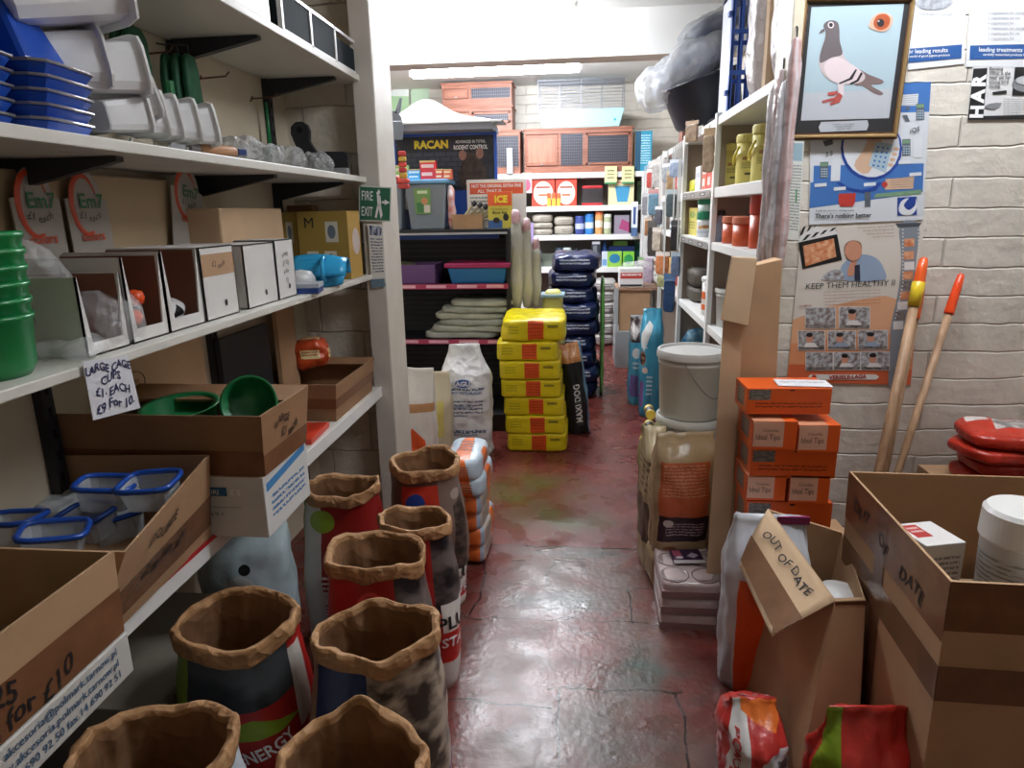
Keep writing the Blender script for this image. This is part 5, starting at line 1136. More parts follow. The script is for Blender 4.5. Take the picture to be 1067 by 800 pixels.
# rabbit poster on the rear wall, hooks
t, o, c, ux, uy = board('poster', 'green and white rabbit poster hung on the rear wall', 'poster', [(388, 73), (426, 73), (426, 122), (388, 122)], 8.46, .004, pm('rabbit_poster', 'd4e0d2', [], .5))
e = V((0, -.003, 0)); MB().poly([c[3]+e, c[2]+e, c[1]+e, c[0]+e], 0, [(0, 0), (1, 0), (1, 1), (0, 1)]).build('print', pm('rabbit_print', 'e0e6e0', [('r', 0, 0, 1, .45, 'a6c89c'), ('p', [(.2, .5), (.75, .62), (.7, .72), (.3, .66)], 'c24a40')], .5), t)
t, o, c, ux, uy = board('poster', 'pale green poster with hanging packs near the corner hutches', 'poster', [(428, 72), (447, 72), (447, 165), (428, 165)], 8.46, .004, mat('pale_green_poster', 'b6cfb2', .5))
t = thing('rabbit_cutout', 'grey rabbit cut out standing above the canopy', 'cut-out', (-1.295, 4.845, 2.04)); 
ext([(-.06, 0), (.06, 0), (.075, .08), (.06, .15), (.03, .19), (-.02, .19), (-.06, .14), (-.075, .07)], 0, .006, mat('rabbit_grey', '6f757c', .7), 'cutout_body', t)
for p_, q_ in (((-.02, .17), (-.035, .23)), ((.03, .17), (.065, .27))): ext([(p_[0]-.02, p_[1]), (p_[0]+.025, p_[1]), (q_[0]+.008, q_[1]), (q_[0]-.01, q_[1])], 0, .006, mat('rabbit_grey', '6f757c', .7), 'ear', t)

# ================================================================ right hand shelving (front plane X .75)
FX = .75
t = thing('side_shelving', 'long white side shelving running to the rear room', 'shelving', (FX, 2.7, 0)); 
for z, th, y1 in ((2.03, .045, 5.5), (1.655, .055, 5.5), (1.355, .045, 5.5), (.875, .045, 5.5)): MB().box(0, .42, 0, y1, z-th, z).build('shelf', SH, t, bevel=.003)
MB().box(.0, .42, 0, 5.5, .10, .16).build('shelf', SH, t)
for y in (1.36, 2.55, 3.85, 5.2): MB().box(-.008, .02, y-.028, y+.028, 0, 2.05).build('upright', SH, t); 
for y in (1.36, 2.55, 3.85): MB().box(.02, .42, y-.009, y+.009, 0, 2.03).build('divider', mat('divider_brown', '9a8a7c', .6), t)
MB().box(.42, .44, 0, 5.5, 0, 2.03).build('back_panel', mat('pegboard_brown', '7c6a58', .7, (5, .1)), t)
for z in (1.655, 1.355):
    MB().poly([(-.009, 2.5, z-.048), (-.009, 1.42, z-.048), (-.009, 1.42, z-.008), (-.009, 2.5, z-.008)], 0, [(0, 0), (1, 0), (1, 1), (0, 1)]).build('ticket_strip', pm('ticket_strip_print', '8f8c88', [('r', .05, .2, .2, .75, '2c2c2e'), ('r', .08, .35, .17, .6, 'c8c8c4'), ('r', .35, .2, .5, .75, '2c2c2e'), ('r', .38, .35, .47, .6, 'c8c8c4'), ('r', .68, .2, .86, .75, '2c2c2e'), ('r', .72, .35, .82, .6, 'c8c8c4')], .4), t)
def sideY(px, X): return at(px, 218, X=X).y
def stub(name, label, cat, px, zt, zb, X, r, cols, group=None, taper=1, n=24, lidh=.12, handle=None):
    """lidded tub or bottle on the side shelves"""
    y = sideY(px, X); t = thing(name, label, cat, (X, y, zb), 0, group); h = zt-zb
    if taper == 1: prof = [(r*.94, 0), (r, .006), (r, h*(1-lidh))]; lid = [(r*1.05, h*(1-lidh)), (r*1.07, h*(1-lidh*.8)), (r*1.07, h*.97), (r*.98, h), (.001, h)]
    else: prof = [(r, 0), (r, h*.55), (r*.8, h*.68), (r*taper, h*.82), (r*taper, h*.86)]; lid = [(r*taper*1.2, h*.84), (r*taper*1.2, h*.98), (r*taper, h), (.001, h)]
    MB().lathe(prof, n=n, m=0).build('tub_body' if taper == 1 else 'bottle_body', mat('c_'+cols[0], cols[0], .35) if isinstance(cols[0], str) else cols[0], t, smooth=True)
    MB().lathe(lid, n=n).build('lid' if taper == 1 else 'cap', mat('c_'+cols[1], cols[1], .35), t, smooth=False)
    if len(cols) > 2: MB().lathe([(r*1.006, h*.15), (r*1.006, h*.62)] if taper == 1 else [(r*1.006, h*.1), (r*1.006, h*.5)], n=n, caps=False).build('paper_label', cols[2] if not isinstance(cols[2], str) else mat('c_'+cols[2], cols[2], .5), t, smooth=True)
    return t, h
YL = pm('yellow_tub_label', 'd6ca72', [('r', .38, .72, .54, .86, 'a87a4a'), ('l', .36, .35, .56, .62, '6a6340', 4), ('r', .42, .10, .50, .2, '5a5438')], .35)
for i, (px, lab) in enumerate(((762, 'farthest yellow tub on the near shelf, beside the upright'), (777, 'middle yellow tub with diagonal handle on the near shelf'), (794, 'nearest yellow tub, largest, beside the plastic sleeves'))):
    t, h = stub('yellow_tub', lab, 'tub', px, [1.89, 1.905, 1.915][i], 1.655, .86, .063, ('d6ca72', 'dad07e', YL), 'yellow tubs with handles', lidh=.16)
    if i: MB().tube([(-.066, .05, .11), (-.075, 0, .14), (-.066, -.058, .185)], .007, 6).build('handle', mat('yellow_handle', 'd8c83c', .4), t, smooth=True)
tt = (('orange_tub', 'orange lidded tub on the shelf under the yellow tubs', 'tub', 768, 1.515, .085, ('c4481c', 'd66a44')), ('orange_tub', 'nearest orange lidded tub under the yellow tubs', 'tub', 782, 1.515, .085, ('c4481c', 'd66a44')))
stub('orange_tub', 'farther orange lidded tub beneath the yellow tubs', 'tub', 766, 1.50, 1.355, .835, .06, ('cc5a34', 'd88468'), 'orange tubs with pale lids', lidh=.25)
stub('orange_tub', 'nearer orange lidded tub beneath the yellow tubs', 'tub', 780, 1.50, 1.355, .84, .07, ('cc5a34', 'd88468'), 'orange tubs with pale lids', lidh=.25)
stub('red_tub', 'tall red and orange tub behind the plastic sleeves', 'tub', 796, 1.62, 1.355, .86, .06, ('c8502a', 'b83a2c'), lidh=.4)
stub('supplement_bottle', 'brown bottle with pale conical neck behind the orange tubs', 'bottle', 764, 1.60, 1.355, 1.0, .06, ('8a6a60', 'b09a96'), taper=.4)
stub('supplement_bottle', 'dark brown bottle at the back of the orange tub shelf', 'bottle', 776, 1.61, 1.355, 1.03, .07, ('5a3c34', '4a3430'), taper=.55)
stub('supplement_bottle', 'blue and white bottle beside the upright, under the yellow tubs', 'bottle', 752, 1.53, 1.355, .80, .035, ('8fa0b8', '30343c'), taper=.5)
stub('supplement_bottle', 'green capped bottle beside the upright, under the yellow tubs', 'bottle', 757, 1.62, 1.355, .92, .045, ('d0d0cc', '1d5a48'), taper=.8)
GW = pm('green_white_tub', 'd4d6d8', [('r', 0, .0, 1, .3, 'b4bcc8'), ('e', .45, .55, .08, .16, 'a87a50'), ('e', .36, .5, .06, .12, 'c9a070')], .35)
stub('supplement_tub', 'white tub with a dark green lid beside the yellow carton', 'tub', 737, 1.52, 1.355, .835, .062, ('d4d6d8', '1f7a58', GW), lidh=.3)
stub('supplement_tub', 'upper green banded tub standing on the white one', 'tub', 737, 1.605, 1.521, .835, .060, ('cfe0da', '2a8a68'), lidh=.45)
def sblock(name, label, cat, px0, px1, zb, zt, X, m, side, d=.1, group=None, bevel=.002, soft=False):
    y0, y1 = sideY(px1, X), sideY(px0, X); w = (y1-y0)/2; b = MB()
    if soft: b.rbox(2*w, d, zt-zb, 4.2, 9, .006, 14, px0, ms=[0, 1, 1, 1, 1, 1])
    else: b.box(-w, w, -d/2, d/2, 0, zt-zb, ms=[0, 1, 1, 1, 1, 1])
    o = b.build(name, [m, side], smooth=soft, loc=(X+d/2, (y0+y1)/2, zb), rz=-PI/2, bevel=0 if soft else bevel); return tag(o, label, cat, group)
sblock('seed_carton', 'yellow green carton beside the green banded tubs', 'box', 717, 727, 1.355, 1.545, .80, pm('yg_pk', 'c9bc62', [('e', .5, .75, .3, .12, '8a9a4a'), ('l', .2, .2, .8, .5, '6a6a3a', 3)]), mat('yg_side', 'c4742c'))
sblock('seed_carton', 'slim orange carton next to the yellow green one', 'box', 713.5, 716.5, 1.355, 1.54, .80, mat('or_ct', 'cf6a2c'), mat('yg_side', 'c4742c'))
stub('supplement_tub', 'small pink white pot at the far end of the green tub bay', 'tub', 711, 1.47, 1.355, .80, .05, ('d4c4c4', 'd8d0d0'))
sblock('dark_pack', 'dark slim pack behind the green banded tubs', 'box', 728, 731, 1.355, 1.50, .85, mat('dk_pk', '2a2c28'), BLACK)
for i, (a, b_, zt, c1, c2, lab) in enumerate(((735, 740.5, 1.85, 'c9463a', 'e4c9c0', 'red and white pack beside the yellow tub upright'), (730, 734.5, 1.84, 'd05a44', 'ecd8cc', 'second red and white pack in the bay of tall packs'), (723, 728, 1.82, 'd4d6d4', 'b8bcc0', 'white bottle shaped pack between red and navy packs'), (716, 722, 1.86, '1f3763', '2c4a80', 'navy pack standing at the back of the bay of tall packs'), (741, 743.5, 1.83, '2c2c30', 'b8b0a8', 'slim black and white pack touching the upright'))):
    sblock('shelf_pack', lab, 'pack', a, b_, 1.655, zt, .80+.03*(i == 3), pm('spk_%d' % i, c1, [('r', .1, .55, .9, .75, c2), ('r', .1, .15, .6, .4, c2)]), mat('spk_s%d' % i, c1), d=.08)
sblock('shelf_pack', 'yellow green pouch slumped in the bay of tall packs', 'pouch', 713, 720, 1.655, 1.745, .79, mat('lime_pouch', 'c3c03a', .4), mat('lime_pouch', 'c3c03a', .4), soft=True)
for i, px in enumerate((728, 733, 738)): stub('spray_bottle', ['far', 'middle', 'near'][i]+' orange topped bottle at the back of the tall pack bay', 'bottle', px, 1.95, 1.655, .95, .045, ('c08a3c', 'd8862c'), taper=.4)
# middle bays: assorted packs
rnd = random.Random(5)
cl = ['c8453a', 'd9d4c8', 'b98a58', 'd8d8d6', 'c9b9a0', '8a3a34', '3a5a6c', 'd09a40', 'b04a40', '6a7a80', 'e0dcd4', 'a84038']
bays = (('third', 690.5, 706), ('last', 676.5, 686))
for bay, p0, p1 in bays:
    for si, (zb, zmax) in enumerate(((1.655, .26), (1.355, .2), (.875, .3))):
        n = 4 if bay == 'third' else 3
        for i in range(n):
            a = p0+(p1-p0)*i/n; c = p0+(p1-p0)*(i+.86)/n; zt = zb+zmax*rnd.uniform(.5, .95); c1, c2 = rnd.sample(cl, 2)
            nm = {c: w for c, w in zip(cl, ('red', 'cream', 'tan', 'white', 'sand', 'maroon', 'slate', 'amber', 'brick red', 'grey', 'off white', 'dark red'))}
            sblock('shelf_pack', '%s pack, %s patch, %s on the %s board, %s bay' % (nm[c1], nm[c2], ('rearmost', 'second from rear', 'third from rear', 'nearest')[n-1-i if n == 3 and i == 2 else (i if n == 4 else i)], ('second', 'third', 'lowest')[si], bay), 'pack', a, c, zb, zt, .80+.02*(i % 2), pm('bpk_%s%s' % (c1, c2), c1, [('r', .15, .5, .85, .8, c2), ('r', .15, .15, .7, .35, c2)]), mat('bs_'+c1, c1), d=.14, soft=(i % 2 == 1))
# pillows of seed and white buckets on the low board
for i, (zb, lab) in enumerate(((.875, 'lower mottled grey brown seed sack beside the white buckets'), (.975, 'upper mottled seed sack slumped beside the white buckets'))):
    sblock('seed_sack', lab, 'sack', 712.5, 725, zb, zb+.115+.03*i, .80, mat('mottled_sack', '5c544c', .6, (30, .4)), mat('mottled_sack', '5c544c', .6), d=.28, soft=True, group='mottled seed sacks')
def bucket(label, loc, r, h, group, sc=1, lw=True):
    t = thing('bucket', label, 'bucket', loc, 0, group); W_ = mat('bucket_white', 'c2c1bc', .35, (5, .04))
    MB().lathe([(r*.90, 0), (r*.905, .004), (r*.97, h*.78), (r*1.0, h*.80), (r*1.0, h*.84), (r*.97, h*.845), (r*.98, h*.90)], n=48).build('bucket_body', W_, t, smooth=True)
    MB().lathe([(r*1.0, h*.885), (r*1.045, h*.89), (r*1.05, h*.925), (r*1.045, h*.96), (r*1.02, h*1.0), (r*.96, h*1.0), (r*.94, h*.965), (.001, h*.965)], n=48).build('lid', mat('bucket_lid', 'd2d2cf', .3), t, smooth=False)
    MB().tube([(r*.99*math.sin(a), -r*1.02*math.cos(a), h*(.86-.52*math.sin(k))) for a, k in [(-.35+q*.13, q*PI/16) for q in range(17)]], .0025, 5).build('wire_handle', mat('handle_wire', '7c7c7e', .4), t, smooth=True)
    return t
for i, (y, lab) in enumerate(((4.35, 'farther small white bucket on the low side shelf'), (4.0, 'nearer small white bucket on the low side shelf'))): bucket(lab, (.90, y, .875), .115, .22, 'small white buckets on the low side shelf')
stub('orange_tub', 'orange striped tub at the cardboard end of the low side shelf', 'tub', 751.5, 1.12, .875, .87, .09, ('d2d0cc', 'd8d8d4', pm('or_st', 'd0622c', [('r', 0, .3, 1, .6, 'e0d8d0')])))
# clutter on the bottom board under the low shelf
for i, (x, y, z, w, h, c1, c2, lab) in enumerate(((.86, 4.9, .16, .3, .42, '3c5a5c', '8ab4bc', 'teal grey bag under the low side shelf'), (.84, 4.5, .16, .26, .30, '6a3a34', '94604c', 'maroon bag under the low side shelf'), (.86, 4.15, .16, .3, .20, '1f6a40', '3a8a58', 'green bag lying under the low side shelf'), (.84, 5.3, .16, .26, .5, '3a7aa0', 'a8ccd8', 'blue bag behind the teal grey one'), (.86, 3.85, .16, .26, .34, '50403a', '2c2a28', 'dark bag under the low side shelf near the buckets'), (.88, 3.5, .16, .3, .3, '6a584a', '3a342e', 'brown bag hidden behind the white buckets'))):
    b = MB(); b.rbox(w, .26, h, 3.4, 14, .02, 9, 190+i); tag(b.build('feed_bag', mat('clut_%d' % i, c1, .35, (14, .3, c2), (16, .5, .01)), smooth=True, loc=(x+.06, y, z), rz=.1*i), lab, 'bag')
# hanging strips of packs along the shelf front
def hang(label, px, y0, y1, w, card, bag, X=.73, group='packs hanging on clip strips'):
    w *= .8
    yw = sideY(px, X); za, zb = at(px, y0, X=X).z, at(px, y1, X=X).z; h = za-zb
    t = thing('hanging_pack', label, 'pack', (X-.03, yw, zb), -.75, group)
    MB().box(-w/2, w/2, -.001, .001, h*.78, h*.96).build('header_card', mat('c_'+card, card, .5), t)
    MB().rbox(w*.9, .022, h*.8, 7, 10, .003, 30, px).build('pack_body', mat('hp_'+bag, bag, .35, (30, .4)), t, smooth=True)
    MB().tube([(0, .0, h*.92), (0, -.004, h), (0, .012, h*1.02)], .002, 5).build('hang_hook', STEEL, t)
    if za < 1.95: MB().box(-.006, .006, .011, .013, h, 2.0-zb).build('clip_strip', mat('clip_strip_clear', 'b4b4b0', .4), t)
    MB().box(-.006, .006, .011, .045, min(h, 1.99-zb), min(h, 1.99-zb)+.004) if za > 1.95 else None
for a in (
          ('small silver chain pack on the far upright', 675, 200, 224, .10, 'a8a8a8', '7c7c80'), ('white card pack under the top board, third bay', 697, 170, 190, .12, 'd4d4d4', 'a4a8ac'), ('red and white pack in front of the second board, last bay', 680, 176, 196, .12, 'd4c8c4', 'a8443c'), ('black lead pack by the third upright', 709, 228, 262, .10, '3a3a3c', '26262a'), ('pale rope toy pack in front of the third board', 689, 236, 262, .13, 'c4bcb0', 'b4a898'), ('green card pack beside the teal cone', 673, 268, 290, .14, '7a9a6c', '5c7c5c'), ('tan chew pack hanging above the blue grey one', 702, 178, 200, .10, 'c4ac8c', 'a4845c'), ('silver and blue pack low at the third upright', 711, 262, 290, .10, '98a4b4', '5a6c8c'), ('brown bone pack between the far uprights', 679, 226, 246, .12, 'b49c84', '8c6444'), ('white and black striped pack by the last bay', 690, 214, 234, .10, 'd0d0d0', '50505a'),
          ('grey fluffy toy pack hanging at the far top corner', 667, 174, 192, .24, 'b8b8b4', '5c5a60'), ('green stick pack below the grey fluffy one', 670.5, 188, 213, .16, '9ab890', '7a9a84'), ('blue striped pack hanging in front of the last bay', 684, 196, 224, .16, 'a87a74', '5a7a8c'), ('long pale pack hanging from the top board, last bay', 686, 166, 195, .13, 'b8b4ac', 'a8a4a0'),
          ('blue grey pack hanging at the third upright', 704, 196, 226, .14, 'a4b0b4', '4a585c'), ('white and blue pack hanging below the top board', 707, 166, 185, .15, 'c4ccd8', '9aa8c0'), ('teal cone shaped pack at the far upright', 670, 250, 275, .2, '8aa89c', '3a8a74'), ('dark hook pack in the last bay', 684, 228, 268, .15, '4a4844', '34302e'),
          ('beige pack hanging at the top board by the yellow tubs', 722, 128, 150, .12, 'c4ac94', 'b49c84'), ('tan pack hanging at the upright by the yellow tubs', 741, 134, 180, .09, 'c4a884', 'c0a890'), ('navy pack hanging in front of the low board', 705, 285, 330, .14, '4a6a90', '2a4468'), ('white and orange pack hanging under the third board', 696, 262, 288, .18, 'd4ccc4', 'c07a50'), ('pale green pouch hanging over the low board', 697, 288, 302, .15, 'b8b48c', 'a8a474'), ('lilac and white pack hanging above the grey stand', 681, 262, 300, .16, 'c4c0c4', '9a8c9c'), ('grey white pack hanging next to the lilac one', 677, 272, 285, .24, 'b4b0a8', 'a09c94')):
    hang(*a)
t = thing('hanging_pack', 'white and navy pack hanging at the rear shelf end', 'pack', (at(661, 230, Y=7.95).x, 7.95, at(661, 246, Y=7.95).z)); MB().box(-.035, .035, -.01, .01, 0, .38).build('pack_body', pm('wn_pk', 'd8dce0', [('r', .3, .35, .7, .85, '3a5488'), ('r', 0, 0, 1, .25, '4a648c')]), t)
# on top of the side shelving
t = thing('shelf_basket', 'blue plastic crate standing on end on the side shelving', 'crate', (.955, 4.12, 2.03), .0); CB = mat('crate_blue', '1f4fa8', .35)
b = MB(); D, W, H = .34, .28, .62
for sy in (-1, 1):
    b = MB(); e_ = sy*(W/2-.006)
    for z in (0, .20, .40, .60): b.box(-D/2, D/2, e_-.008, e_+.008, z, z+.022)
    for k in range(8): x = -D/2+(D-.02)*k/7; b.box(x, x+.016, e_-.006, e_+.006, 0, H)
    b.build('lattice_side', CB, t)
b = MB(); MB().box(-D/2, -D/2+.008, -W/2, W/2, 0, H).build('white_base', mat('crate_white', 'd0d6e2', .4), t)
b = MB(); b.box(-D/2, D/2, -W/2, W/2, H-.02, H); b.box(-D/2, D/2, -W/2, W/2, 0, .02); b.box(-D/2-.004, -D/2, -W/2-.01, -W/2+.03, 0, H); b.box(-D/2-.02, -D/2, -W/2-.01, -W/2+.03, H*.16, H*.2); b.box(-D/2-.02, -D/2, -W/2-.01, -W/2+.03, H*.78, H*.82); b.build('frame', CB, t)
def oval_bed(label, loc, rot, m, w=.62, d=.46, h=.2, cover=False):
    t = thing('plastic_pet_bed', label, 'pet bed', loc, rot[2], 'oval plastic pet beds on the side shelving', rot[0], rot[1])
    MB().lathe([(.80, 0), (.86, .02), (1.0, h), (1.04, h+.004), (1.05, h+.018), (1.0, h+.02), (.93, h-.01), (.82, .05), (.001, .035)], n=48, sx=w/2, sy=d/2).build('bed_body', m, t, smooth=True)
    return t
NB = mat('graphite_plastic', '2a2f3a', .35)
oval_bed('lowest dark oval pet bed tipped on the side shelving', (.85, 4.90, 2.10), (.05, -.30, .1), NB, .50, .62, .26)
t = thing('wrapped_pet_bed', 'pale wrapped oval bed leaning on the dark one, its loose wrap end hanging out', 'pet bed', (.79, 5.02, 2.36), 0, None, .05, -.62)
b = MB(); b.rbox(.54, .62, .22, 3.2, 22, .012, 8, 7); b.build('bed_body', mat('pale_grey_plastic', 'aeb5c0', .35), t, smooth=True)
b = MB(); b.rbox(.60, .66, .26, 2.8, 26, .03, 9, 8, fold=lambda p: V((p.x-.12*max(0, -p.x-.15)*4, p.y, p.z*(1.1 if p.x > -.2 else 1.3)))); b.build('clear_wrap', mat('bed_wrap', 'e2e6ea', .25, None, (24, .8, .03), alpha=.45, spec=.9), t, smooth=True)
t = thing('wrapped_pet_bed', 'slate blue wrapped oval bed, topmost against the blue crate', 'pet bed', (.93, 5.02, 2.63), 0, None, .05, -.35)
b = MB(); b.rbox(.46, .60, .15, 2.8, 22, .012, 8, 9); b.build('bed_body', mat('slate_plastic', '3a465c', .3), t, smooth=True)
b = MB(); b.rbox(.52, .64, .17, 2.8, 26, .02, 11, 4); b.build('clear_wrap', mat('dark_wrap', 'c6ccd6', .2, None, (24, .9, .03), alpha=.28, spec=1), t, smooth=True)
b = MB(); b.rbox(.22, .30, .08, 3, 10, .01, 9, 3); tag(b.build('folded_cloth', mat('black_cloth', '202228', .7), smooth=True, loc=(.90, 4.72, 2.03)), 'folded black liner under the oval pet beds', 'cloth')
b = MB(); b.box(-.02, .02, -.1, .1, 0, .19); tag(b.build('terracotta_block', mat('brown_block', '8c5a48', .7, (30, .3, '6a4030')), loc=(.79, 5.65, 2.03)), 'speckled brown block behind the black liner', 'block')
WR = mat('frosted_wrap', 'd6cfd0', .22, (9, .12), (22, .8, .02), alpha=.88, spec=.8)
for i, (x, y, w, d, h, m, lab) in enumerate(((.93, 3.48, .32, .20, .70, WR, 'tall wrapped white panel next to the blue crate'), (.95, 3.27, .32, .05, .75, CARD2, 'cardboard sheet between the wrapped panels'), (.95, 3.03, .34, .28, .76, WR, 'crinkled clear wrapped bundle nearest the pigeon picture'))):
    b = MB()
    if m is WR: b.rbox(w, d, h, 6, 26, .016, 7, 200+i)
    else: b.box(-w/2, w/2, -d/2, d/2, 0, h)
    tag(b.build('wrapped_bundle' if m is WR else 'cardboard', m, smooth=(m is WR), loc=(x, y, 2.03), rz=.03*i), lab, 'bundle' if m is WR else 'cardboard')
    if m is WR: tag(MB().box(-w*.4, w*.4, -d*.3, d*.3, .01, h*.95).build('white_boards', mat('board_white', 'd9d2cc', .5), loc=(x, y, 2.031), rz=.03*i), ['white boards inside the wrap next to the crate', '', 'white boards inside the crinkled wrap by the pigeon picture'][i], 'boards')
# plastic sleeves hanging at the near end
for i, (px, Y_, zt, zb, w, c1, lab) in enumerate(((803, 2.60, 1.96, 1.31, .045, 'd4cccc', 'clear sleeve hanging nearest the yellow tubs'), (808, 2.56, 2.0, 1.30, .04, 'c4a8a4', 'pinkish sleeve hanging beside the clear one'), (813, 2.52, 1.96, 1.33, .045, 'd0d0d4', 'clear sleeve hanging in front at the shelf corner'), (819, 2.49, 2.08, 1.34, .03, 'b9918c', 'narrow reddish sleeve next to the wall notice'))):
    x = at(px, 180, Y=Y_).x; t = thing('hanging_sleeve', lab, 'sleeve', (x, Y_, zb), .2*i, 'long plastic sleeves at the shelf corner'); h = zt-zb
    MB().rbox(w*1.3, .03, h, 5, 20, .008, 9, 210+i).build('sleeve_film', mat('slv_'+c1, c1, .2, (3, .3, 'bcb8bc', (30, 30, 1.5)), (20, .8, .015), alpha=.85, spec=.8), t, smooth=True)
    MB().rbox(w*.8, .02, h*.42, 5, 8, .003, 9, i).build('pink_stick', mat('pink_stick', 'c06a5c', .5, (9, .2, 'd8a8a0')), t, smooth=True)
    MB().tube([(0, 0, h), (0, 0, h+.03), (.02, .03, h+.05)], .003, 5).build('loop', BLACK, t)

# blue litter bags on the floor by the side shelving
BLB = pm('blue_litter_print', '3f94b4', [('p', [(.30, .74), (.44, .90), (.50, .86), (.38, .62)], 'd8dcdc'), ('e', .36, .56, .05, .07, ('3a2826', '8a6a5a', 20)), ('e', .40, .45, .035, .03, 'd4c4bc'), ('r', .30, .1, .38, .34, '7a5a98'), ('l', .42, .2, .50, .4, 'c8dce4', 5), ('l', .34, .64, .42, .7, 'd8e4e8', 2)], .25, (18, .5, .012))
closed_sack('litter_bag', 'tall turquoise litter bag with a cat picture standing by the side shelving', (.545, 5.10, 0), .17, .26, .82, BLB, 401, .0, top=.22, fl=-.15, amp=.012, cat='bag')
closed_sack('litter_bag', 'turquoise and brown litter bag behind the tall cat picture one', (.475, 5.42, 0), .15, .24, .72, pm('blue_brown_print', '4a9ab8', [('r', .3, .72, .7, 1, ('3c2c2c', 'c8c0bc', 9)), ('e', .45, .6, .06, .06, 'd8d4d2'), ('r', .35, .1, .6, .35, '6a5a94'), ('l', .4, .4, .6, .5, 'd8e4e8', 2)], .25, (18, .5, .012)), 402, .0, top=.25, amp=.014, cat='bag')
# ================================================================ posters on the wall that faces the camera (Y 2.6)
WY = 2.598
_EPS = 0.0
def pxpoly(b, pts, Y, m, o, smooth_n=0):
    if smooth_n:
        n = len(pts); out = []
        for i in range(n):
            p0, p1, p2, p3 = pts[i-1], pts[i], pts[(i+1) % n], pts[(i+2) % n]
            for k in range(smooth_n):
                s = k/smooth_n
                out.append(tuple(.5*((2*p1[j])+(-p0[j]+p2[j])*s+(2*p0[j]-5*p1[j]+4*p2[j]-p3[j])*s*s+(-p0[j]+3*p1[j]-3*p2[j]+p3[j])*s**3) for j in (0, 1)))
        pts = out
    global _EPS; _EPS += 4e-6; b.poly([at(x, y, Y=Y-_EPS)-o for x, y in pts][::-1], m)
def zc(z, ox, oy, k): return lambda pts: [(ox+x/k, oy+y/k) for x, y in pts]
Q3 = zc(0, 800, 0, 3.996); Q4 = zc(0, 800, 190, 3.81)
def poster(label, pts, m, th=.002, Y=WY):
    c = [at(x, y, Y=Y-th) for x, y in pts]; o = sum(c, V())/4; t = thing('poster', label, 'poster', o); c = [p-o for p in c]
    MB().hexa([c[3], c[2], c[2]+YP*th, c[3]+YP*th], [c[0], c[1], c[1]+YP*th, c[0]+YP*th]).build('poster_sheet', m, t)
    ux = (c[1]-c[0]).normalized(); uy = (c[0]-c[3]).normalized(); return t, o, ux, uy
def ell(cx, cy, rx, ry, rot=0, n=22): return [(cx+rx*math.cos(a)*math.cos(rot)-ry*math.sin(a)*math.sin(rot), cy+rx*math.cos(a)*math.sin(rot)+ry*math.sin(a)*math.cos(rot)) for a in [k*2*PI/n for k in range(n)]]
def R4(x0, y0, x1, y1, sk=0): return [(x0, y0), (x1, y0+sk), (x1, y1+sk), (x0, y1)]
def txt(b, s, x, y, hpx, o, ux, uy, m, Y, align='c', bold=.01, wpx=None, rot=0):
    p = at(x, y, Y=Y)-o; k = 2.6/700*1.02
    b.text(s, plane_fn(p, ux, uy, rot), hpx*k, m, align, bold, wmax=wpx*k if wpx else None)
# pigeon picture
fo = [Q3([(150, -12)])[0], Q3([(622, -22)])[0], Q3([(542, 577)])[0], Q3([(92, 580)])[0]]
fi = [Q3([(172, 6)])[0], Q3([(598, 6)])[0], Q3([(524, 548)])[0], Q3([(112, 556)])[0]]
YF_ = WY-.03
c = [at(x, y, Y=YF_) for x, y in fo]; o = sum(c, V())/4
t = thing('framed_picture', 'framed picture of a racing pigeon hung at the wall end', 'picture', o)
ci = [at(x, y, Y=YF_)-o for x, y in fi]; c = [p-o for p in c]; b = MB()
for i in range(4):
    j = (i+1) % 4; lo = [c[i], c[j], ci[j], ci[i]]; mid = [(c[i]+ci[i])/2, (c[j]+ci[j])/2]
    b.hexa([p+YP*.028 for p in lo], [c[i]+YP*.006, c[j]+YP*.006, ci[j]+YP*.008, ci[i]+YP*.008])
    b.hexa([c[i].lerp(ci[i], .2)+YP*.008, c[j].lerp(ci[j], .2)+YP*.008, c[j].lerp(ci[j], .75)+YP*.008, c[i].lerp(ci[i], .75)+YP*.008], [c[i].lerp(ci[i], .3), c[j].lerp(ci[j], .3), c[j].lerp(ci[j], .55), c[i].lerp(ci[i], .55)], 1)
b.build('frame', [mat('bronze_frame', '6d4f33', .4, (20, .2), metal=.3), mat('gilt_edge', 'a68a5c', .35, metal=.4)], t)
Yp = YF_+.012
b = MB(); pxpoly(b, fi, Yp, 0, o); b.build('black_mount', mat('mount_black', '2c2c2e', .35), t)
PG = [mat('pic_sky', '9aadb5', .3), mat('pic_ground', 'a9acb2', .3), mat('pigeon_dark', '5d5658', .4), mat('pigeon_body', 'b5a7a8', .4), mat('pigeon_wing', 'c6b8ba', .4), mat('pigeon_red', 'a04a44', .4), mat('pic_black', '242226', .4), mat('pic_tan', 'c09a84', .4), mat('eye_orange', '9a4a28', .4), mat('pigeon_tail', '6e5e5c', .4)]
b = MB(); Yq = Yp-.0006
pxpoly(b, Q3([(182, 30), (568, 16), (505, 492), (138, 502)]), Yq, 0, o); Yq -= .0003
pxpoly(b, Q3([(152, 388), (518, 370), (505, 492), (138, 502)]), Yq, 1, o); Yq -= .0003
pxpoly(b, Q3([(375, 290), (420, 310), (480, 335), (470, 350), (430, 355), (478, 385), (470, 397), (440, 388), (395, 358), (360, 352)]), Yq, 9, o, 3); Yq -= .0003
pxpoly(b, Q3([(238, 95), (262, 84), (290, 92), (298, 120), (300, 170), (312, 215), (320, 240), (350, 270), (395, 300), (405, 325), (380, 345), (330, 352), (280, 345), (240, 320), (218, 285), (214, 245), (225, 200), (238, 160), (240, 128), (232, 112)]), Yq, 3, o, 4); Yq -= .0003
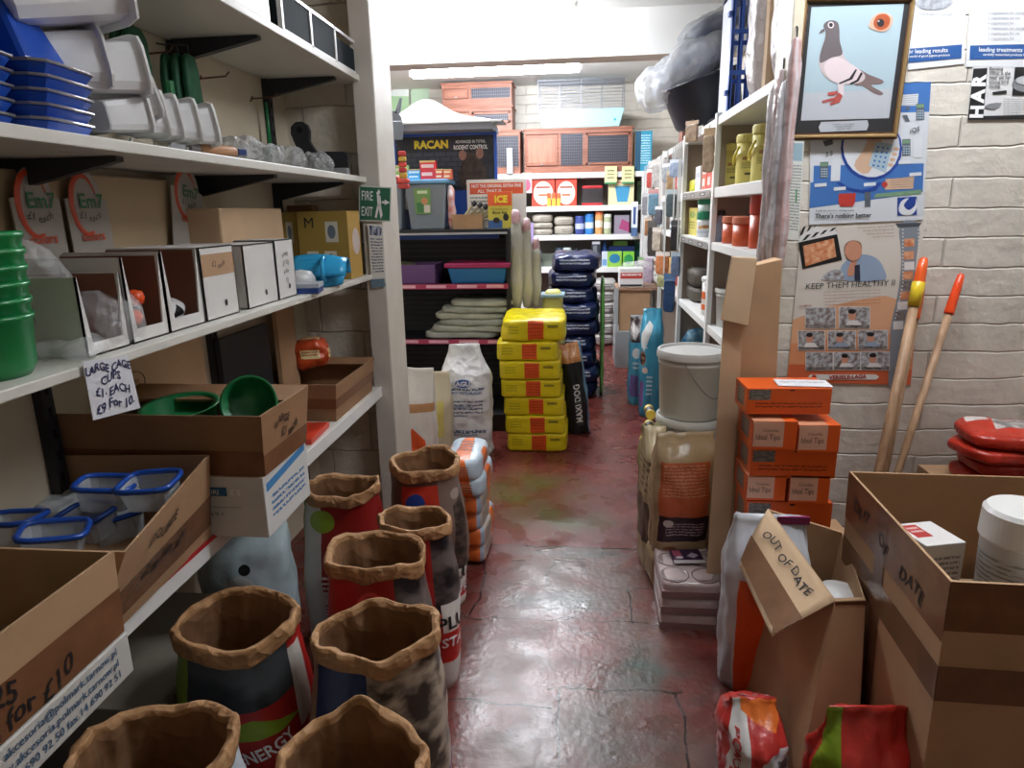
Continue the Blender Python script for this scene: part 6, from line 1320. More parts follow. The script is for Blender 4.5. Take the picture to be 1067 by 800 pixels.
pxpoly(b, Q3([(238, 95), (262, 84), (290, 92), (298, 120), (300, 170), (310, 225), (265, 240), (222, 262), (216, 240), (225, 200), (238, 160), (240, 128), (232, 112)]), Yq, 2, o, 4); Yq -= .0003
pxpoly(b, Q3([(240, 262), (290, 238), (340, 262), (390, 300), (372, 335), (320, 350), (270, 338), (240, 305)]), Yq, 4, o, 4)
pxpoly(b, Q3([(236, 118), (222, 125), (212, 140), (222, 138), (238, 130)]), Yq, 2, o)
pxpoly(b, Q3([(365, 288), (372, 290), (352, 330), (300, 350), (296, 345), (340, 325)]), Yq-.0003, 6, o); pxpoly(b, Q3([(388, 300), (396, 305), (378, 338), (345, 352), (342, 346), (370, 332)]), Yq-.0003, 6, o)
pxpoly(b, Q3(ell(263, 104, 13, 14)), Yq-.0004, 4, o); pxpoly(b, Q3(ell(263, 104, 8, 9)), Yq-.0006, 6, o)
pxpoly(b, Q3([(290, 345), (318, 345), (315, 400), (296, 408)]), Yq, 4, o)
pxpoly(b, Q3([(296, 385), (312, 398), (300, 425), (262, 438), (258, 430), (280, 418), (228, 428), (226, 420), (278, 405)]), Yq-.0002, 5, o); pxpoly(b, Q3([(250, 385), (290, 378), (292, 388), (272, 398), (250, 396)]), Yq-.0002, 5, o)
pxpoly(b, Q3([(420, 108), (440, 68), (475, 52), (505, 60), (522, 78), (510, 115), (480, 132), (445, 125)]), Yq, 7, o, 3); pxpoly(b, Q3([(440, 95), (455, 65), (490, 58), (510, 78), (500, 112), (470, 125), (448, 115)]), Yq-.0003, 8, o, 3); pxpoly(b, Q3(ell(470, 95, 15, 17)), Yq-.0005, 6, o); pxpoly(b, Q3(ell(462, 88, 4, 4)), Yq-.0006, 1, o)
pxpoly(b, Q3([(222, 508), (415, 500), (420, 520), (412, 543), (218, 550), (212, 530)]), Yq, 1, o)
b.build('pigeon_print', PG, t)
b = MB()
for k in range(3): txt(b, 'champion racing pigeon'[:22-4*k], Q3([(316, 517)])[0][0], Q3([(0, 516)])[0][1]+k*2.4, 1.4, o, XP, ZP, 0, Yq-.0022, wpx=38-8*k)
b.build('caption', mat('caption_grey', '6c7076', .5), t)
# cord system poster with calculators
t, o, ux, uy = poster('blue timing system poster with calculators, beneath the pigeon picture', [(845, 120), (970, 85), (962, 229), (843, 234)], pm('blue_poster_white', 'c9cdd2', [], .35))
YB_ = WY-.0025; b = MB()
cols_ = [mat('poster_blue', '3f6cab', .35), mat('poster_navy', '23408e', .35), mat('poster_white', 'd0d4d8', .35), mat('poster_sand', 'c7a68c', .35), mat('poster_green', '6f8f72', .35), mat('poster_red', 'b23a34', .35), mat('poster_grey', '565c66', .35), mat('poster_keys', '9fb4c0', .35)]
pxpoly(b, Q3([(555, 348), (680, 340), (672, 465), (545, 468)]), YB_, 0, o); pxpoly(b, Q3([(192, 690), (650, 680), (645, 799), (188, 799)]), YB_, 0, o)
pxpoly(b, Q4([(170, 0), (612, 0), (608, 42), (165, 102)]), YB_, 0, o)
pxpoly(b, Q4([(430, 45), (612, 28), (608, 46), (420, 62)]), YB_-.0003, 4, o)
pxpoly(b, Q3([(560, 395), (628, 390), (624, 440), (556, 440)]), YB_-.0003, 2, o)
for k in range(5): pxpoly(b, Q3([(562, 400+9*k), (626, 397+9*k), (626, 398.5+9*k), (562, 401.5+9*k)]), YB_-.0005, 6, o)
for x, y in ((618, 432), (218, 675), (560, 580)): pxpoly(b, Q3(R4(x, y, x+34, y+68, -2)), YB_-.0004, 6, o); pxpoly(b, Q3(R4(x+2, y+3, x+32, y+18, -2)), YB_-.0006, 4, o); [pxpoly(b, Q3(R4(x+4+10*i, y+26+10*j, x+11+10*i, y+32+10*j)), YB_-.0006, 7, o) for i in range(3) for j in range(4)]
pxpoly(b, Q3([(265, 665), (305, 662), (300, 752), (262, 755)]), YB_-.0004, 2, o); pxpoly(b, Q3([(610, 575), (645, 572), (640, 655), (606, 658)]), YB_-.0004, 2, o)
pxpoly(b, Q3(ell(432, 618, 128, 132)), YB_-.0005, 1, o); pxpoly(b, Q3(ell(432, 612, 118, 126)), YB_-.0008, 2, o); pxpoly(b, Q3([(430, 560), (475, 590), (420, 720), (360, 690), (400, 620)]), YB_-.0010, 3, o, 3)
pxpoly(b, Q3([(450, 590), (520, 600), (490, 720), (420, 690)]), YB_-.0011, 7, o)
for i in range(3):
    for j in range(5): pxpoly(b, Q3(ell(460+20*i-5*j, 612+19*j+3*i, 5, 5, n=8)), YB_-.0013, 0, o)
for j in range(4): pxpoly(b, Q3(ell(535-8*j, 620+22*j, 12, 8, n=10)), YB_-.0012, 3, o)
pxpoly(b, Q3([(490, 745), (610, 735), (606, 785), (488, 790)]), YB_-.0005, 3, o); pxpoly(b, Q3(ell(487, 768, 12, 12)), YB_-.0006, 5, o)
for k in range(5): pxpoly(b, Q3([(512, 743+9*k), (608, 738+9*k), (608, 739.5+9*k), (512, 744.5+9*k)]), YB_-.0007, 6, o)
for x, y in ((195, 765), (275, 780), (400, 762), (545, 670), (590, 720)): pxpoly(b, Q3(R4(x, y, x+50, y+14, -4)), YB_-.0009, 2, o)
pxpoly(b, Q4([(282, 45), (350, 42), (346, 80), (338, 95), (290, 96), (280, 78)]), YB_-.0006, 5, o); pxpoly(b, Q4(R4(385, 38, 408, 96)), YB_-.0006, 6, o)
pxpoly(b, Q4([(272, 0), (455, 0), (430, 30), (385, 42), (330, 35), (295, 20)]), YB_-.0003, 1, o); pxpoly(b, Q4([(290, 0), (440, 0), (415, 20), (370, 30), (320, 20)]), YB_-.0005, 0, o)
pxpoly(b, Q4(R4(515, 60, 592, 132, -4)), YB_-.0005, 1, o); pxpoly(b, Q4([(520, 110), (530, 75), (560, 62), (540, 90), (560, 110), (585, 90), (588, 62), (592, 100), (570, 128), (535, 128)]), YB_-.0007, 2, o, 3)
pxpoly(b, Q3([(560, 480), (580, 478), (592, 505), (575, 507)]), YB_-.0004, 6, o); pxpoly(b, Q3(ell(583, 450, 9, 9)), YB_-.0005, 6, o); pxpoly(b, Q3([(228, 588), (270, 580), (272, 600), (240, 610)]), YB_-.0004, 6, o)
b.build('poster_print', cols_, t)
b = MB(); x_, y_ = Q4([(188, 133)])[0]; txt(b, "There's nothing better", x_, y_, 3.9, o, XP, ZP, 0, YB_-.003, 'l', .03, 82); x_, y_ = Q4([(190, 113)])[0]; txt(b, 'TauRIS the electronic clocking system', x_, y_, 1.6, o, XP, ZP, 0, YB_-.003, 'l', .01, 72)
for x, y, s in ((255, 640, 'Bricon'), (612, 540, 'iQS')): x_, y_ = Q3([(x, y)])[0]; txt(b, ['2.5', 'iQS'][x > 300], x_, y_, 4, o, ux, uy, 0, YB_-.003)
b.build('lettering', mat('black_print', '1c1c1e', .5), t)
# KEEP THEM HEALTHY poster
hp = pm('health_poster_base', 'cfc9c0', [('p', [(0, 0), (1, 0), (1, .50), (.75, .56), (.3, .5), (0, .42)], 'd2a07c'), ('p', [(0, 0), (1, 0), (1, .34), (0, .26)], 'cf8a60'), ('p', [(0, 0), (1, 0), (1, .10), (0, .12)], 'c8603a')], .35)
t, o, ux, uy = poster('orange veterinary poster reading KEEP THEM HEALTHY II', [(835, 238), (963, 231), (949, 401), (820, 398)], hp)
b = MB(); c_ = [at(x, y, Y=WY-.0022)-o for x, y in [(820, 398), (949, 401), (963, 231), (835, 238)]]; b.poly(c_, 0, [(0, 0), (1, 0), (1, 1), (0, 1)])
CL = [hp, mat('film_grey', '7e858e', .35), mat('film_dark', '454a52', .35), mat('slate_black', '1b1b1d', .35), mat('slate_white', 'd8d8d6', .35), mat('slate_orange', 'bf6a3c', .35, (60, .2, 'd8a884')), mat('skin_tone', 'c38a70', .4), mat('shirt_blue', '8a9cb4', .4), mat('hair_grey', '8a6a50', .4), mat('tie_dark', '2c3040', .4), mat('red_banner', 'b5402c', .4), mat('photo_pale', 'b9bec4', .4, (70, .4, '6a5a54')), mat('photo_dark', '4c4644', .4, (60, .4, '8a8480'))]
k = WY-.0026
pxpoly(b, Q4([(525, 165), (600, 165), (590, 300), (575, 430), (548, 560), (530, 660), (500, 799), (478, 799), (486, 640), (490, 560), (518, 430), (530, 300)]), k, 1, o, 3)
pxpoly(b, Q4([(505, 163), (612, 160), (600, 175), (520, 180)]), k-.0002, 2, o)
for x, y, m in ((562, 240, 5), (560, 290, 5), (562, 332, 4), (556, 370, 5), (550, 410, 12), (545, 450, 5), (535, 490, 4), (525, 530, 12), (518, 568, 4)): pxpoly(b, Q4(R4(x-20, y-16, x+20, y+16, -2)), k-.0003, m, o)
for q in range(26):
    yy = 185+q*14; xl = 530-max(0, yy-400)*.22; 
    pxpoly(b, Q4(R4(xl+4, yy, xl+9, yy+6)), k-.0003, 4, o); pxpoly(b, Q4(R4(xl+66-max(0, yy-300)*.05, yy, xl+71-max(0, yy-300)*.05, yy+6)), k-.0003, 4, o)
pxpoly(b, Q4([(122, 240), (272, 188), (295, 308), (138, 345)]), k, 3, o); pxpoly(b, Q4([(140, 252), (262, 222), (272, 295), (150, 333)]), k-.0003, 5, o)
pxpoly(b, Q4([(122, 238), (125, 215), (200, 168), (196, 178), (270, 188), (276, 205)]), k-.0002, 4, o)
for q in range(4): pxpoly(b, Q4([(135+36*q, 232-12*q), (150+36*q, 228-12*q), (172+34*q, 205-9*q), (156+34*q, 208-9*q)]), k-.0004, 3, o)
for q in range(3): pxpoly(b, Q4([(128+26*q, 212-15*q), (138+26*q, 206-15*q), (152+24*q, 172-2*q), (140+24*q, 178-2*q)]), k-.0004, 3, o)
pxpoly(b, Q4([(300, 388), (290, 340), (320, 305), (370, 285), (430, 300), (462, 345), (458, 388)]), k-.0003, 7, o, 4)
pxpoly(b, Q4([(345, 330), (365, 325), (368, 388), (345, 388)]), k-.0022, 9, o)
pxpoly(b, Q4(ell(340, 272, 34, 40)), k-.0022, 6, o); pxpoly(b, Q4([(305, 275), (308, 245), (335, 230), (368, 238), (374, 268), (362, 250), (325, 248)]), k-.0007, 8, o, 3)
pxpoly(b, Q4([(318, 345), (335, 310), (352, 312), (350, 345), (335, 372), (318, 368)]), k-.0008, 6, o, 3)
pxpoly(b, Q4([(212, 385), (250, 350), (290, 350), (300, 388)]), k-.0003, 11, o, 3)
for x0, y0, w_, h_ in ((150, 497, 118, 82), (284, 495, 120, 84), (122, 590, 104, 75), (240, 590, 108, 73), (360, 588, 115, 74), (152, 675, 106, 70), (262, 675, 105, 68), (370, 672, 112, 72)):
    pxpoly(b, Q4(R4(x0-2, y0-2, x0+w_+2, y0+h_+2)), k-.0002, 4, o); pxpoly(b, Q4(R4(x0, y0, x0+w_, y0+h_)), k-.0004, 11, o); pxpoly(b, Q4(R4(x0, y0+h_*.82, x0+w_, y0+h_)), k-.0006, 12, o)
    if x0 not in (150, 152): pxpoly(b, Q4(ell(x0+w_*.42, y0+h_*.40, w_*.13, h_*.25)), k-.0006, 6, o); pxpoly(b, Q4([(x0+w_*.2, y0+h_*.85), (x0+w_*.3, y0+h_*.62), (x0+w_*.6, y0+h_*.62), (x0+w_*.75, y0+h_*.85)]), k-.0022, 4 if x0 % 3 else 7, o); pxpoly(b, Q4(ell(x0+w_*.42, y0+h_*.2, w_*.13, h_*.12)), k-.0008, 3, o)
pxpoly(b, Q4([(170, 762), (430, 762), (442, 772), (430, 783), (170, 783), (160, 772)]), k-.0003, 4, o)
pxpoly(b, Q4(ell(184, 772, 9, 9)), k-.0022, 10, o)
b.build('poster_print', CL, t)
b = MB(); x_, y_ = Q4([(326, 405)])[0]; txt(b, 'KEEP THEM HEALTHY II', x_, y_, 5.6, o, ux, uy, 0, k-.0025, 'c', .0, 86)
x_, y_ = Q4([(318, 772)])[0]; txt(b, 'VERSELE-LAGA', x_, y_, 3.8, o, ux, uy, 1, k-.0025, 'c', .04, 62)
for q in range(4): x_, y_ = Q4([(500, 172+q*13.5)])[0]; txt(b, 'the best of care for pigeons and birds'[:38-q*5], x_, y_, 1.5, o, ux, uy, 2, k-.0025, 'r', .0, 46-q*4)
for q in range(5): x_, y_ = Q4([(335, 430+q*13)])[0]; txt(b, 'veterinary advice and feeding programme for every season of the year', x_, y_, 1.3, o, ux, uy, 2, k-.0025, 'c', 0, 60+3*(q % 2))
x_, y_ = Q4([(125, 491)])[0]; txt(b, 'EXAMPLES', x_, y_, 1.8, o, ux, uy, 1, k-.0025, 'l', .01)
b.build('lettering', [mat('black_print', '1c1c1e'), mat('red_letters', '9a2a22', .5), mat('brown_letters', '8a4a3a', .5)], t)
# top right white posters
Q5 = zc(0, 940, 0, 6.155)
for lab, pts, ban, words, al in (('white leaflet with a blue banner reading for leading results, left of its twin', [(948, -30), (1007, -30), Q5([(400, 408)])[0], Q5([(38, 448)])[0]], [(50, 312), (385, 285), (380, 372), (40, 402)], ('for leading results', 'the world of good pigeon products'), (160, 325)), ('white leaflet of bullet points with blue banner, above the black and white advert', [(1013, -30), (1085, -30), (1085, 70), Q5([(408, 428)])[0]], [(437, 292), (900, 280), (900, 372), (433, 382)], ('leading treatments for', 'carefully researched products for'), (660, 318))):
    t, o, ux, uy = poster(lab, pts, mat('leaflet_white', 'd3d5d9', .3, (3, .05)), Y=WY)
    b = MB(); pxpoly(b, Q5(ban), k, 0, o)
    for i, s in enumerate(words): x_, y_ = Q5([(al[0], al[1]+i*32)])[0]; txt(b, s, x_, y_, [3.4, 1.9][i], o, ux, uy, 1, k-.0022, 'c', .01, 46 if al[0] < 300 else 56, rot=.05 if al[0] < 300 else 0)
    if al[0] < 300:
        pxpoly(b, Q5([(100, 0), (320, 0), (300, 40), (240, 60), (150, 62), (105, 40)]), k, 2, o, 3); x_, y_ = Q5([(220, 85)])[0]; txt(b, 'helping pigeons to perform', x_, y_, 1.8, o, ux, uy, 3, k-.0022, 'c', 0, 42)
    else:
        for q in range(6): x_, y_ = Q5([(530, 78+q*33)])[0]; txt(b, '-  a supplement for racing'[:26-3*(q % 3)], x_, y_, 2.2, o, ux, uy, 3, k-.0022, 'l', 0, 34)
    b.build('poster_print', [mat('banner_blue', '2c5590', .35), WINK, mat('grey_mottle', 'a9acb2', .4, (50, .4, '75787e')), mat('grey_letters', '6c6e74', .5)], t)
t, o, ux, uy = poster('black and white advert with the letters HAR on its side, at the picture edge', [(1014, 66), (1085, 66), (1085, 123), Q5([(420, 768)])[0]], mat('advert_white', 'd4d4d4', .4), Y=WY+.0008)
b = MB(); pxpoly(b, Q5([(458, 440), (548, 436), (520, 765), (420, 768)]), k, 0, o); pxpoly(b, Q5([(725, 430), (900, 430), (900, 610), (705, 612)]), k, 0, o); pxpoly(b, Q5(ell(790, 540, 85, 50)), k-.0003, 1, o); pxpoly(b, Q5(ell(790, 515, 60, 28)), k-.0022, 2, o); pxpoly(b, Q5([(580, 590), (670, 578), (672, 600), (582, 606)]), k, 0, o); pxpoly(b, Q5([(430, 745), (900, 735), (900, 765), (425, 768)]), k-.0002, 0, o)
pxpoly(b, Q5([(525, 690), (560, 665), (640, 660), (600, 700), (560, 698)]), k, 1, o, 2)
b.build('poster_print', [mat('black_print', '1c1c1e'), mat('device_grey', '7a7c80', .4), mat('device_light', 'b4b6ba', .4)], t)
b = MB()
for s, yy in (('H', 718), ('A', 612), ('R', 515)): x_, y_ = Q5([(484 if s == 'A' else 478+(s == 'R')*14, yy)])[0]; txt(b, s, x_, y_, 10.5, o, ux, uy, 0, k-.0022, 'c', .05, rot=PI/2)
for q, s in enumerate(('Benzing', 'What is the', 'ideal aid for', 'young bird', 'racing.')): x_, y_ = Q5([(560, 440+q*28)])[0]; txt(b, s, x_, y_, 2.6, o, ux, uy, 1, k-.0022, 'l', .02, 24)
for q in range(8): x_, y_ = Q5([(650, 635+q*14)])[0]; txt(b, 'all orders and enquiries welcome', x_, y_, 1.1, o, ux, uy, 1, k-.0022, 'l', 0, 30)
b.build('lettering', [WINK, INK], t)
# price list on the wall corner
pl = pm('price_list_print', 'd3d5d0', [('r', .35, .80, .95, .98, '8fa9b4'), ('r', 0, 0, .22, 1, 'c4c49a'), ('l', .32, .08, .95, .76, '82867f', 22), ('r', .72, .38, .80, .52, '4a8a5a')], .5)
t, o, ux, uy = poster('narrow pale price list sheet on the cream corner beside the picture', [(822, 147), (838, 147), (832, 250), (812, 248)], mat('price_sheet', 'd3d5d0', .5), Y=2.498)
b = MB(); c_ = [at(x, y, Y=2.4955)-o for x, y in [(812, 248), (832, 250), (838, 147), (822, 147)]]; b.poly(c_, 0, [(0, 0), (1, 0), (1, 1), (0, 1)]); b.build('poster_print', pl, t)

# ================================================================ brooms
WD = mat('broom_wood', 'b08e6e', .55, (3, .18, '8c6c50', (14, 14, .6)))
def broom(label, p0, p1, capc, r=.0135, ring=None):
    a = V(p0); b_ = V(p1); t = thing('broom_handle', label, 'broom', a); d = b_-a
    MB().tube([(0, 0, 0), d*.5, d*.90], r, 12).build('handle', WD, t, smooth=True)
    cm = mat('cap_'+capc, capc, .3); MB().tube([d*.885, d*.89, d*.96, d*.995, d], [r*1.25, r*1.3, r*1.15, r*.9, r*.4], 12).build('cap', cm, t, smooth=True)
    if ring: MB().tube([d*.865, d*.93, d*.935], [r*1.32, r*1.36, r*.9], 12).build('collar', mat('cap_'+ring, ring, .3), t, smooth=True)
broom('broom handle with a yellow collar and orange tip, leaning on the poster', at(884, 640, Y=2.25), at(963, 268, Y=2.55), 'e05a20', .016, 'ddc02c')
broom('plain topped broom handle just behind the yellow collared one', at(893, 640, Y=2.36), at(961, 290, Y=2.575), 'd8622c', .014)
broom('broom handle with a plain orange cap against the bare bricks', at(888, 640, Y=2.30), at(1002, 285, Y=2.56), 'e0481c', .013)

# ================================================================ tall cartons and orange boxes
bx = lambda *p: [at(x, y, Y=Y) for x, y, Y in p]
t = thing('tall_carton', 'tall narrow brown carton with a folded flap, standing at the shelf end', 'carton', (.612, 2.425, 0))
b = MB(); b.hexa([(-.112, -.055, 0), (.112, -.045, 0), (.10, .06, 0), (-.10, .06, 0)], [(-.10, -.035, 1.335), (.07, -.035, 1.375), (.07, .06, 1.375), (-.075, .06, 1.335)]); b.build('carton_body', CARD, t, bevel=.003)
b = MB(); b.hexa([(-.125, -.066, 0.0), (-.050, -.062, 0), (-.050, -.054, 0), (-.12, -.054, 0)], [(-.115, -.046, 1.24), (-.045, -.044, 1.24), (-.045, -.036, 1.24), (-.113, -.036, 1.24)]); b.build('pale_side', CARD2, t)
b = MB(); b.hexa([(-.128, -.062, 1.17), (-.035, -.066, 1.15), (-.035, -.05, 1.15), (-.125, -.046, 1.17)], [(-.10, -.046, 1.385), (-.015, -.046, 1.38), (-.015, -.036, 1.38), (-.10, -.036, 1.385)]); b.build('folded_flap', CARD2, t, bevel=.003)
OX = mat('orange_box', 'd8581a', .35, (5, .05))
OF = pm('orange_box_front', 'd8581a', [('r', .0, .1, .70, .98, 'd9a890'), ('r', 0, .12, .02, .9, 'b8441a')], .35)
OF2 = pm('orange_box_long', 'd8581a', [('r', .02, .55, .28, .95, ('7c7670', '5a5550', 12)), ('r', .5, .9, .56, .95, '3a2018'), ('l', .1, .2, .9, .45, '8a3410', 2)], .35)
OS = pm('orange_box_end', 'cf5216', [('r', .2, .2, .75, .85, '5c5854'), ('l', .25, .3, .7, .8, 'a0988c', 4)], .35)
def orange_box(label, px0, px1, ybot, ytop, Y, dpt, long=False, rz=0):
    a, c = at(px0, ybot, Y=Y), at(px1, ytop, Y=Y); w = (c.x-a.x)/2; h = c.z-a.z
    t = thing('medicine_box', label, 'box', ((a.x+c.x)/2, Y, a.z), rz, 'orange boxes in a stack')
    MB().box(-w, w, 0, dpt, 0, h, ms=[0, 2, 1, 2, 3, 2]).build('box_body', [OF2 if long else OF, OS, OX, pm('orange_box_top', 'd8581a', [('r', .0, .0, .70, .9, 'd0936f')], .35) if not long else OX], t, bevel=.0015)
    if not long:
        b = MB(); b.text('Ideal Tips', plane_fn((-w*.32, -.0022, h*.45), XP, ZP), h*.20, 0, 'c', 0, 0, w*1.1); b.text('Columba', plane_fn((-w*.2, -.0022, h*.68), XP, ZP), h*.10, 0, 'c', 0, 0, w*.7); b.build('print', mat('brown_black_ink', '3a2620', .5), t)
    return t
orange_box('orange box lying lengthwise with a paper note on it, top of the stack', 777, 868, 431, 405, 2.20, .15, True, .03)
orange_box('orange box with pale front under the top one, carton side', 783, 832, 468, 439, 2.17, .20)
orange_box('orange box with pale front under the top one, brick side', 830, 877, 471, 443, 2.17, .20, rz=.04)
orange_box('orange box lying lengthwise in the middle of the stack', 781, 873, 497, 469, 2.18, .18, True)
orange_box('orange box with pale front below the lengthwise one, carton side', 777, 820, 521, 496, 2.18, .18)
orange_box('orange box with pale front below the lengthwise one, brick side', 821, 866, 524, 496, 2.18, .18)
t_ = orange_box('orange box at the foot of the stack, behind the white sack', 776, 868, 560, 524, 2.19, .17, True)
a = at(800, 560, Y=2.2)
b = MB(); b.box(-.12, .16, 0, .18, 0, a.z-.002); tag(b.build('carton', CARD, loc=(.78, 2.185, 0)), 'brown carton under the orange boxes, hidden behind the white sack', 'carton')
p = at(838, 402, Y=2.24); b = MB(); b.box(-.085, .085, -.045, .045, 0, .0015); b.text('ideal for young birds', plane_fn((0, .01, .0022), XP, YP), .014, 1, hand=1, wmax=.14)
tag(b.build('paper_note', [mat('note_white', 'd9d9dc', .6), INK], loc=(p.x, 2.262, at(868, 405, Y=2.20).z+.002), rz=-.06), 'white handwritten paper note lying on the top orange box', 'note')
# ================================================================ buckets, feed sacks and trays beside the aisle
bucket('upper white bucket with a lid, of the two beside the tall carton', (.512, 3.08, .615), .150, .31, 'big white buckets beside the aisle')
bucket('lower white bucket, partly hidden by the brown feed sack', (.516, 3.08, .305), .150, .31, 'big white buckets beside the aisle')
bucket('third white bucket at the bottom behind the brown feed sack', (.516, 3.08, .0), .150, .31, 'big white buckets beside the aisle')
for i, (px, py) in enumerate(((676, 432), (676, 448), (671, 464))):
    p = at(px+2, py, Y=2.92); b = MB(); b.lathe([(.001, -.09), (.022, -.09), (.022, .002), (.020, .004), (.001, .002)], n=20, m=0); b.lathe([(.0225, -.06), (.0225, -.01)], n=20, m=1, caps=False)
    Rm = Matrix.Rotation(PI/2, 4, 'X'); b.v = [Rm @ q for q in b.v]
    tag(b.build('yellow_can', [mat('can_lid_yellow', 'd8c04a', .4), BLACK], loc=p), ['upper', 'middle', 'lower'][i]+' yellow round can end peeping out beside the white buckets', 'can')
FS = pm('brown_feed_sack_print', 'b09a78', [('r', .36, .32, .60, .80, 'c4633c'), ('r', .36, .12, .60, .34, '33202c'), ('l', .38, .5, .58, .78, 'd8a080', 10), ('l', .40, .16, .58, .28, 'b09aa0', 5), ('e', .41, .28, .025, .03, 'd0c4c0'), ('r', .63, 0, .82, .62, '9a4a2c'), ('r', .66, .55, .74, .7, '3a2c28'), ('e', .42, .05, .03, .03, '9a5a34')], .3, (16, .45, .012))
closed_sack('feed_sack', 'brown feed sack with orange and dark panels in front of the white buckets', (.425, 2.62, .175), .265, .17, .50, FS, 301, .15, top=.22, fl=-.05, amp=.014)
b = MB(); b.rbox(.26, .2, .175, 5, 12, .008, 9, 31, ms=[0]*6); tag(b.build('feed_bag', mat('kraft_bag_lower', 'a08762', .45, (8, .15), (16, .5, .01)), smooth=True, loc=(.425, 2.64, 0), rz=.15), 'folded kraft bag lying under the brown feed sack', 'bag')
closed_sack('feed_sack', 'narrow cream bag edge behind the brown feed sack, by the aisle', (.325, 2.80, 0), .10, .24, .64, pm('cream_edge_print', 'b5a684', [('r', .1, .2, .4, .5, '4a3c34'), ('l', .1, .55, .4, .8, '6a5a4a', 5)], .35, (16, .4, .01)), 303, .1, top=.2)
closed_sack('feed_sack', 'green and cream bag at the back of the aisle side bags', (.335, 3.02, 0), .10, .2, .58, pm('greenish_edge', '8c8a5a', [('r', .1, .3, .6, .6, '3c4a34')], .35, (16, .4, .01)), 304, .05, top=.2)
# trays of cans in shrink wrap
CANP = mat('shrink_film', 'cbbab9', .2, (12, .2), (16, .5, .01)); CANT = mat('can_top', 'b8a8a6', .25, (25, .25), metal=.3)
for i in range(3):
    t = thing('can_tray', ['bottom', 'middle', 'top'][i]+' shrink wrapped tray of cans beside the white and orange sack', 'tray', (.425, 2.46, .066*i), -.02+.01*i, 'shrink wrapped trays of cans')
    b = MB(); b.rbox(.222, .35, .064, 10, 10, .002, 9, i); b.build('shrink_wrap', CANP, t, smooth=True)
    MB().box(-.111, .111, -.176, .172, 0, .028).build('tray_edge', mat('tray_card', '8a6c6a', .6), t)
    if i == 2:
        for q in range(6):
            x, y = -.058+.116*(q % 2), -.115+.115*(q//2)
            MB().lathe([(.052, 0), (.054, .004), (.050, .0045), (.048, .001), (.001, .001)], (x, y, .062), 24).build('can_top', CANT, t, smooth=True)
t = thing('label_card', 'dark purple card with white strip lying on the top can tray', 'card', (.43, 2.47, .206), .1)
MB().box(-.06, .06, -.055, .055, 0, .002, ms=[1, 1, 1, 1, 0, 1]).build('card', [pm('purple_card_print', '32203a', [('r', 0, 0, 1, .22, 'c4c0c0'), ('r', .08, .5, .35, .92, '9a4a5c'), ('l', .08, .28, .3, .42, 'c0b0b8', 2), ('p', [(.5, .5), (.7, .35), (.9, .55), (.72, .75)], 'b0a8b0'), ('e', .25, .42, .12, .08, 'd0c8cc')], .3), mat('card_edge', 'a8a0a4', .4)], t)
# white and orange sack
WO = pm('white_orange_print', 'c9ccd2', [('r', .38, 0, .66, .68, 'd85a1a'), ('r', .30, 0, .37, .3, 'b0b4bc')], .35, (12, .45, .012))
t = closed_sack('feed_sack', 'tall white and orange sack standing beside the brown tape carton', (.605, 2.03, 0), .26, .19, .60, WO, 310, .0, top=.30, fl=-.1, amp=.012)
MB().box(.02, .12, -.012, .0, .575, .60).build('magenta_seal', mat('magenta_print', '8a2458', .4), t)
# ================================================================ cartons marked out of date
t0_ = [at(800, 530, Y=2.04), at(870, 626, Y=1.72), V((.785, 1.72, .50)), V((.835, 2.04, .545))]
b0 = [(t0_[0].x-.06, 2.02, 0), (t0_[1].x-.11, 1.56, 0), (.75, 1.56, 0), (.775, 2.02, 0)]
b0 = [V(p) for p in b0]
t = thing('carton', 'crushed open carton with a drooping flap marked OUT OF DATE', 'carton', (.78, 1.8, 0)); O_ = V((.78, 1.8, 0))
order = [1, 2, 3, 0]
B_ = [b0[i]-O_ for i in order]; T_ = [t0_[i]-O_ for i in order]
m = MB(); cB, cT = sum(B_, V())/4, sum(T_, V())/4
Bi = [p+(cB-p).normalized()*.01 for p in B_]; Ti = [p+(cT-p).normalized()*.01 for p in T_]
for i in range(4):
    j = (i+1) % 4; m.hexa([B_[i], B_[j], Bi[j], Bi[i]], [T_[i], T_[j], Ti[j], Ti[i]])
m.hexa(B_, [p+ZP*.006 for p in Bi]); m.build('carton_body', CARD, t)
# drooping flap over the aisle side
f0, f1 = T_[3], T_[0]; g0, g1 = at(771, 590, Y=1.94)-O_, at(805, 664, Y=1.66)-O_
n = (g0-f0).cross(f1-f0).normalized()*.004
fl = MB()
def FL(u, v):
    p = f0.lerp(f1, u).lerp(g0.lerp(g1, u), v); return p+n*(.3+1.6*math.sin(v*PI)+noise.noise(p*9)*2.5)
fl.grid(FL, 14, 10); o_ = fl.build('flap', CARD2, t, smooth=True); sd = o_.modifiers.new('s', 'SOLIDIFY'); sd.thickness = .005; sd.offset = 0
fl = MB(); sg_ = 1 if n.dot(V((0, 0, EYE))-(O_+T_[0])) > 0 else -1
fl.grid(lambda u, v: FL(u, .50+v*.42)+n.normalized()*.008*sg_, 14, 6); fl.build('tape', TAPE2, t, smooth=True)
b = MB(); uxx = (f1-f0).normalized(); vy = ((f0-g0)+(f1-g1)).normalized(); mid = FL(.50, .24)+n.normalized()*.012*sg_
b.text('OUT OF DATE', plane_fn(mid, uxx, vy), .026, 0, 'c', .012, 1, (f1-f0).length*.78); b.build('writing', INK, t)
m = MB(); m.hexa([(T_[0]+V((0, 0, -.06))), T_[1]+V((0, 0, -.06)), T_[1]+V((0, -.003, -.06)), T_[0]+V((0, -.003, -.06))], [T_[0]+V((0, -.002, .0)), T_[1]+V((0, -.002, 0)), T_[1]+V((0, -.004, 0)), T_[0]+V((0, -.004, 0))]); m.build('tape', TAPE2, t)
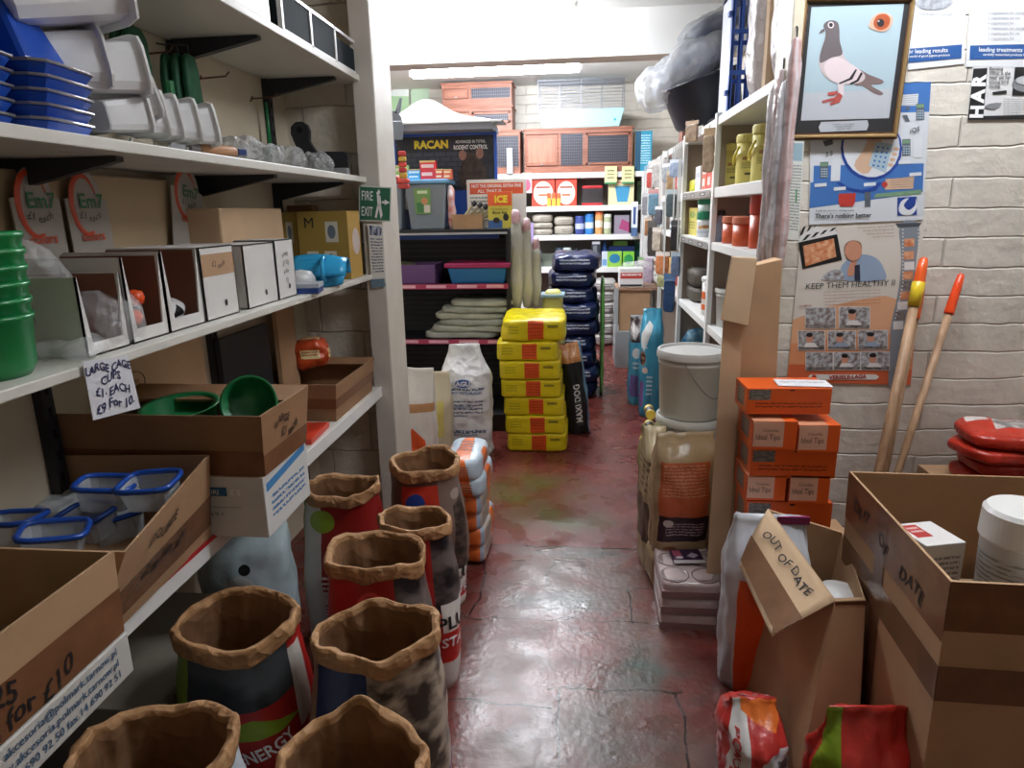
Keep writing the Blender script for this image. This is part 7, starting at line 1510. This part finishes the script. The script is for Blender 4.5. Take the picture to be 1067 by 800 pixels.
b = MB(); b.lathe([(.05, 0), (.056, .01), (.056, .05), (.05, .06), (.001, .062)], n=24); tag(b.build('tub', WHITE, smooth=True, loc=(.76, 1.84, .40)), 'white tub top showing inside the crushed carton', 'tub')
# big carton: left far top, left near top
LF = at(885, 491, Y=1.96); LN = at(992, 606, Y=1.36); zt_ = (LF.z+LN.z)/2
LF = at(885, 491, Z=.78); LN = at(991, 606, Z=.78)
z_t = .78
bl_f = at(864, 716, Y=LF.y+.02)
w_ = .56; dx_ = V((.998, -.03, 0)).normalized()
tp = [LN, LN+dx_*w_, LF+dx_*w_, LF]
bb_ = [V((LN.x+.008, LN.y+.0, .05)), LN+dx_*(w_-.01)+V((0, .0, .05-z_t)), LF+dx_*(w_-.01)+V((0, 0, .05-z_t)), V((bl_f.x, LF.y+.01, .05))]
bigc = open_carton('carton', 'big open carton crossed with brown tape, marked OUT OF DATE', bb_, tp, [CARD, CARD2], th=.007,
    tape=[(3, .60, .72, TAPE2), (0, .60, .72, TAPE2), (3, .80, 1.0, TAPE), (0, .84, 1.0, TAPE)],
    texts=[(3, 'OUT', .20, .90, .038, INK, -.12, 1), (3, 'OF', .46, .88, .036, INK, -.2, 1), (3, 'DATE', .74, .86, .036, INK, -.12, 1)])
O_ = bigc.location
TT = [p-O_ for p in (tp[3], tp[0])]; BB = [p-O_ for p in (bb_[3], bb_[0])]
nn_ = (TT[1]-TT[0]).cross((TT[0]-BB[0])+(TT[1]-BB[1])).normalized()*.0018
f_ = lambda u, v: BB[0].lerp(BB[1], u).lerp(TT[0].lerp(TT[1], u), v)+nn_
MB().grid(lambda u, v: f_(.38+.10*u+.03*(1-v), v*.99), 4, 8).build('tape', TAPE2, bigc)
# things in the big carton
t = thing('medicine_box', 'white carton with a red square standing in the big open carton', 'box', (at(963, 560, Y=1.62).x+.03, 1.66, .50), .25)
MB().box(-.055, .055, -.06, .06, 0, .235, ms=[0, 0, 0, 0, 1, 0]).build('box_body', [pm('white_med_print', 'd2d0cd', [('l', .1, .1, .9, .85, '8a8886', 12)], .5), pm('white_med_top', 'dad8d6', [('r', .1, .35, .5, .9, 'b02a26'), ('l', .15, .5, .45, .8, 'e0c8c4', 2)], .5)], t, bevel=.002)
t = thing('supplement_tub', 'large white tub with fine print standing in the big carton', 'tub', (1.06, 1.58, .57)); 
MB().lathe([(.070, 0), (.075, .006), (.078, .03), (.084, .19), (.086, .20), (.075, .205)], n=48).build('tub_body', mat('tub_translucent', 'ced0d0', .3), t, smooth=True)
MB().lathe([(.0785, .04), (.0835, .165)], n=48, caps=False).build('paper_label', pm('tub_print', 'c6c8c8', [('l', 0, .05, 1, .95, '909494', 9)], .4), t, smooth=True)
MB().lathe([(.088, .195), (.090, .2), (.088, .265), (.080, .275), (.001, .275)], n=48).build('lid', mat('tub_lid_white', 'e2e2e0', .3), t, smooth=False)
t = thing('medicine_box', 'small white box lettered Q below the large white tub', 'box', (1.04, 1.44, .60), .2); MB().box(-.045, .045, -.04, .04, 0, .10).build('box_body', mat('small_white_box', 'd6d6d4', .5), t, bevel=.002); MB().text('Q3', plane_fn((-.0, -.041, .07), XP, ZP), .026, 0, hand=1).build('print', INK, t)
b = MB(); b.box(-.23, .23, -.25, .25, 0, .42); b.build('carton_filling', mat('inner_carton', '8c7258', .8), bigc).location = V((LN.x+.30, 1.62, .07))-O_
# red packets on a crate against the bricks
RPK = pm('red_packet_top', 'b8301c', [('p', [(.3, .35), (.75, .45), (.95, .8), (.4, .85)], ('c8c0bc', '7a7674', 8)), ('r', .05, .7, .35, .95, 'd8d0cc')], .3, (16, .6, .015)); RPS = mat('red_packet', 'b22c1c', .3, (10, .15), (18, .7, .015))
for i, (dx, dy, rz, lab) in enumerate(((.02, 0, .05, 'lowest red packet of the heap by the bricks'), (.03, .0, -.08, 'third red packet from the top of the heap by the bricks'), (-.01, -.01, .1, 'second red packet from the top of the heap by the bricks'), (.0, -.01, -.12, 'top red packet with a grey picture, by the bricks'))):
    b = MB(); b.rbox(.32, .24, .062, 3.6, 16, .012, 9, 320+i, ms=[1, 1, 1, 1, 0, 1])
    tag(b.build('red_packet', [RPK, RPS], smooth=True, loc=(1.50+dx, 2.40+dy, .575+.052*i), rz=rz), lab, 'packet', 'red packets in a heap')
b = MB(); b.box(-.2, .3, -.14, .16, 0, .575); tag(b.build('carton', CARD, loc=(1.50, 2.41, 0)), 'brown carton under the red packets behind the big open one', 'carton')
# red and white sacks at the bottom
RW = pm('red_white_sack_print', 'b3322c', [('r', .32, 0, .44, 1, 'd0cecb'), ('e', .62, .55, .12, .16, 'c2c4c8'), ('r', .58, .48, .66, .62, '6a6c72'), ('p', [(.4, .9), (.6, .8), (.7, 1), (.4, 1)], 'd8702c')], .3, (14, .5, .015))
t = closed_sack('feed_sack', 'red and white sack slumped at the foot of the crushed carton', (.478, 1.61, 0), .155, .26, .26, RW, 330, .0, top=.35, fl=-.2, amp=.02, texts=[('POMODORITY', .375, .42, .026, mat('red_letters2', 'a8241f', .4), PI/2*-1, .2)])
RG = pm('red_green_sack_print', 'b02a22', [('r', .28, 0, .40, 1, '7c9a24'), ('p', [(.33, .35), (.42, .3), (.42, .5)], 'd0cfca')], .3, (14, .5, .015))
t = closed_sack('feed_sack', 'red sack with a lime green stripe wedged between the two cartons', (.675, 1.44, 0), .22, .15, .385, RG, 332, .1, top=.40, fl=-.1, amp=.02, ry=.05)
